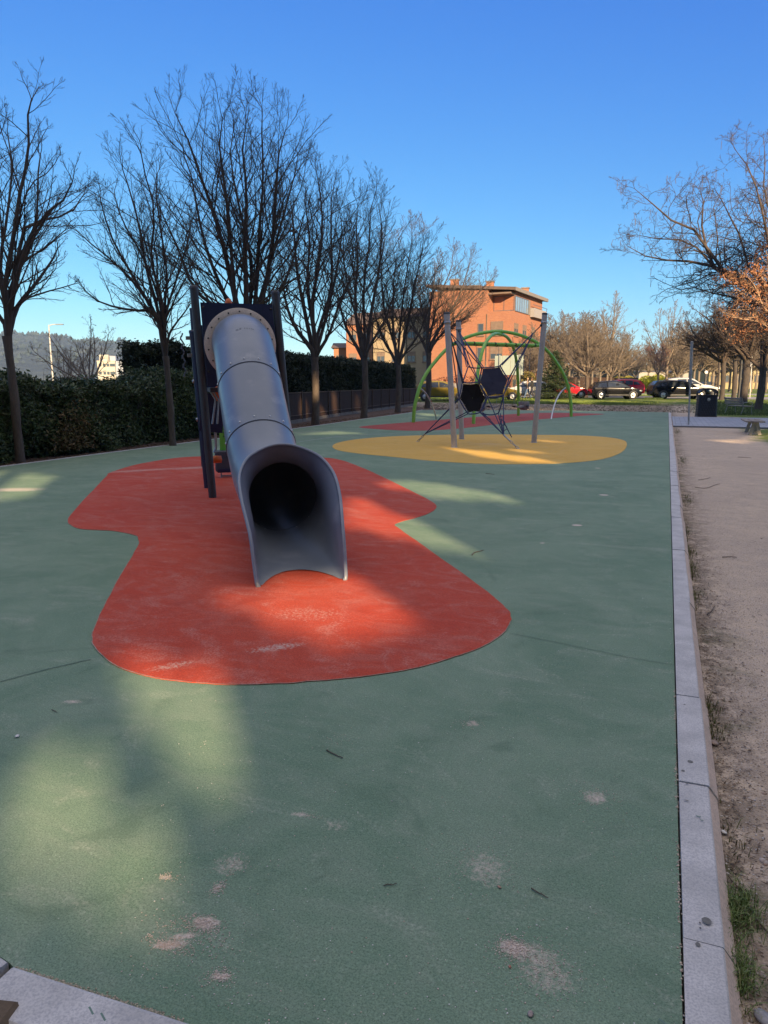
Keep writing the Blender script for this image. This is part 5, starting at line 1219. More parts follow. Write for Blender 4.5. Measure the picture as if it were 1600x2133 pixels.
# ------------------------------------------------------------------ parked cars
M_TYRE = mat('tyre_rubber', (.02, .02, .02), rough=.8)
M_RIM = mat('alloy_rim', (.60, .60, .60), rough=.3, metal=.7)
M_CGLASS = mat('car_glass', (.02, .025, .03), (.03, .035, .04), 2, .05, spec=.9)
M_CTRIM = mat('car_trim', (.03, .03, .032), rough=.5)
M_HEAD = mat('headlight', (.65, .65, .62), rough=.15)
M_TAIL = mat('tail_light', (.40, .03, .02), rough=.25)
def paint(name, c, rough=.28):
    return mat(name, c, tuple(q*.9 for q in c), 2, .12, spec=.35)
CS = {'hatch': dict(L=4.0, H=1.46, st=[(-1, .36, .62, .64, .90), (-.985, .30, .86, .90, .96), (-.90, .27, .93, 1.12, 1.0), (-.72, .25, .93, 1.38, 1.0), (-.35, .24, .92, 1.46, 1.0), (.05, .24, .90, 1.44, 1.0), (.22, .24, .90, 1.36, 1.0), (.58, .24, .90, .935, 1.0), (.80, .25, .83, .85, .98), (.94, .28, .70, .72, .94), (1, .34, .55, .57, .84)],
                  win=[((-.78, .97), (-.70, 1.26), (-.42, 1.34), (-.40, .965)), ((-.36, .965), (-.38, 1.345), (-.02, 1.35), (.24, 1.20), (.46, .965))], rear=((-.93, .98), (-.74, 1.32)), front=((.54, .96), (.24, 1.33))),
      'suv': dict(L=4.4, H=1.62, st=[(-1, .42, .70, .72, .90), (-.985, .35, .98, 1.02, .97), (-.93, .32, 1.03, 1.25, 1.0), (-.80, .30, 1.03, 1.52, 1.0), (-.45, .29, 1.02, 1.60, 1.0), (-.05, .29, 1.0, 1.60, 1.0), (.14, .29, 1.0, 1.50, 1.0), (.47, .29, .99, 1.03, 1.0), (.76, .30, .93, .95, .98), (.94, .33, .80, .82, .93), (1, .40, .62, .64, .84)],
                win=[((-.80, 1.10), (-.68, 1.36), (-.52, 1.40), (-.50, 1.08)), ((-.47, 1.08), (-.49, 1.47), (-.16, 1.49), (-.15, 1.07)), ((-.12, 1.07), (-.13, 1.49), (.02, 1.46), (.18, 1.30), (.36, 1.06))], rear=((-.955, 1.08), (-.82, 1.46)), front=((.44, 1.06), (.16, 1.46))),
      'estate': dict(L=4.65, H=1.52, st=[(-1, .38, .64, .66, .90), (-.985, .32, .90, .94, .96), (-.93, .28, .97, 1.16, 1.0), (-.80, .26, .97, 1.43, 1.0), (-.40, .25, .96, 1.50, 1.0), (0, .25, .94, 1.48, 1.0), (.14, .25, .94, 1.40, 1.0), (.52, .25, .92, .955, 1.0), (.78, .26, .85, .87, .98), (.94, .29, .72, .74, .94), (1, .35, .56, .58, .84)],
                   win=[((-.84, 1.02), (-.76, 1.30), (-.52, 1.36), (-.50, 1.0)), ((-.47, 1.0), (-.49, 1.37), (-.14, 1.38), (-.13, .99)), ((-.10, .99), (-.11, 1.38), (.02, 1.35), (.20, 1.20), (.40, .985))], rear=((-.955, 1.0), (-.82, 1.37)), front=((.48, .99), (.16, 1.36)))}
def make_car(label, style, bodym, group='cars parked beyond the playground'):
    s = CS[style]; hl = s['L']/2; W = .88; root = empty('parked_car', (0, 0, 0), 0, label, 'car', group)
    mb = MB(); rows = []; fine = []
    st = s['st']; X = np.array([q[0] for q in st]); xs_ = np.unique(np.concatenate([X, np.linspace(-1, 1, 33)]))
    def inter(k, x): return np.interp(x, X, [q[k] for q in st])
    def yat(x, z):
        w = W*inter(4, x); be, ro = inter(2, x), inter(3, x); t = np.clip((z-be)/max(ro-be, .05), 0, 1); gh = min(1, max(0, (ro-be)/.4)); return w*(.97-.20*t*gh)
    for x in xs_:
        zb, be, ro, wf = inter(1, x), inter(2, x), inter(3, x), inter(4, x); w = W*wf; gh = min(1, max(0, (ro-be)/.4)); wr = w*(.97-.20*gh)
        half = [(0, zb), (w*.90, zb), (w*.985, zb+.09), (w, (zb+be)/2), (w*.985, be-.07), (w*.97, be), (wr+.01, ro-.05*gh), (wr*.90, ro-.012), (wr*.5, ro+.012), (0, ro+.018)]
        ring_ = [(x*hl, y, z) for y, z in half]+[(x*hl, -y, z) for y, z in half[-2:0:-1]]; rows.append(ring_)
    k = len(rows[0]); mb.grid(np.array(rows).reshape(-1, 3), len(rows), k, closed_v=True, flip=True)
    mb.poly(rows[0]); mb.poly(rows[-1][::-1])
    body = mb.build('body', bodym, root)
    def pane(pts, name, m=M_CGLASS, out=.008):
        b2 = MB()
        for sg in (1, -1):
            P = [(x*hl, sg*(yat(x, z)+out), z) for x, z in pts]; P = P if sg < 0 else P[::-1]; b2.poly(P[::-1])
        return b2.build(name, m, root)
    for w_ in s['win']: pane(w_, 'side_window')
    for nm, ((x0, z0), (x1, z1)), sg in (('rear_window', s['rear'], -1), ('windscreen', s['front'], 1)):
        b2 = MB(); y0 = yat(x0, z0)*.90; y1 = yat(x1, z1)*.88; o = sg*.035
        z0s = inter(3, x0)+.02; z1s = inter(3, x1)-.0
        b2.add([(x0*hl+o*.4, -y0, z0s+.012), (x0*hl+o*.4, y0, z0s+.012), (x1*hl+o*.2, y1, z1s+.03), (x1*hl+o*.2, -y1, z1s+.03)], [[0, 1, 2, 3]]); b2.build(nm, M_CGLASS, root)
    wr_ = .315 if style != 'suv' else .35
    for x in (-.63, .64):
        for sg in (1, -1):
            c = (x*hl, sg*(W-.10), wr_); b2 = MB(); b2.lathe(c, [(.2, -.11), (wr_-.02, -.11), (wr_, -.09), (wr_, .09), (wr_-.02, .115), (.2, .115)], 20, axis=(0, 1, 0)); wh = b2.build('wheel', M_TYRE, root)
            b2 = MB(); ax = (0, sg, 0); b2.lathe((c[0], sg*(W+.012), c[2]), [(.205, .0), (.205, .005), (.16, -.01), (.055, -.015), (.05, .005), (.0005, .006)], 20, axis=ax); b2.build('rim', M_RIM, wh)
            b2 = MB(); b2.lathe((c[0], sg*(W-.02), c[2]+.01), [(wr_-.01, .0), (wr_+.055, .0), (wr_+.055, .026), (wr_-.01, .024)], 20, axis=ax); b2.build('wheel_arch', M_CTRIM, root)
    zb = s['st'][-2][2]
    for sg in (1, -1):
        b2 = MB(); b2.box((.925*hl, sg*W*.72, zb-.04), (.26, .36, .13), rz=-sg*.35, ry=.15, bevel=.03); b2.build('headlight', M_HEAD, root)
        b2 = MB(); b2.box((-.965*hl, sg*W*.80, s['st'][1][2]-.1), (.10, .22, .20), rz=sg*.1, bevel=.02); b2.build('tail_light', M_TAIL, root)
        b2 = MB(); b2.box((.36*hl, sg*(W+.07), s['st'][6][2]+.04), (.10, .18, .12), bevel=.03); b2.build('mirror', bodym, root)
        b2 = MB(); b2.box((-.05*hl, sg*(W+.001), .33), (1.9*hl*.55, .03, .10)); b2.build('sill', M_CTRIM, root)
    b2 = MB(); b2.box((.985*hl, 0, .36), (.10, 1.35, .14), bevel=.02); b2.build('grille', M_CTRIM, root)
    b2 = MB(); b2.box((-1.0*hl, 0, .45), (.04, 1.35, .10), bevel=.01); b2.build('bumper', M_CTRIM, root)
    return root
def put(car, px, Z, rz, s=1.0):
    b = onground(px, Z); car.location = (b[0], b[1], b[2]+.012); car.rotation_euler.z = rz; car.scale = (s, s, s); return car
R_ = math.radians
BK = paint('black_paint', (.010, .010, .012)); RD = paint('red_paint', (.42, .012, .025)); WH = paint('white_paint', (.42, .42, .42)); MU = paint('mustard_paint', (.17, .125, .022)); NVY = paint('dark_blue_paint', (.02, .035, .06)); SIL = paint('silver_paint', (.35, .36, .37))
put(make_car('black three-door hatchback parked side-on behind the strip of bright grass', 'hatch', BK), 1281, 59, R_(18))
put(make_car('bright red car with dark windows parked just behind the black hatchback', 'suv', RD), 1288, 66, R_(-155))
put(make_car('long black estate car parked behind the two thin pale tree trunks', 'estate', BK), 1415, 58.5, R_(17))
put(make_car('white car parked behind the black estate car', 'suv', WH), 1434, 66, R_(14), 1.08)
put(make_car('white car parked behind the two walking people', 'hatch', WH), 1098, 62, R_(196))
put(make_car('mustard yellow car on the left, seen between the fence and the front climber pole', 'suv', MU), 922, 58, R_(18), 1.0)
put(make_car('mustard yellow car nose-on under the black membranes, next to the white car', 'hatch', MU), 1035, 58.5, R_(16), .95)
put(make_car('red car half hidden behind the conifer, its rear showing by the right arch leg', 'hatch', RD), 1178, 62, R_(18), .95)
FC = 'small cars far off down the road'
far0 = put(make_car('small dark car far off, left of the red car', 'hatch', NVY, FC), 1250, 118, R_(30))
for lb, px, Z, rz, src in [('small dark blue car far off, just right of the red car roof', 1338, 112, 150, 0), ('small dark car far off beneath the yellow-green bush', 1362, 130, 170, 0), ('small dark car far off behind the budding tree', 1318, 135, 10, 0), ('small dark blue car far off between the tan trees on the right', 1480, 135, 20, 0)]:
    c = copy_tree(far0); put(c, px, Z, R_(rz)); c['label'] = lb
# ------------------------------------------------------------------ people
def person(label, loc, face, cloth, legs, hairm, stride=.26, h=1.72, side=1, seed=0):
    verts = []; edges = []; rad = []
    def v(x, y, z, r, p=None):
        verts.append((x, y, z)); rad.append(r)
        if p is not None: edges.append((p, len(verts)-1))
        return len(verts)-1
    k = h/1.72
    pel = v(0, 0, .93, (.145, .10)); sp = v(.01, 0, 1.10, (.135, .095), pel); chst = v(.02, 0, 1.30, (.165, .11), sp); nk = v(.03, 0, 1.46, (.06, .06), chst); nk2 = v(.04, 0, 1.52, (.052, .055), nk); hd = v(.055, 0, 1.61, (.078, .092), nk2); hd2 = v(.05, 0, 1.69, (.07, .085), hd)
    nose = v(.145, 0, 1.60, (.014, .014), hd)
    for s_ in (1, -1):
        ph = s_*side; hip = v(0, s_*.09, .88, (.095, .10), pel); kn = v(.10*ph+.03, s_*.095, .50, (.062, .062), hip); an = v(stride*ph-.06*(ph < 0), s_*.095, .10 if ph > 0 else .17, (.042, .042), kn); v(stride*ph+.15-.06*(ph < 0), s_*.10, .045 if ph > 0 else .06, (.04, .035), an)
        sh = v(.02, s_*.19, 1.40, (.06, .06), chst); el = v(-.05*ph, s_*.25, 1.13, (.043, .043), sh); wr = v(-.12*ph+.10, s_*.25, .91, (.030, .030), el); v(-.12*ph+.13, s_*.245, .82, (.028, .036), wr)
    me = bpy.data.meshes.new('person'); me.from_pydata([tuple(np.array(q)*k) for q in verts], edges, []); o = bpy.data.objects.new('person', me); COL.objects.link(o)
    md = o.modifiers.new('skin', 'SKIN'); 
    for i, r in enumerate(rad): me.skin_vertices[0].data[i].radius = (r[0]*k if r[0] != r[1] or True else r[0], r[1]*k)
    for i in range(len(rad)): me.skin_vertices[0].data[i].use_root = (i == 0)
    sb = o.modifiers.new('sub', 'SUBSURF'); sb.levels = 2; sb.render_levels = 2
    bpy.context.view_layer.update(); dg = bpy.context.evaluated_depsgraph_get(); nm = bpy.data.meshes.new_from_object(o.evaluated_get(dg)); o.modifiers.clear(); o.data = nm
    nm.materials.clear(); skin = mat('skin_tone', (.50, .30, .22), rough=.6)
    for m in (cloth, legs, skin, M_CTRIM): nm.materials.append(m)
    for p in nm.polygons:
        c = p.center/k; p.use_smooth = True
        p.material_index = 2 if c.z > 1.50 or (abs(c.y) > .2 and c.z < .90) else (0 if c.z > .93 or abs(c.y) > .2 else (3 if c.z < .10 else 1))
    o.location = loc; o.rotation_euler.z = face; tag(o, label, 'person')
    mb = MB(); mb.lathe((.03*k, 0, 1.63*k), [(.0005, -.07*k), (.09*k, -.05*k), (.10*k, .02*k), (.08*k, .09*k), (.0005, .115*k)], 12); hr = mb.build('hair', hairm, o)
    return o
HB = mat('brown_hair', (.10, .055, .03), rough=.7); HF = mat('fair_hair', (.34, .22, .12), rough=.7)
b = onground(1100, 60.5); person('person in a tan jacket and blue jeans walking past the white car', b, R_(175), mat('tan_jacket', (.30, .22, .16), rough=.9), mat('blue_jeans', (.10, .16, .28), rough=.9), HF, side=1)
b = onground(1108.5, 60.0); person('person in black jacket and dark trousers walking beside the one in tan', b, R_(172), mat('black_jacket', (.02, .02, .022), rough=.9), mat('dark_trousers', (.035, .035, .05), rough=.9), HB, side=-1, h=1.75)
b = onground(1545.5, 96); person('tiny person in dark clothes far off between the dark trunks at right', b, R_(140), mat('black_jacket2', (.02, .02, .022), rough=.9), mat('dark_trousers2', (.035, .035, .05), rough=.9), HB)
# ------------------------------------------------------------------ litter bin
def litter_bin():
    c = g(1470, 868, -.03); root = empty('litter_bin', tuple(c), R_(14), 'black moulded litter bin with hooded top and diamond-patterned sides on the paver path', 'litter bin')
    M_BIN = mat('black_bin_plastic', (.010, .010, .014), (.014, .014, .019), 8, .5)
    def rr2(w, d, n=6, r=.12):
        out = []
        for cx, cy, a0 in ((w/2-r, d/2-r, 0), (-w/2+r, d/2-r, 90), (-w/2+r, -d/2+r, 180), (w/2-r, -d/2+r, 270)):
            for i in range(n): a = R_(a0+90*i/(n-1)); out.append((cx+r*math.cos(a), cy+r*math.sin(a)))
        return out
    mb = MB(); rows = [(.94, .60, 0), (.95, .61, .03), (.90, .58, .05), (.86, .56, .98), (.90, .60, 1.0), (.90, .60, 1.04), (.84, .55, 1.05)]
    V = [(x, y, z) for w, d, z in rows for x, y in rr2(w, d)]; k = 24; mb.grid(np.array(V), len(rows), k, closed_v=True, smooth=False, flip=False); mb.poly([V[i] for i in range(k)][::-1]); mb.poly(V[-k:])
    body = mb.build('body', M_BIN, root)
    mb = MB()
    for sx, sy, nrm_ in ((1, 0, (0, -1)), (0, 1, (-1, 0)), (0, -1, (1, 0))):
        for r_ in range(8):
            for c_ in range(7 if sx else 4):
                off = (c_-(3 if sx else 1.5)+.5*(r_ % 2))*.11; z = .12+r_*.115
                if abs(off) > (.37 if sx else .2): continue
                t = .43+(.0) if not sx else .29-z*.012
                if not sx: t = .445-z*.02
                px_, py_ = (off, -t) if sx else (-t*sy if sy < 0 else -t, off) if sy > 0 else (t, off)
                nx, ny = nrm_; a = (-ny, nx)
                P = [(px_+a[0]*.04, py_+a[1]*.04, z), (px_, py_, z+.045), (px_-a[0]*.04, py_-a[1]*.04, z), (px_, py_, z-.045), (px_+nx*.016, py_+ny*.016, z)]
                mb.add(P, [[0, 1, 4], [1, 2, 4], [2, 3, 4], [3, 0, 4]])
    mb.build('diamond_studs', M_BIN, body)
    mb = MB()
    for y in (-.24, .24): mb.tube([(-.41, y, 1.03), (-.40, y, 1.18), (-.30, y, 1.29), (-.1, y, 1.335), (.1, y, 1.335), (.30, y, 1.29), (.40, y, 1.18), (.41, y, 1.03)], .035, 8)
    P = []
    for x, z in ((-.42, 1.16), (-.32, 1.28), (-.1, 1.345), (.1, 1.345), (.32, 1.28), (.42, 1.16)):
        P += [(x, -.28, z), (x, .28, z), (x*.93, .28, z-.035), (x*.93, -.28, z-.035)]
    mb.grid(np.array(P), 6, 4, closed_v=True, smooth=False); mb.build('hood', M_BIN, root)
    mb = MB(); mb.lathe((0, -.283, .83), [(.075, .0), (.075, .012), (.0005, .014)], 20, axis=(0, -1, 0)); mb.build('badge', mat('pale_badge', (.42, .40, .33), rough=.6), root)
litter_bin()
# ------------------------------------------------------------------ benches
M_WOOD = mat('weathered_wood', (.30, .26, .23), (.22, .19, .17), 12, .85, stretch=(.3, 3, 1)); M_IRON = mat('bench_iron', (.30, .29, .27), rough=.6, metal=.3)
def bench(label, loc, rz, L=1.9, back=True):
    root = empty('park_bench', loc, rz, label, 'bench')
    mb = MB()
    for i in range(4): mb.box((0, -.20+i*.125, .45+.012*i*0), (L, .105, .035), bevel=.008)
    mb.build('seat', M_WOOD, root)
    if back:
        mb = MB()
        for i in range(3): mb.box((0, .30+.035*i, .58+.125*i), (L, .03, .10), rx=-.25, bevel=.008)
        mb.build('backrest', M_WOOD, root)
    for x in (-L/2+.12, L/2-.12):
        mb = MB(); mb.tube([(x, -.26, 0), (x, -.22, .28), (x, -.20, .43), (x, .22, .42), (x, .28, .5), (x, .42, .92)], .022, 8); mb.tube([(x, .34, 0), (x, .26, .25), (x, .22, .43)], .022, 8); mb.build('leg', M_IRON, root)
        if back: mb = MB(); mb.tube([(x, -.20, .44), (x, -.27, .60), (x, -.20, .67), (x, .0, .66), (x, .31, .62)], .018, 8); mb.build('armrest', M_IRON, root)
    return root
b = g(1524, 862, -.065); bench('wooden slatted bench with iron arms on the grass right of the litter bin', (b[0]+.3, b[1]-.6, -.065), R_(115), 1.8)
p = g(1585, 914, -.065)
def backless():
    E1 = g(1562, 873, .37); E2 = g(1606, 893, .37); dd = vn((E2-E1)*[1, 1, 0]); cc_ = E1+dd*.95-dd*.22
    root = empty('park_bench', (cc_[0], cc_[1], -.065), math.atan2(dd[1], dd[0]), 'backless weathered bench cut by the right edge of the picture', 'bench'); mb = MB()
    mb.box((0.2, 0, .43), (1.75, .17, .05), bevel=.01); mb.box((.2, .20, .43), (1.75, .17, .05), bevel=.01); mb.box((.2, -.20, .43), (1.75, .17, .05), bevel=.01); mb.build('seat', M_WOOD, root)
    for x in (-.4, .85):
        mb = MB(); mb.box((x, -.06, .2), (.09, .10, .42), rx=-.25); mb.box((x, .12, .2), (.09, .10, .42), rx=.25); mb.build('leg', mat('pale_leg', (.42, .38, .30), rough=.8), root)
backless()
# lamp pole by the path, road sign, thin posts
c = g(1434, 888, -.065); D = math.hypot(c[0], c[1]); tp = at(1441.5, 712, D); root = empty('lamp_pole', tuple(c), 0, 'thin grey steel pole by the path, thicker in its upper half', 'pole'); m = mat('pole_grey', (.38, .37, .36), rough=.5, metal=.4)
mb = MB(); t = tp-c; mb.tube([t*0, t*.52], [.033, .031], 12); mb.lathe(t*0, [(.09, 0), (.09, .012), (.035, .02)], 12); mb.build('pole', m, root); mb = MB(); mb.tube([t*.519, t], [.052, .050], 12); mb.lathe(tuple(t), [(.05, 0), (.03, .02), (.0005, .022)], 12); mb.build('sleeve', m, root)
def road_sign():
    b = np.array(onground(1560, 62)); root = empty('road_sign', tuple(b), 0, 'white-backed road sign seen edge-on on two pale poles', 'sign'); m = mat('sign_pole', (.62, .60, .55), rough=.5)
    for x in (-.12, .14): mb = MB(); mb.tube([tuple(RV*x*1.4), tuple(RV*x*.6+UZ*3.6)], .035, 8); mb.build('pole', m, root)
    mb = MB(); mb.lathe((.0, 0, 3.45), [(.0005, -.02), (.34, -.02), (.34, .02), (.0005, .02)], 20, axis=(RV*.85-FV*np.array([1, 1, 0])*.5)); mb.build('disc', mat('sign_back', (.48, .50, .52), rough=.4, metal=.5), root)
    mb = MB(); mb.box((0, 0, 2.82), (.34, .10, .36), rz=1.0, bevel=.03); mb.build('plate', mat('sign_plate', (.55, .56, .58), rough=.5), root)
road_sign()
def thin_post(label, px, Z, H, r, m):
    b = onground(px, Z); root = empty('post', b, 0, label, 'post'); mb = MB(); mb.tube([(0, 0, -.05), (0, 0, H)], r, 8); mb.lathe((0, 0, H), [(r, -.02), (r*1.3, 0), (.0005, .02)], 8); mb.build('shaft', m, root)
thin_post('slim dark post beside the dark trunk behind the bench', 1541, 55, 7.0, .10, M_CTRIM)
def globe_sign(label, px, Z):
    b = onground(px, Z); root = empty('round_sign', b, 0, label, 'sign'); mb = MB(); mb.tube([(0, 0, 0), (0, 0, 2.6)], .05, 8); mb.build('pole', M_FRAME, root); mb = MB(); mb.lathe((0, 0, 2.6), [(.0005, -.03), (.22, -.03), (.22, .03), (.0005, .03)], 16, axis=-FV); mb.build('disc', mat('white_disc', (.7, .7, .68), rough=.5), root)
globe_sign('small white round sign far off right of the black estate car', 1469.5, 92)
# ------------------------------------------------------------------ right-hand trees
RG = 'dark-trunked trees on the grass at right'
M_BARKD = mat('black_brown_bark', (.075, .060, .050), (.045, .037, .032), 9, .9, bump=.6, bdist=.02, stretch=(1, 1, .35))
M_TWIGR = mat('umber_twig', (.085, .060, .046), (.055, .041, .033), 4, .85)
def right_tree(label, base, forkpx, specs, seed, r, more=0, H=5, spread=3, **kw):
    b = np.array(base); D = math.hypot(b[0], b[1]); fk = at(*forkpx, D); L = plimbs(D, fk, specs, seed, r)+(auto_limbs(fk, H, spread, more, r*.8, seed+3) if more else [])
    kw.setdefault('twig', M_TWIGR)
    return make_tree(label, [b-UZ*.05, (b+fk)/2+RV*.05, fk], r, r*.8, L, seed, RG, bark=M_BARKD, crook=.28, **kw)
right_tree('dark tree with low limbs reaching left over the estate car', onground(1506, 56), (1507, 752), [
    ([(1497,738),(1480,728),(1455,725),(1425,718),(1395,712)], -.8), ([(1500,735),(1482,715),(1455,705),(1430,695),(1405,690)], .8), ([(1508,735),(1500,700),(1480,670),(1455,650),(1440,640)], .4), ([(1512,738),(1520,700),(1530,660),(1535,630)], -.6)], 201, .20, more=7, H=4.6, spread=3.9, rmin=.012, nk=(15, 11, 7))
right_tree('thin dark tree just left of the slim post', onground(1531, 53), (1531, 745), [
    ([(1520,728),(1500,715),(1480,700),(1450,690)], .5), ([(1528,725),(1518,690),(1500,660),(1480,640)], -.6), ([(1535,725),(1545,690),(1550,650),(1555,620)], .7)], 202, .17, more=7, H=4.8, spread=3.4, rmin=.012, nk=(15, 11, 7))
def stub(root, G, base):
    D = math.hypot(base[0], base[1]); mb = MB(); a = at(1556, 745, D)-base; b_ = at(1554, 712, D)-base; mb.tube([a, b_], [.22, .19], 10); mb.build('sawn_stub', M_BARKD, root)
right_tree('dark tree with a sawn-off stub and a thick limb leaning right', onground(1551, 50), (1556, 748), [
    ([(1563,735),(1575,712),(1588,690),(1604,665),(1625,640)], .6), ([(1550,735),(1540,720),(1528,705),(1510,690)], -.6), ([(1566,730),(1580,690),(1585,650),(1580,610)], -.8), ([(1560,735),(1548,700),(1540,660),(1528,620)], .9)], 203, .27, more=5, H=4.6, spread=3.6, extra=stub, rmin=.012, nk=(15, 11, 7))
right_tree('crooked dark trunk at the right edge nearest the backless bench', onground(1584, 43), (1590, 765), [
    ([(1588,740),(1592,715),(1596,690),(1600,660),(1604,630)], .2), ([(1590,740),(1600,720),(1625,700),(1660,690)], -.5), ([(1588,735),(1585,700),(1578,660),(1565,620)], .8)], 204, .22, more=4, H=4.4, spread=3.2, rmin=.011, nk=(14, 10, 6))
right_tree('slim curved pale-edged trunk left of the dark trees', onground(1496, 66), (1499, 745), [([(1498,725),(1490,700),(1475,680)], .5), ([(1502,725),(1508,700),(1512,670)], -.5)], 205, .10, more=3, H=3, spread=2, rmin=.011, nk=(8, 7, 4))
# big overhanging tree from beyond the right edge: long crooked limbs, hanging pods, dead brown leaves
M_DEAD = leaf_mat('dead_brown_leaf', [(.24, .10, .045), (.34, .16, .08), (.18, .075, .035), (.40, .21, .11)], .8)
def big_extra(root, G, base):
    pods(root, G, base)
bb = np.array(onground(1668, 33)); fkD = math.hypot(bb[0], bb[1])
right_b = plimbs(fkD, at(1660, 690, fkD), [
    ([(1640,640),(1600,612),(1560,598),(1525,580),(1490,560),(1472,520),(1462,470),(1465,420),(1455,385)], -.8),
    ([(1610,615),(1530,583),(1480,553),(1440,545),(1400,542),(1360,540),(1320,520),(1296,506)], 1.0),
    ([(1600,610),(1520,575),(1475,520),(1445,478),(1400,460),(1365,430),(1335,400),(1312,388)], -1.6),
    ([(1625,620),(1600,500),(1588,440),(1575,390),(1560,350),(1535,320),(1525,300)], .3),
    ([(1640,600),(1625,500),(1600,430),(1590,380),(1595,330),(1590,280)], 1.6),
    ([(1600,612),(1500,566),(1462,525),(1430,500),(1395,500),(1350,495),(1310,485)], 2.0),
    ([(1600,605),(1560,560),(1545,500),(1520,450),(1500,410),(1480,380)], 2.4),
    ([(1640,650),(1590,640),(1540,622),(1490,612),(1450,600),(1420,590)], .6),
    ([(1640,650),(1580,620),(1540,590),(1500,600),(1460,640)], -1.4)], 301, .19)
make_tree('large overhanging bare tree at the right edge with crooked limbs and hanging pods', [bb-UZ*.05, (bb+at(1660, 690, fkD))/2, at(1660, 690, fkD)], .30, .22, right_b, 301, None, bark=M_BARKD, twig=M_TWIGR, crook=.45, wander=.16, ang=(35, 70), nk=(15, 9, 5), trop=.02, rmin=.010, extra=big_extra, frac=(.40, .46, .5))
def dead_leaves(root, G, base):
    rs = np.random.RandomState(12); n = len(G.tips); cl = [G.tips[i] for i in rs.randint(0, n, 130)]; P = []
    for c in cl: P.append(np.array(tuple(c))-base+rs.normal(0, .16, (rs.randint(6, 34), 3))-UZ*.1)
    mb = MB(); V, F = leaf_quads(np.concatenate(P), .12, rs, .5, droop=.8); mb.add(V, F); mb.build('dead_leaves', M_DEAD, root)
bb = np.array(onground(1640, 29)); D2 = math.hypot(bb[0], bb[1])
L2 = plimbs(D2, at(1638, 720, D2), [([(1620,680),(1590,640),(1560,620),(1530,600),(1515,580)], .5), ([(1620,690),(1580,670),(1550,665),(1520,660),(1490,640)], -.6), ([(1630,680),(1600,620),(1585,570),(1570,530)], 1.0), ([(1620,700),(1590,690),(1560,690),(1530,700)], .4), ([(1630,690),(1610,600),(1600,540),(1590,500)], -.6), ([(1625,680),(1590,640),(1575,600),(1545,560)], -1.2)], 310, .15)
make_tree('smaller tree at the right edge still holding rust-brown dead leaves', [bb-UZ*.05, (bb+at(1638, 720, D2))/2, at(1638, 720, D2)], .17, .14, L2, 310, None, bark=M_BARKL, twig=mat('tan_orange_twig', (.34, .22, .14), (.26, .17, .11), 3, .85), crook=.3, nk=(12, 9, 6), rmin=.006, extra=dead_leaves, ang=(30, 65))
# ------------------------------------------------------------------ grass, weeds, litter on the ground
def blades(name, label, P, hgt, w, cols, seed, lean=.5, cat='grass', parent=None):
    rs = np.random.RandomState(seed); n = len(P); P = np.asarray(P); a = rs.uniform(0, 6.283, n); H = (hgt*rs.uniform(.5, 1.2, n))[:, None]; d = np.stack([np.cos(a), np.sin(a), np.zeros(n)], 1); s_ = np.stack([-np.sin(a), np.cos(a), np.zeros(n)], 1)
    le = rs.uniform(.1, 1, n)[:, None]*lean; W_ = w*rs.uniform(.6, 1.2, n)[:, None]
    V = np.stack([P-s_*W_, P+s_*W_, P+d*H*le*.4+UZ*H*.6+s_*W_*.7, P+d*H*le*.4+UZ*H*.6-s_*W_*.7, P+d*H*le+UZ*H*(1-.35*le)], 1).reshape(-1, 3)
    i = np.arange(n)*5; mb = MB(); mb.add(V, np.stack([i, i+1, i+2, i+3], 1)); mb.n -= len(V); mb.V.pop(); mb.F.pop()
    mb.V = []; mb.F = []; mb.n = 0; mb.add(V, [np.stack([i, i+1, i+2, i+3], 1)[0]] if False else np.stack([i, i+1, i+2, i+3], 1)); mb.F.append((np.stack([i+3, i+2, i+4], 1), False, 0))
    o = mb.build(name, leaf_mat(name+'_'+str(seed), cols, .6)); return o
GC = [(.05, .095, .02), (.10, .16, .035), (.16, .22, .06), (.24, .24, .10)]
rs = np.random.RandomState(77)
def cluster(px, py, sx, sy, n): c = g(px, py, -.065); return np.stack([c[0]+rs.normal(0, sx, n), c[1]+rs.normal(0, sy, n), np.full(n, -.068)], 1)
tuft_n = [('grass tuft by the kerb in the lower right, farther of the two', 1541, 1905, .028, .062, 420), ('grass tuft by the kerb in the lower right, nearest the corner', 1533, 2030, .028, .055, 400)]
for lb, px, py, sx, sy, n in tuft_n:
    P = cluster(px, py, sx, sy, n); o = blades('grass_tuft', lb, P, .062, .0016, GC, int(px), 1.5); tag(o, lb, 'grass tuft', 'grass tufts beside the kerb')
P = []
for (px, py, sx, sy, n) in [(1478, 1480, .03, .08, 90), (1490, 1520, .03, .07, 60), (1442, 1190, .03, .2, 160), (1436, 1150, .03, .12, 120), (1432, 1040, .04, .35, 160), (1422, 960, .04, .5, 220), (1412, 900, .06, .8, 260), (1425, 1110, .03, .2, 50), (1520, 1750, .03, .1, 40), (1448, 1250, .03, .15, 50)]: P.append(cluster(px, py, sx, sy, n))
P = np.concatenate(P); P[:, 0] = np.maximum(P[:, 0], .305)
tag(blades('weeds', '', P, .05, .0022, [(.06, .07, .02), (.10, .12, .03), (.17, .15, .07)], 4, .9), 'thin weeds and grass growing along the outer side of the kerb', 'weeds', kind='stuff')
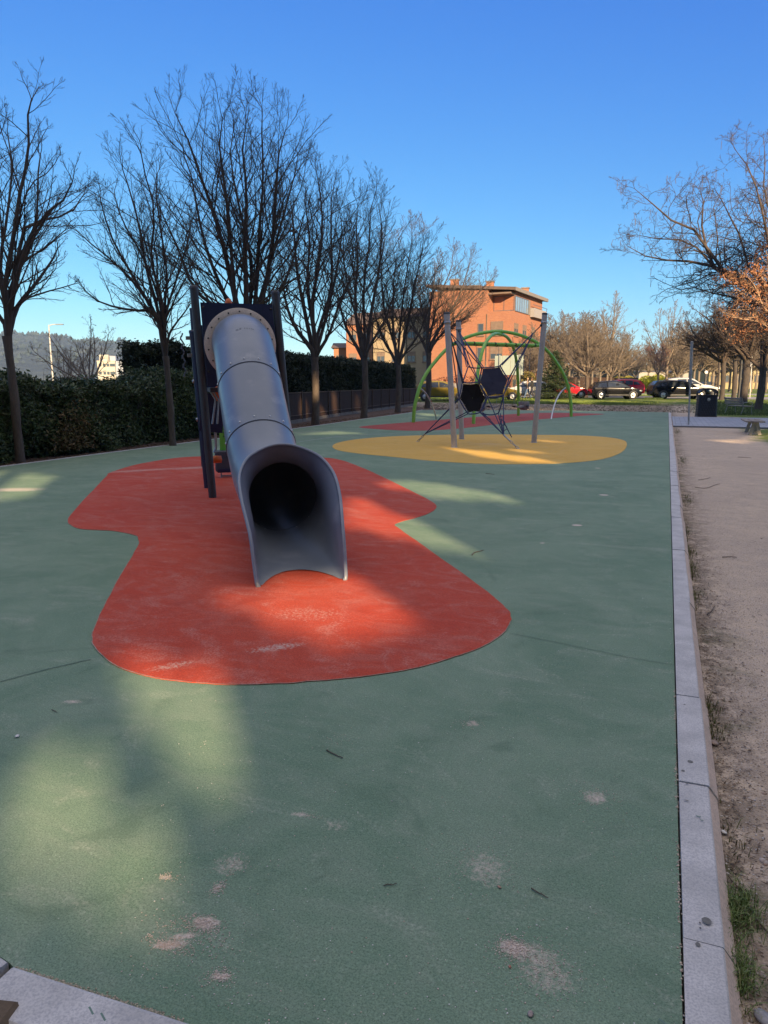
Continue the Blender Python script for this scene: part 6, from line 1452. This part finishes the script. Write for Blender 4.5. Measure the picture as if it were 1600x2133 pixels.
# dry litter: straw, leaf scraps and pebbles against the kerb
n = 2600; y = rs.uniform(.9, 12, n)**1.0; x = .31+np.abs(rs.exponential(.07, n)); P = np.stack([x, y, np.full(n, -.055)], 1)
mb = MB(); V, F = leaf_quads(P, .035, rs, .12); V[:, 2] = -.058+(V[:, 2]+.055)*.25; mb.add(V, F)
n = 900; y = rs.uniform(.9, 8, n); x = .31+np.abs(rs.exponential(.09, n)); P = np.stack([x, y, np.full(n, -.055)], 1); V, F = leaf_quads(P, .022, rs, .5); V[:, 2] = -.058+(V[:, 2]+.055)*.3; mb.add(V, F)
tag(mb.build('leaf_litter', leaf_mat('litter_scrap', [(.05, .032, .022), (.12, .08, .05), (.22, .15, .10), (.33, .26, .18), (.08, .05, .035)], .9)), 'dry straw and leaf scraps strewn along the kerb', 'leaf litter', kind='stuff')
def stones(name, P, S, cols, seed):
    rs2 = np.random.RandomState(seed); ico = []; t = (1+5**.5)/2
    I = np.array([(-1, t, 0), (1, t, 0), (-1, -t, 0), (1, -t, 0), (0, -1, t), (0, 1, t), (0, -1, -t), (0, 1, -t), (t, 0, -1), (t, 0, 1), (-t, 0, -1), (-t, 0, 1)])/math.hypot(1, t)
    F = np.array([(0, 11, 5), (0, 5, 1), (0, 1, 7), (0, 7, 10), (0, 10, 11), (1, 5, 9), (5, 11, 4), (11, 10, 2), (10, 7, 6), (7, 1, 8), (3, 9, 4), (3, 4, 2), (3, 2, 6), (3, 6, 8), (3, 8, 9), (4, 9, 5), (2, 4, 11), (6, 2, 10), (8, 6, 7), (9, 8, 1)])
    m_ = len(P); V = I[None]*(1+rs2.uniform(-.22, .22, (m_, 12, 1)))*S[:, None, None]*np.stack([rs2.uniform(.8, 1.3, m_), rs2.uniform(.8, 1.3, m_), rs2.uniform(.4, .7, m_)], 1)[:, None, :]+P[:, None, :]
    F = (F[None]+(np.arange(m_)*12)[:, None, None]).reshape(-1, 3); mb = MB(); mb.add(V.reshape(-1, 3), F, True); return mb.build(name, leaf_mat(name+'_tone', cols, .85))
n = 5200; y = .8+np.abs(rs.exponential(2.6, n)); x = .30+rs.uniform(0, 1, n)**1.4*(.6+y*.55); P = np.stack([x, y, np.full(n, -.064)], 1); S = rs.uniform(.0025, .006, n)*(1+(rs.rand(n) > .97)*1.6)
tag(stones('gravel', P, S, [(.20, .16, .13), (.38, .31, .26), (.52, .45, .39), (.12, .10, .09), (.65, .60, .55), (.34, .22, .15)], 5), 'loose grit and small pebbles scattered on the sandy ground', 'gravel', kind='stuff')
# grit lying on the rubber
n = 1700; y = 1.35+rs.uniform(0, 1, n)**1.8*9; x = rs.uniform(-1, .1, n)*(.6+y*.55)+.1*0; P = np.stack([np.minimum(x, .12), y, np.full(n, .001)], 1); S = rs.uniform(.0011, .0026, n)
tag(stones('grit', P, S, [(.62, .57, .50), (.45, .38, .31), (.75, .72, .68), (.5, .34, .25)], 6), 'tiny pale grit scattered over the green rubber', 'grit', kind='stuff')
def sand(spots_, seed):
    r3 = np.random.RandomState(seed); Ps = []
    for px, py, sx, sy, n in spots_: c = g(px, py, .001); Ps.append(np.stack([c[0]+r3.normal(0, sx, n), c[1]+r3.normal(0, sy, n), np.full(n, .0012)], 1))
    P = np.concatenate(Ps); P[:, 0] = np.minimum(P[:, 0], .12); return stones('spilled_sand', P, r3.uniform(.0009, .0022, len(P)), [(.62, .50, .42), (.50, .40, .33), (.70, .60, .52)], seed)
tag(sand([(1072, 1975, .03, .025, 420), (1110, 1995, .07, .05, 240), (425, 1925, .035, .018, 420), (350, 1965, .045, .014, 300), (400, 1945, .07, .03, 260), (460, 2034, .022, .014, 160), (455, 1848, .012, .02, 120), (1140, 2035, .06, .05, 160), (980, 1507, .03, .03, 90), (1240, 1662, .05, .05, 130), (345, 1828, .02, .01, 60), (480, 1805, .04, .04, 80), (1010, 1800, .08, .08, 160), (700, 1540, .05, .04, 60), (640, 1697, .04, .012, 50)], 15), 'small heaps of spilled beige sand on the green rubber', 'sand', kind='stuff')
# pebbles and twigs one can point at
def pebble(label, px, py, s, c, z=.002):
    r4 = np.random.RandomState(int(px)); p_ = g(px, py, z); th = r4.uniform(0, 3); mb = MB(); prof = [(.0005, -.35), (.6, -.3), (1, 0), (.75, .35), (.3, .5), (.0005, .52)]
    mb.lathe((0, 0, 0), prof, 12); V = mb.V[0]; V = V*np.array([s*1.5, s, s*.8]); V *= 1+r4.uniform(-.07, .07, (len(V), 1)); mb.V = [V]
    o = mb.build('pebble', mat('pebble_%d' % int(px), c, tuple(q*.7 for q in c), 90, .85)); o.location = (p_[0], p_[1], z+s*.25); o.rotation_euler.z = th; tag(o, label, 'pebble')
pebble('smooth grey pebble at the bottom edge of the green rubber', 1105, 2113, .008, (.36, .29, .26))
pebble('small brown pebble on the green rubber between two twigs', 1040, 1848, .0055, (.40, .25, .18))
pebble('whitish pebble on the green rubber at the left edge', 36, 1534, .010, (.72, .70, .66))
pebble('tiny reddish pebble below the pale sand heap', 1062, 2014, .004, (.45, .2, .13))
pebble('grey stone against the kerb in the bottom right corner', 1592, 2125, .022, (.36, .35, .36), -.06)
pebble('brown stone lying against the kerb beside a weed', 1487, 1549, .018, (.36, .27, .22), -.06)
pebble('white pebble against the kerb above the grass tufts', 1508, 1734, .009, (.8, .78, .74), -.058)
def twig(label, pts, r, z=.004, seed=0, name='twig'):
    r4 = random.Random(seed); P = catmull([g(x, y, z) for x, y in pts], 5); P = P+np.array([[r4.uniform(-1, 1)*r*.5, r4.uniform(-1, 1)*r*.5, r4.uniform(0, 1)*r*.6] for _ in P]); k = len(P); c = P.mean(0); mb = MB(); mb.tube(P-c, np.linspace(r, r*.6, k), 7)
    mb.tube([P[k//2]-c, P[k//2]-c+(P[1]-P[0])*.4+np.array([.004, .004, r])], r*.5, 5)
    o = mb.build(name, mat('twig_brown', (.075, .055, .04), (.13, .105, .08), 60, .9)); o.location = tuple(c); tag(o, label, 'twig', 'fallen twigs')
twig('short thick twig on the green rubber just below the red patch', [(681, 1563), (692, 1569), (703, 1574), (714, 1579)], .0032, seed=1)
twig('thin kinked twig on the green rubber near the bottom centre', [(799, 1845), (808, 1842), (816, 1843), (827, 1840)], .0018, seed=2)
twig('diagonal twig on the green rubber near the bottom right', [(1107, 1850), (1118, 1858), (1130, 1864), (1142, 1871)], .0024, seed=3)
twig('curved twig on the green rubber to the right of the red patch', [(984, 1156), (988, 1151), (997, 1149), (1007, 1146)], .0045, seed=4)
twig('thin twig on the green rubber above the pale light streak', [(1012, 986), (1020, 987), (1030, 988)], .005, seed=5)
twig('long dark stick lying on the sandy ground in the lower right', [(1544, 1850), (1560, 1885), (1580, 1920), (1605, 1950)], .004, -.058, 6)
twig('pale thin stick on the sandy ground beside the kerb', [(1517, 1824), (1532, 1842), (1549, 1858)], .002, -.058, 7)
twig('small hook-shaped twig at the left on the green rubber', [(108, 1478), (114, 1481), (119, 1484)], .002, seed=8)
for i, (lb, pts) in enumerate([('dark twig on the sandy ground above the first weed clump', [(1472, 1280), (1480, 1275), (1490, 1262)]), ('thin twig on the sandy ground right of the kerb weeds', [(1505, 1161), (1520, 1160), (1535, 1161)]), ('short twig across the sandy ground farther up', [(1537, 952), (1550, 953), (1565, 954)]), ('fine twig on the sandy ground below the light streak', [(1455, 1000), (1468, 998), (1480, 995)]), ('crooked twig on the sandy ground halfway along the kerb', [(1448, 1015), (1470, 1017), (1490, 1010), (1500, 1008)])]):
    twig(lb, pts, .005, -.055, 20+i)
# small flat stains on the kerb
def stain(name, pts, m, z):
    mb = MB(); mb.poly(pts); return mb
mb = MB(); r5 = random.Random(3)
for px, py, a_, b_ in [(1438, 1586, .011, .007), (1423, 1605, .007, .005), (1431, 1632, .005, .003), (1472, 1918, .0135, .0105), (1454, 1967, .007, .006), (1430, 1667, .009, .002), (1426, 1467, .005, .003), (1458, 1922, .003, .003), (1459, 1933, .003, .003)]:
    c = g(px, py, .0095); th = np.linspace(0, 2*math.pi, 17)[:-1]; mb.poly([(c[0]+a_*math.cos(t)*(1+r5.uniform(-.1, .1)), c[1]+b_*math.sin(t)*1.5*(1+r5.uniform(-.1, .1)), .0096) for t in th])
tag(mb.build('kerb_stain', mat('dark_gum_stain', (.17, .165, .15), (.13, .125, .115), 80, .8)), kind='structure')
mb = MB()
for px, py, a_, b_ in [(1455, 1700, .018, .004), (1462, 1708, .012, .003)]: c = g(px, py, .0095); mb.box((c[0], c[1], .0092), (a_, b_, .001))
for px, py in [(1384, 2130), (190, 2105), (215, 2118)]: c = g(px, py, .0095); mb.box((c[0], c[1], .0092), (.03, .005, .001), rz=-.5)
tag(mb.build('paint_smear', mat('green_smear', (.16, .25, .20), rough=.8)), kind='structure')
# brown stone at the bottom left corner, outside the near edging
mb = MB(); mb.box((0, 0, 0), (.30, .20, .16), rz=.25, bevel=.05); o = mb.build('stone_block', mat('brown_stone', (.13, .09, .055), (.08, .055, .035), 14, .9, bump=.6, bdist=.02)); o.location = (-1.56, 1.085, -.06); tag(o, 'rough brown stone in the bottom left corner outside the edging', 'stone')
mb = MB(); mb.box((-1.2, 1.03, -.055), (.9, .22, .03)); tag(mb.build('mortar_ledge', mat('pale_mortar', (.42, .38, .33), (.34, .30, .26), 9, .9, bump=.4)), kind='structure')
# leaf litter under the hedge
n = 5000; y = rs.uniform(4, 40, n); x = -11.98-np.maximum(0, y-16)*.036-rs.uniform(0, 1.0, n)**1.5*1.1; P = np.stack([x, y, np.full(n, -.015)], 1); mb = MB(); V, F = leaf_quads(P, .09, rs, .5); V[:, 2] = -.012+(V[:, 2]+.015)*.35; mb.add(V, F)
tag(mb.build('fallen_leaves', leaf_mat('fallen_leaf', [(.07, .035, .02), (.16, .09, .055), (.10, .06, .04), (.24, .15, .09)], .9)), 'dead leaves and bark chips on the bed along the hedge foot', 'leaf litter', kind='stuff')
# lawn blades: bright strip before the cars, and the grass round the benches
def region(n, x0, x1, y0, y1, keep=None):
    X = rs.uniform(x0, x1, n); Y = rs.uniform(y0, y1, n)
    if keep is not None: k = keep(X, Y); X, Y = X[k], Y[k]
    return np.stack([X, Y, np.array([hz(a, b) for a, b in zip(X, Y)])], 1)
P = np.concatenate([region(30000, -14, 0, 53.5, 57.5, lambda X, Y: rs.rand(len(X)) < np.clip((-.2-X)/3.5, 0, 1)), region(5000, -26, -10, 57, 64), region(6000, -12, 20, 76.5, 84)]) 
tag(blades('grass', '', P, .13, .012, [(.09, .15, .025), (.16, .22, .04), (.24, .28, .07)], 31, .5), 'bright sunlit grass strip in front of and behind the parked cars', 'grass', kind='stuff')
P = np.concatenate([region(9000, 3.9, 9, 21, 33.4), region(26000, 2.4, 12, 41.2, 60), region(2500, -1.7, -.2, 62.2, 64)])
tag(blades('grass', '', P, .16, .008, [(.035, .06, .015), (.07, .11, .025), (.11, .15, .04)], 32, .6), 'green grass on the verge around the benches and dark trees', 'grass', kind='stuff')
# fallen branch and straw on the far sandy strip
P = region(7000, -16, 3, 43.6, 54.5); mb = MB(); V, F = leaf_quads(P+UZ*.02, .16, rs, .12); mb.add(V, F)
tag(mb.build('dry_straw', leaf_mat('straw', [(.10, .075, .05), (.2, .16, .11), (.06, .045, .03), (.08, .09, .03)], .9)), 'dry stalks and twigs on the bare strip beyond the rubber', 'leaf litter', kind='stuff')

# ------------------------------------------------------------------ added unseen evergreens behind the viewer, shaped to shade the playground
def lat(P): return P[..., 0]*(-SY)+P[..., 1]*SX, P[..., 0]*SX+P[..., 1]*SY       # (across the light, towards the sun)
SV = np.array(tuple(SUN))
GAPS = [  # ground outlines of wanted sun patches; matching holes are cut in the crowns
    [(440,1250),(520,1228),(600,1205),(680,1200),(740,1210),(800,1235),(835,1270),(825,1310),(770,1335),(700,1345),(640,1330),(570,1300),(490,1275)],
    [(712,1035),(760,1045),(830,1072),(890,1085),(960,1130),(1010,1158),(960,1160),(880,1130),(800,1112),(715,1096)],
    [(790,1000),(870,1003),(980,1018),(1090,1044),(1030,1046),(920,1036),(840,1020)],
    [(915,930),(1010,940),(1165,962),(1085,964),(1000,951)], [(1090,914),(1200,922),(1140,921)], [(1060,934),(1150,943),(1100,943)],
    [(215,1360),(330,1375),(450,1405),(480,1480),(485,1560),(480,1640),(455,1715),(420,1680),(370,1600),(310,1520),(260,1440)],
    [(20,1600),(100,1560),(190,1545),(245,1620),(310,1710),(365,1800),(330,1860),(220,1885),(100,1850),(30,1740)],
    [(-60,984),(50,984),(110,996),(70,1030),(-20,1045)], [(250,1350),(350,1370),(420,1400),(440,1425),(320,1420),(250,1385)],
    [(866,859),(912,864),(915,867),(880,866)], [(860,868),(905,872),(870,871)], [(1480,914),(1560,911),(1620,897),(1620,910),(1540,919)], [(620,905),(700,898),(760,903),(690,905)]]
gp_list = [np.array([g(*q)[:2] for q in G_]) for G_ in GAPS]
def on_fence(y, z, w, h):
    x = np.interp(y, [q[1] for q in fl_], [q[0] for q in fl_]); pts = []
    for dy, dz in ((-w, 0), (-w*.8, h*.6), (0, h), (w*.8, h*.6), (w, 0)): P = np.array([x, y+dy, z+dz]); Q = P-SV*(P[2]/SV[2]); pts.append(Q[:2])
    return np.array(pts)
gp_list += [on_fence(27.3, .15, .38, .95), on_fence(30.0, .12, .30, .42), on_fence(32.0, .2, .28, .9), on_fence(36.0, .2, .25, .7)]
GROW = .10
_lc = at(1565, 625, math.hypot(*onground(1640, 29)[:2]))
for dx_, dz_ in ((0, 0),):
    _r = []
    for t_ in np.linspace(0, 6.283, 12)[:-1]: _q = _lc+RV*1.5*math.cos(t_)+UZ*1.6*math.sin(t_); _r.append((_q-SV*(_q[2]/SV[2]))[:2])
    gp_list.append(np.array(_r))
def inside(poly, X, Y):
    c = np.zeros(len(X), bool); n = len(poly); j = n-1
    for i in range(n):
        xi, yi = poly[i]; xj, yj = poly[j]; m = ((yi > Y) != (yj > Y)) & (X < (xj-xi)*(Y-yi)/(yj-yi+1e-12)+xi); c ^= m; j = i
    return c
def open_at(P, grow=0.0):
    Q = P-SV*(P[:, 2:3]/SV[2]); r_ = np.zeros(len(P), bool)
    for k, pl in enumerate(gp_list):
        c = pl.mean(0); d_ = pl-c; L_ = np.linalg.norm(d_, axis=1)[:, None]; r_ |= inside(c+d_*(1+(GROW+grow)/L_), Q[:, 0], Q[:, 1])
    return r_
LM_SH = leaf_mat('shade_tree_leaf', [(.02, .04, .015), (.04, .07, .02), (.06, .09, .03)], .6)
def shade_row():
    axl = np.array([-SY, SX, 0]); axs = np.array([SX, SY, 0]); rs = np.random.RandomState(41)
    names = ['leftmost', 'second', 'third', 'fourth', 'fifth', 'sixth', 'seventh', 'eighth', 'ninth', 'tenth', 'eleventh', 'last']
    for i, a in enumerate(np.arange(-25, 42, 5.6)):
        Ht = np.interp(a, [-30, 10, 15, 20, 27, 32, 36, 42], [31.4, 31.4, 28, 25, 22, 21, 21, 20])+rs.uniform(-.5, .5); b_ = 19+rs.uniform(-.6, .6); R = 3.9
        c = axl*a+axs*b_; root = empty('added_shade_tree', (c[0], c[1], -.07), 0, '%s of the added shade-casting evergreens standing unseen behind the viewer' % names[min(i, 11)], 'tree', 'added shade-casting evergreens behind the viewer')
        mb = MB(); mb.tube([(0, 0, -.2), (.1, 0, Ht*.5), (0, 0, Ht*.92)], [.30, .15, .05], 10); mb.build('trunk', M_BARK, root)
        nu, nv = int(Ht/.11), 84; Z = np.linspace(0.0, Ht, nu); V = []
        for z in Z:
            t = z/Ht; w = R*(1.0 if t < .82 else math.sqrt(max(.02, 1-((t-.82)/.18)**2)))
            th = np.arange(nv)*2*math.pi/nv; rad = w*(1+.05*np.sin(th*5+z*1.3+i)+.04*np.sin(th*9-z*2.1)); V.append(np.stack([rad*np.cos(th), rad*np.sin(th)*.55, np.full(nv, z)], 1))
        V = np.concatenate(V); ang = math.atan2(axl[1], axl[0]); M = np.array(Matrix.Rotation(ang, 3, 'Z')); V = V @ M.T
        A_, B_ = np.meshgrid(np.arange(nu-1), np.arange(nv), indexing='ij'); A_ = A_.ravel(); B_ = B_.ravel(); B2 = (B_+1) % nv
        F = np.stack([A_*nv+B_, A_*nv+B2, (A_+1)*nv+B2, (A_+1)*nv+B_], 1); C_ = V[F].mean(1)+c+np.array([0, 0, -.07]); keep = ~open_at(C_+rs.normal(0, 1, C_.shape)*np.array([.04, .04, .012]), .0)
        mb = MB(); mb.add(V, F[keep]); 
        n = 5200; th = rs.uniform(0, 6.283, n); z = rs.uniform(0, Ht*1.01, n); t = z/Ht; w = R*np.where(t < .82, 1, np.sqrt(np.clip(1-((t-.82)/.18)**2, .02, 1)))*rs.uniform(.9, 1.12, n)
        P = np.stack([w*np.cos(th), w*np.sin(th)*.55, z], 1) @ M.T; kp = np.ones(len(P), bool)
        for dz_ in (-.34, -.2, -.07, .06, .2): kp &= ~open_at(P+c+np.array([0, 0, dz_]), .28)
        V2, F2 = leaf_quads(P[kp], .5, rs, .6); mb.add(V2, F2); mb.build('crown', LM_SH, root)
shade_row()

r9 = np.random.RandomState(8); n = 1100; y = .85+r9.uniform(0, 1, n)**1.6*3.2; m_ = (np.sin(y*9)+np.sin(y*23+1)+r9.normal(0, .8, n)) > .1; P = np.stack([.137+r9.normal(0, .0035, n), y, np.full(n, .001)], 1)[m_]
tag(stones('joint_crumbs', P, r9.uniform(.0015, .0038, len(P)), [(.62, .50, .38), (.48, .38, .30), (.30, .28, .22)], 18), 'beige crumbs filling the gap between green rubber and kerb', 'grit', kind='stuff')
n = 500; t = r9.uniform(0, 1, n)[:, None]; P = np.array([*(_e1[:2]), .001])*(1-t)+np.array([*(_e0[:2]), .001])*t; P[:, 1] += .006; P[:, :2] += r9.normal(0, .003, (n, 2))
tag(stones('joint_crumbs', P, r9.uniform(.0012, .003, n), [(.50, .42, .30), (.36, .30, .22), (.26, .25, .18)], 19), 'brown crumbs along the joint of the near edging', 'grit', kind='stuff')

# ------------------------------------------------------------------ the air: far hills fade towards blue
hm = bpy.data.materials.new('thin_air'); hm.use_nodes = True; ht = hm.node_tree; ht.nodes.clear(); ho = ht.nodes.new('ShaderNodeOutputMaterial'); hv = ht.nodes.new('ShaderNodeVolumePrincipled')
hv.inputs['Color'].default_value = (.45, .68, 1.0, 1); hv.inputs['Density'].default_value = .00015; hv.inputs['Anisotropy'].default_value = 0.0; ht.links.new(hv.outputs[0], ho.inputs['Volume'])
mb = MB(); mb.box((0, 1000, 90), (3600, 2900, 184)); hz_o = mb.build('haze', hm); tag(hz_o, 'thin bluish air over the whole scene', 'haze', kind='stuff')
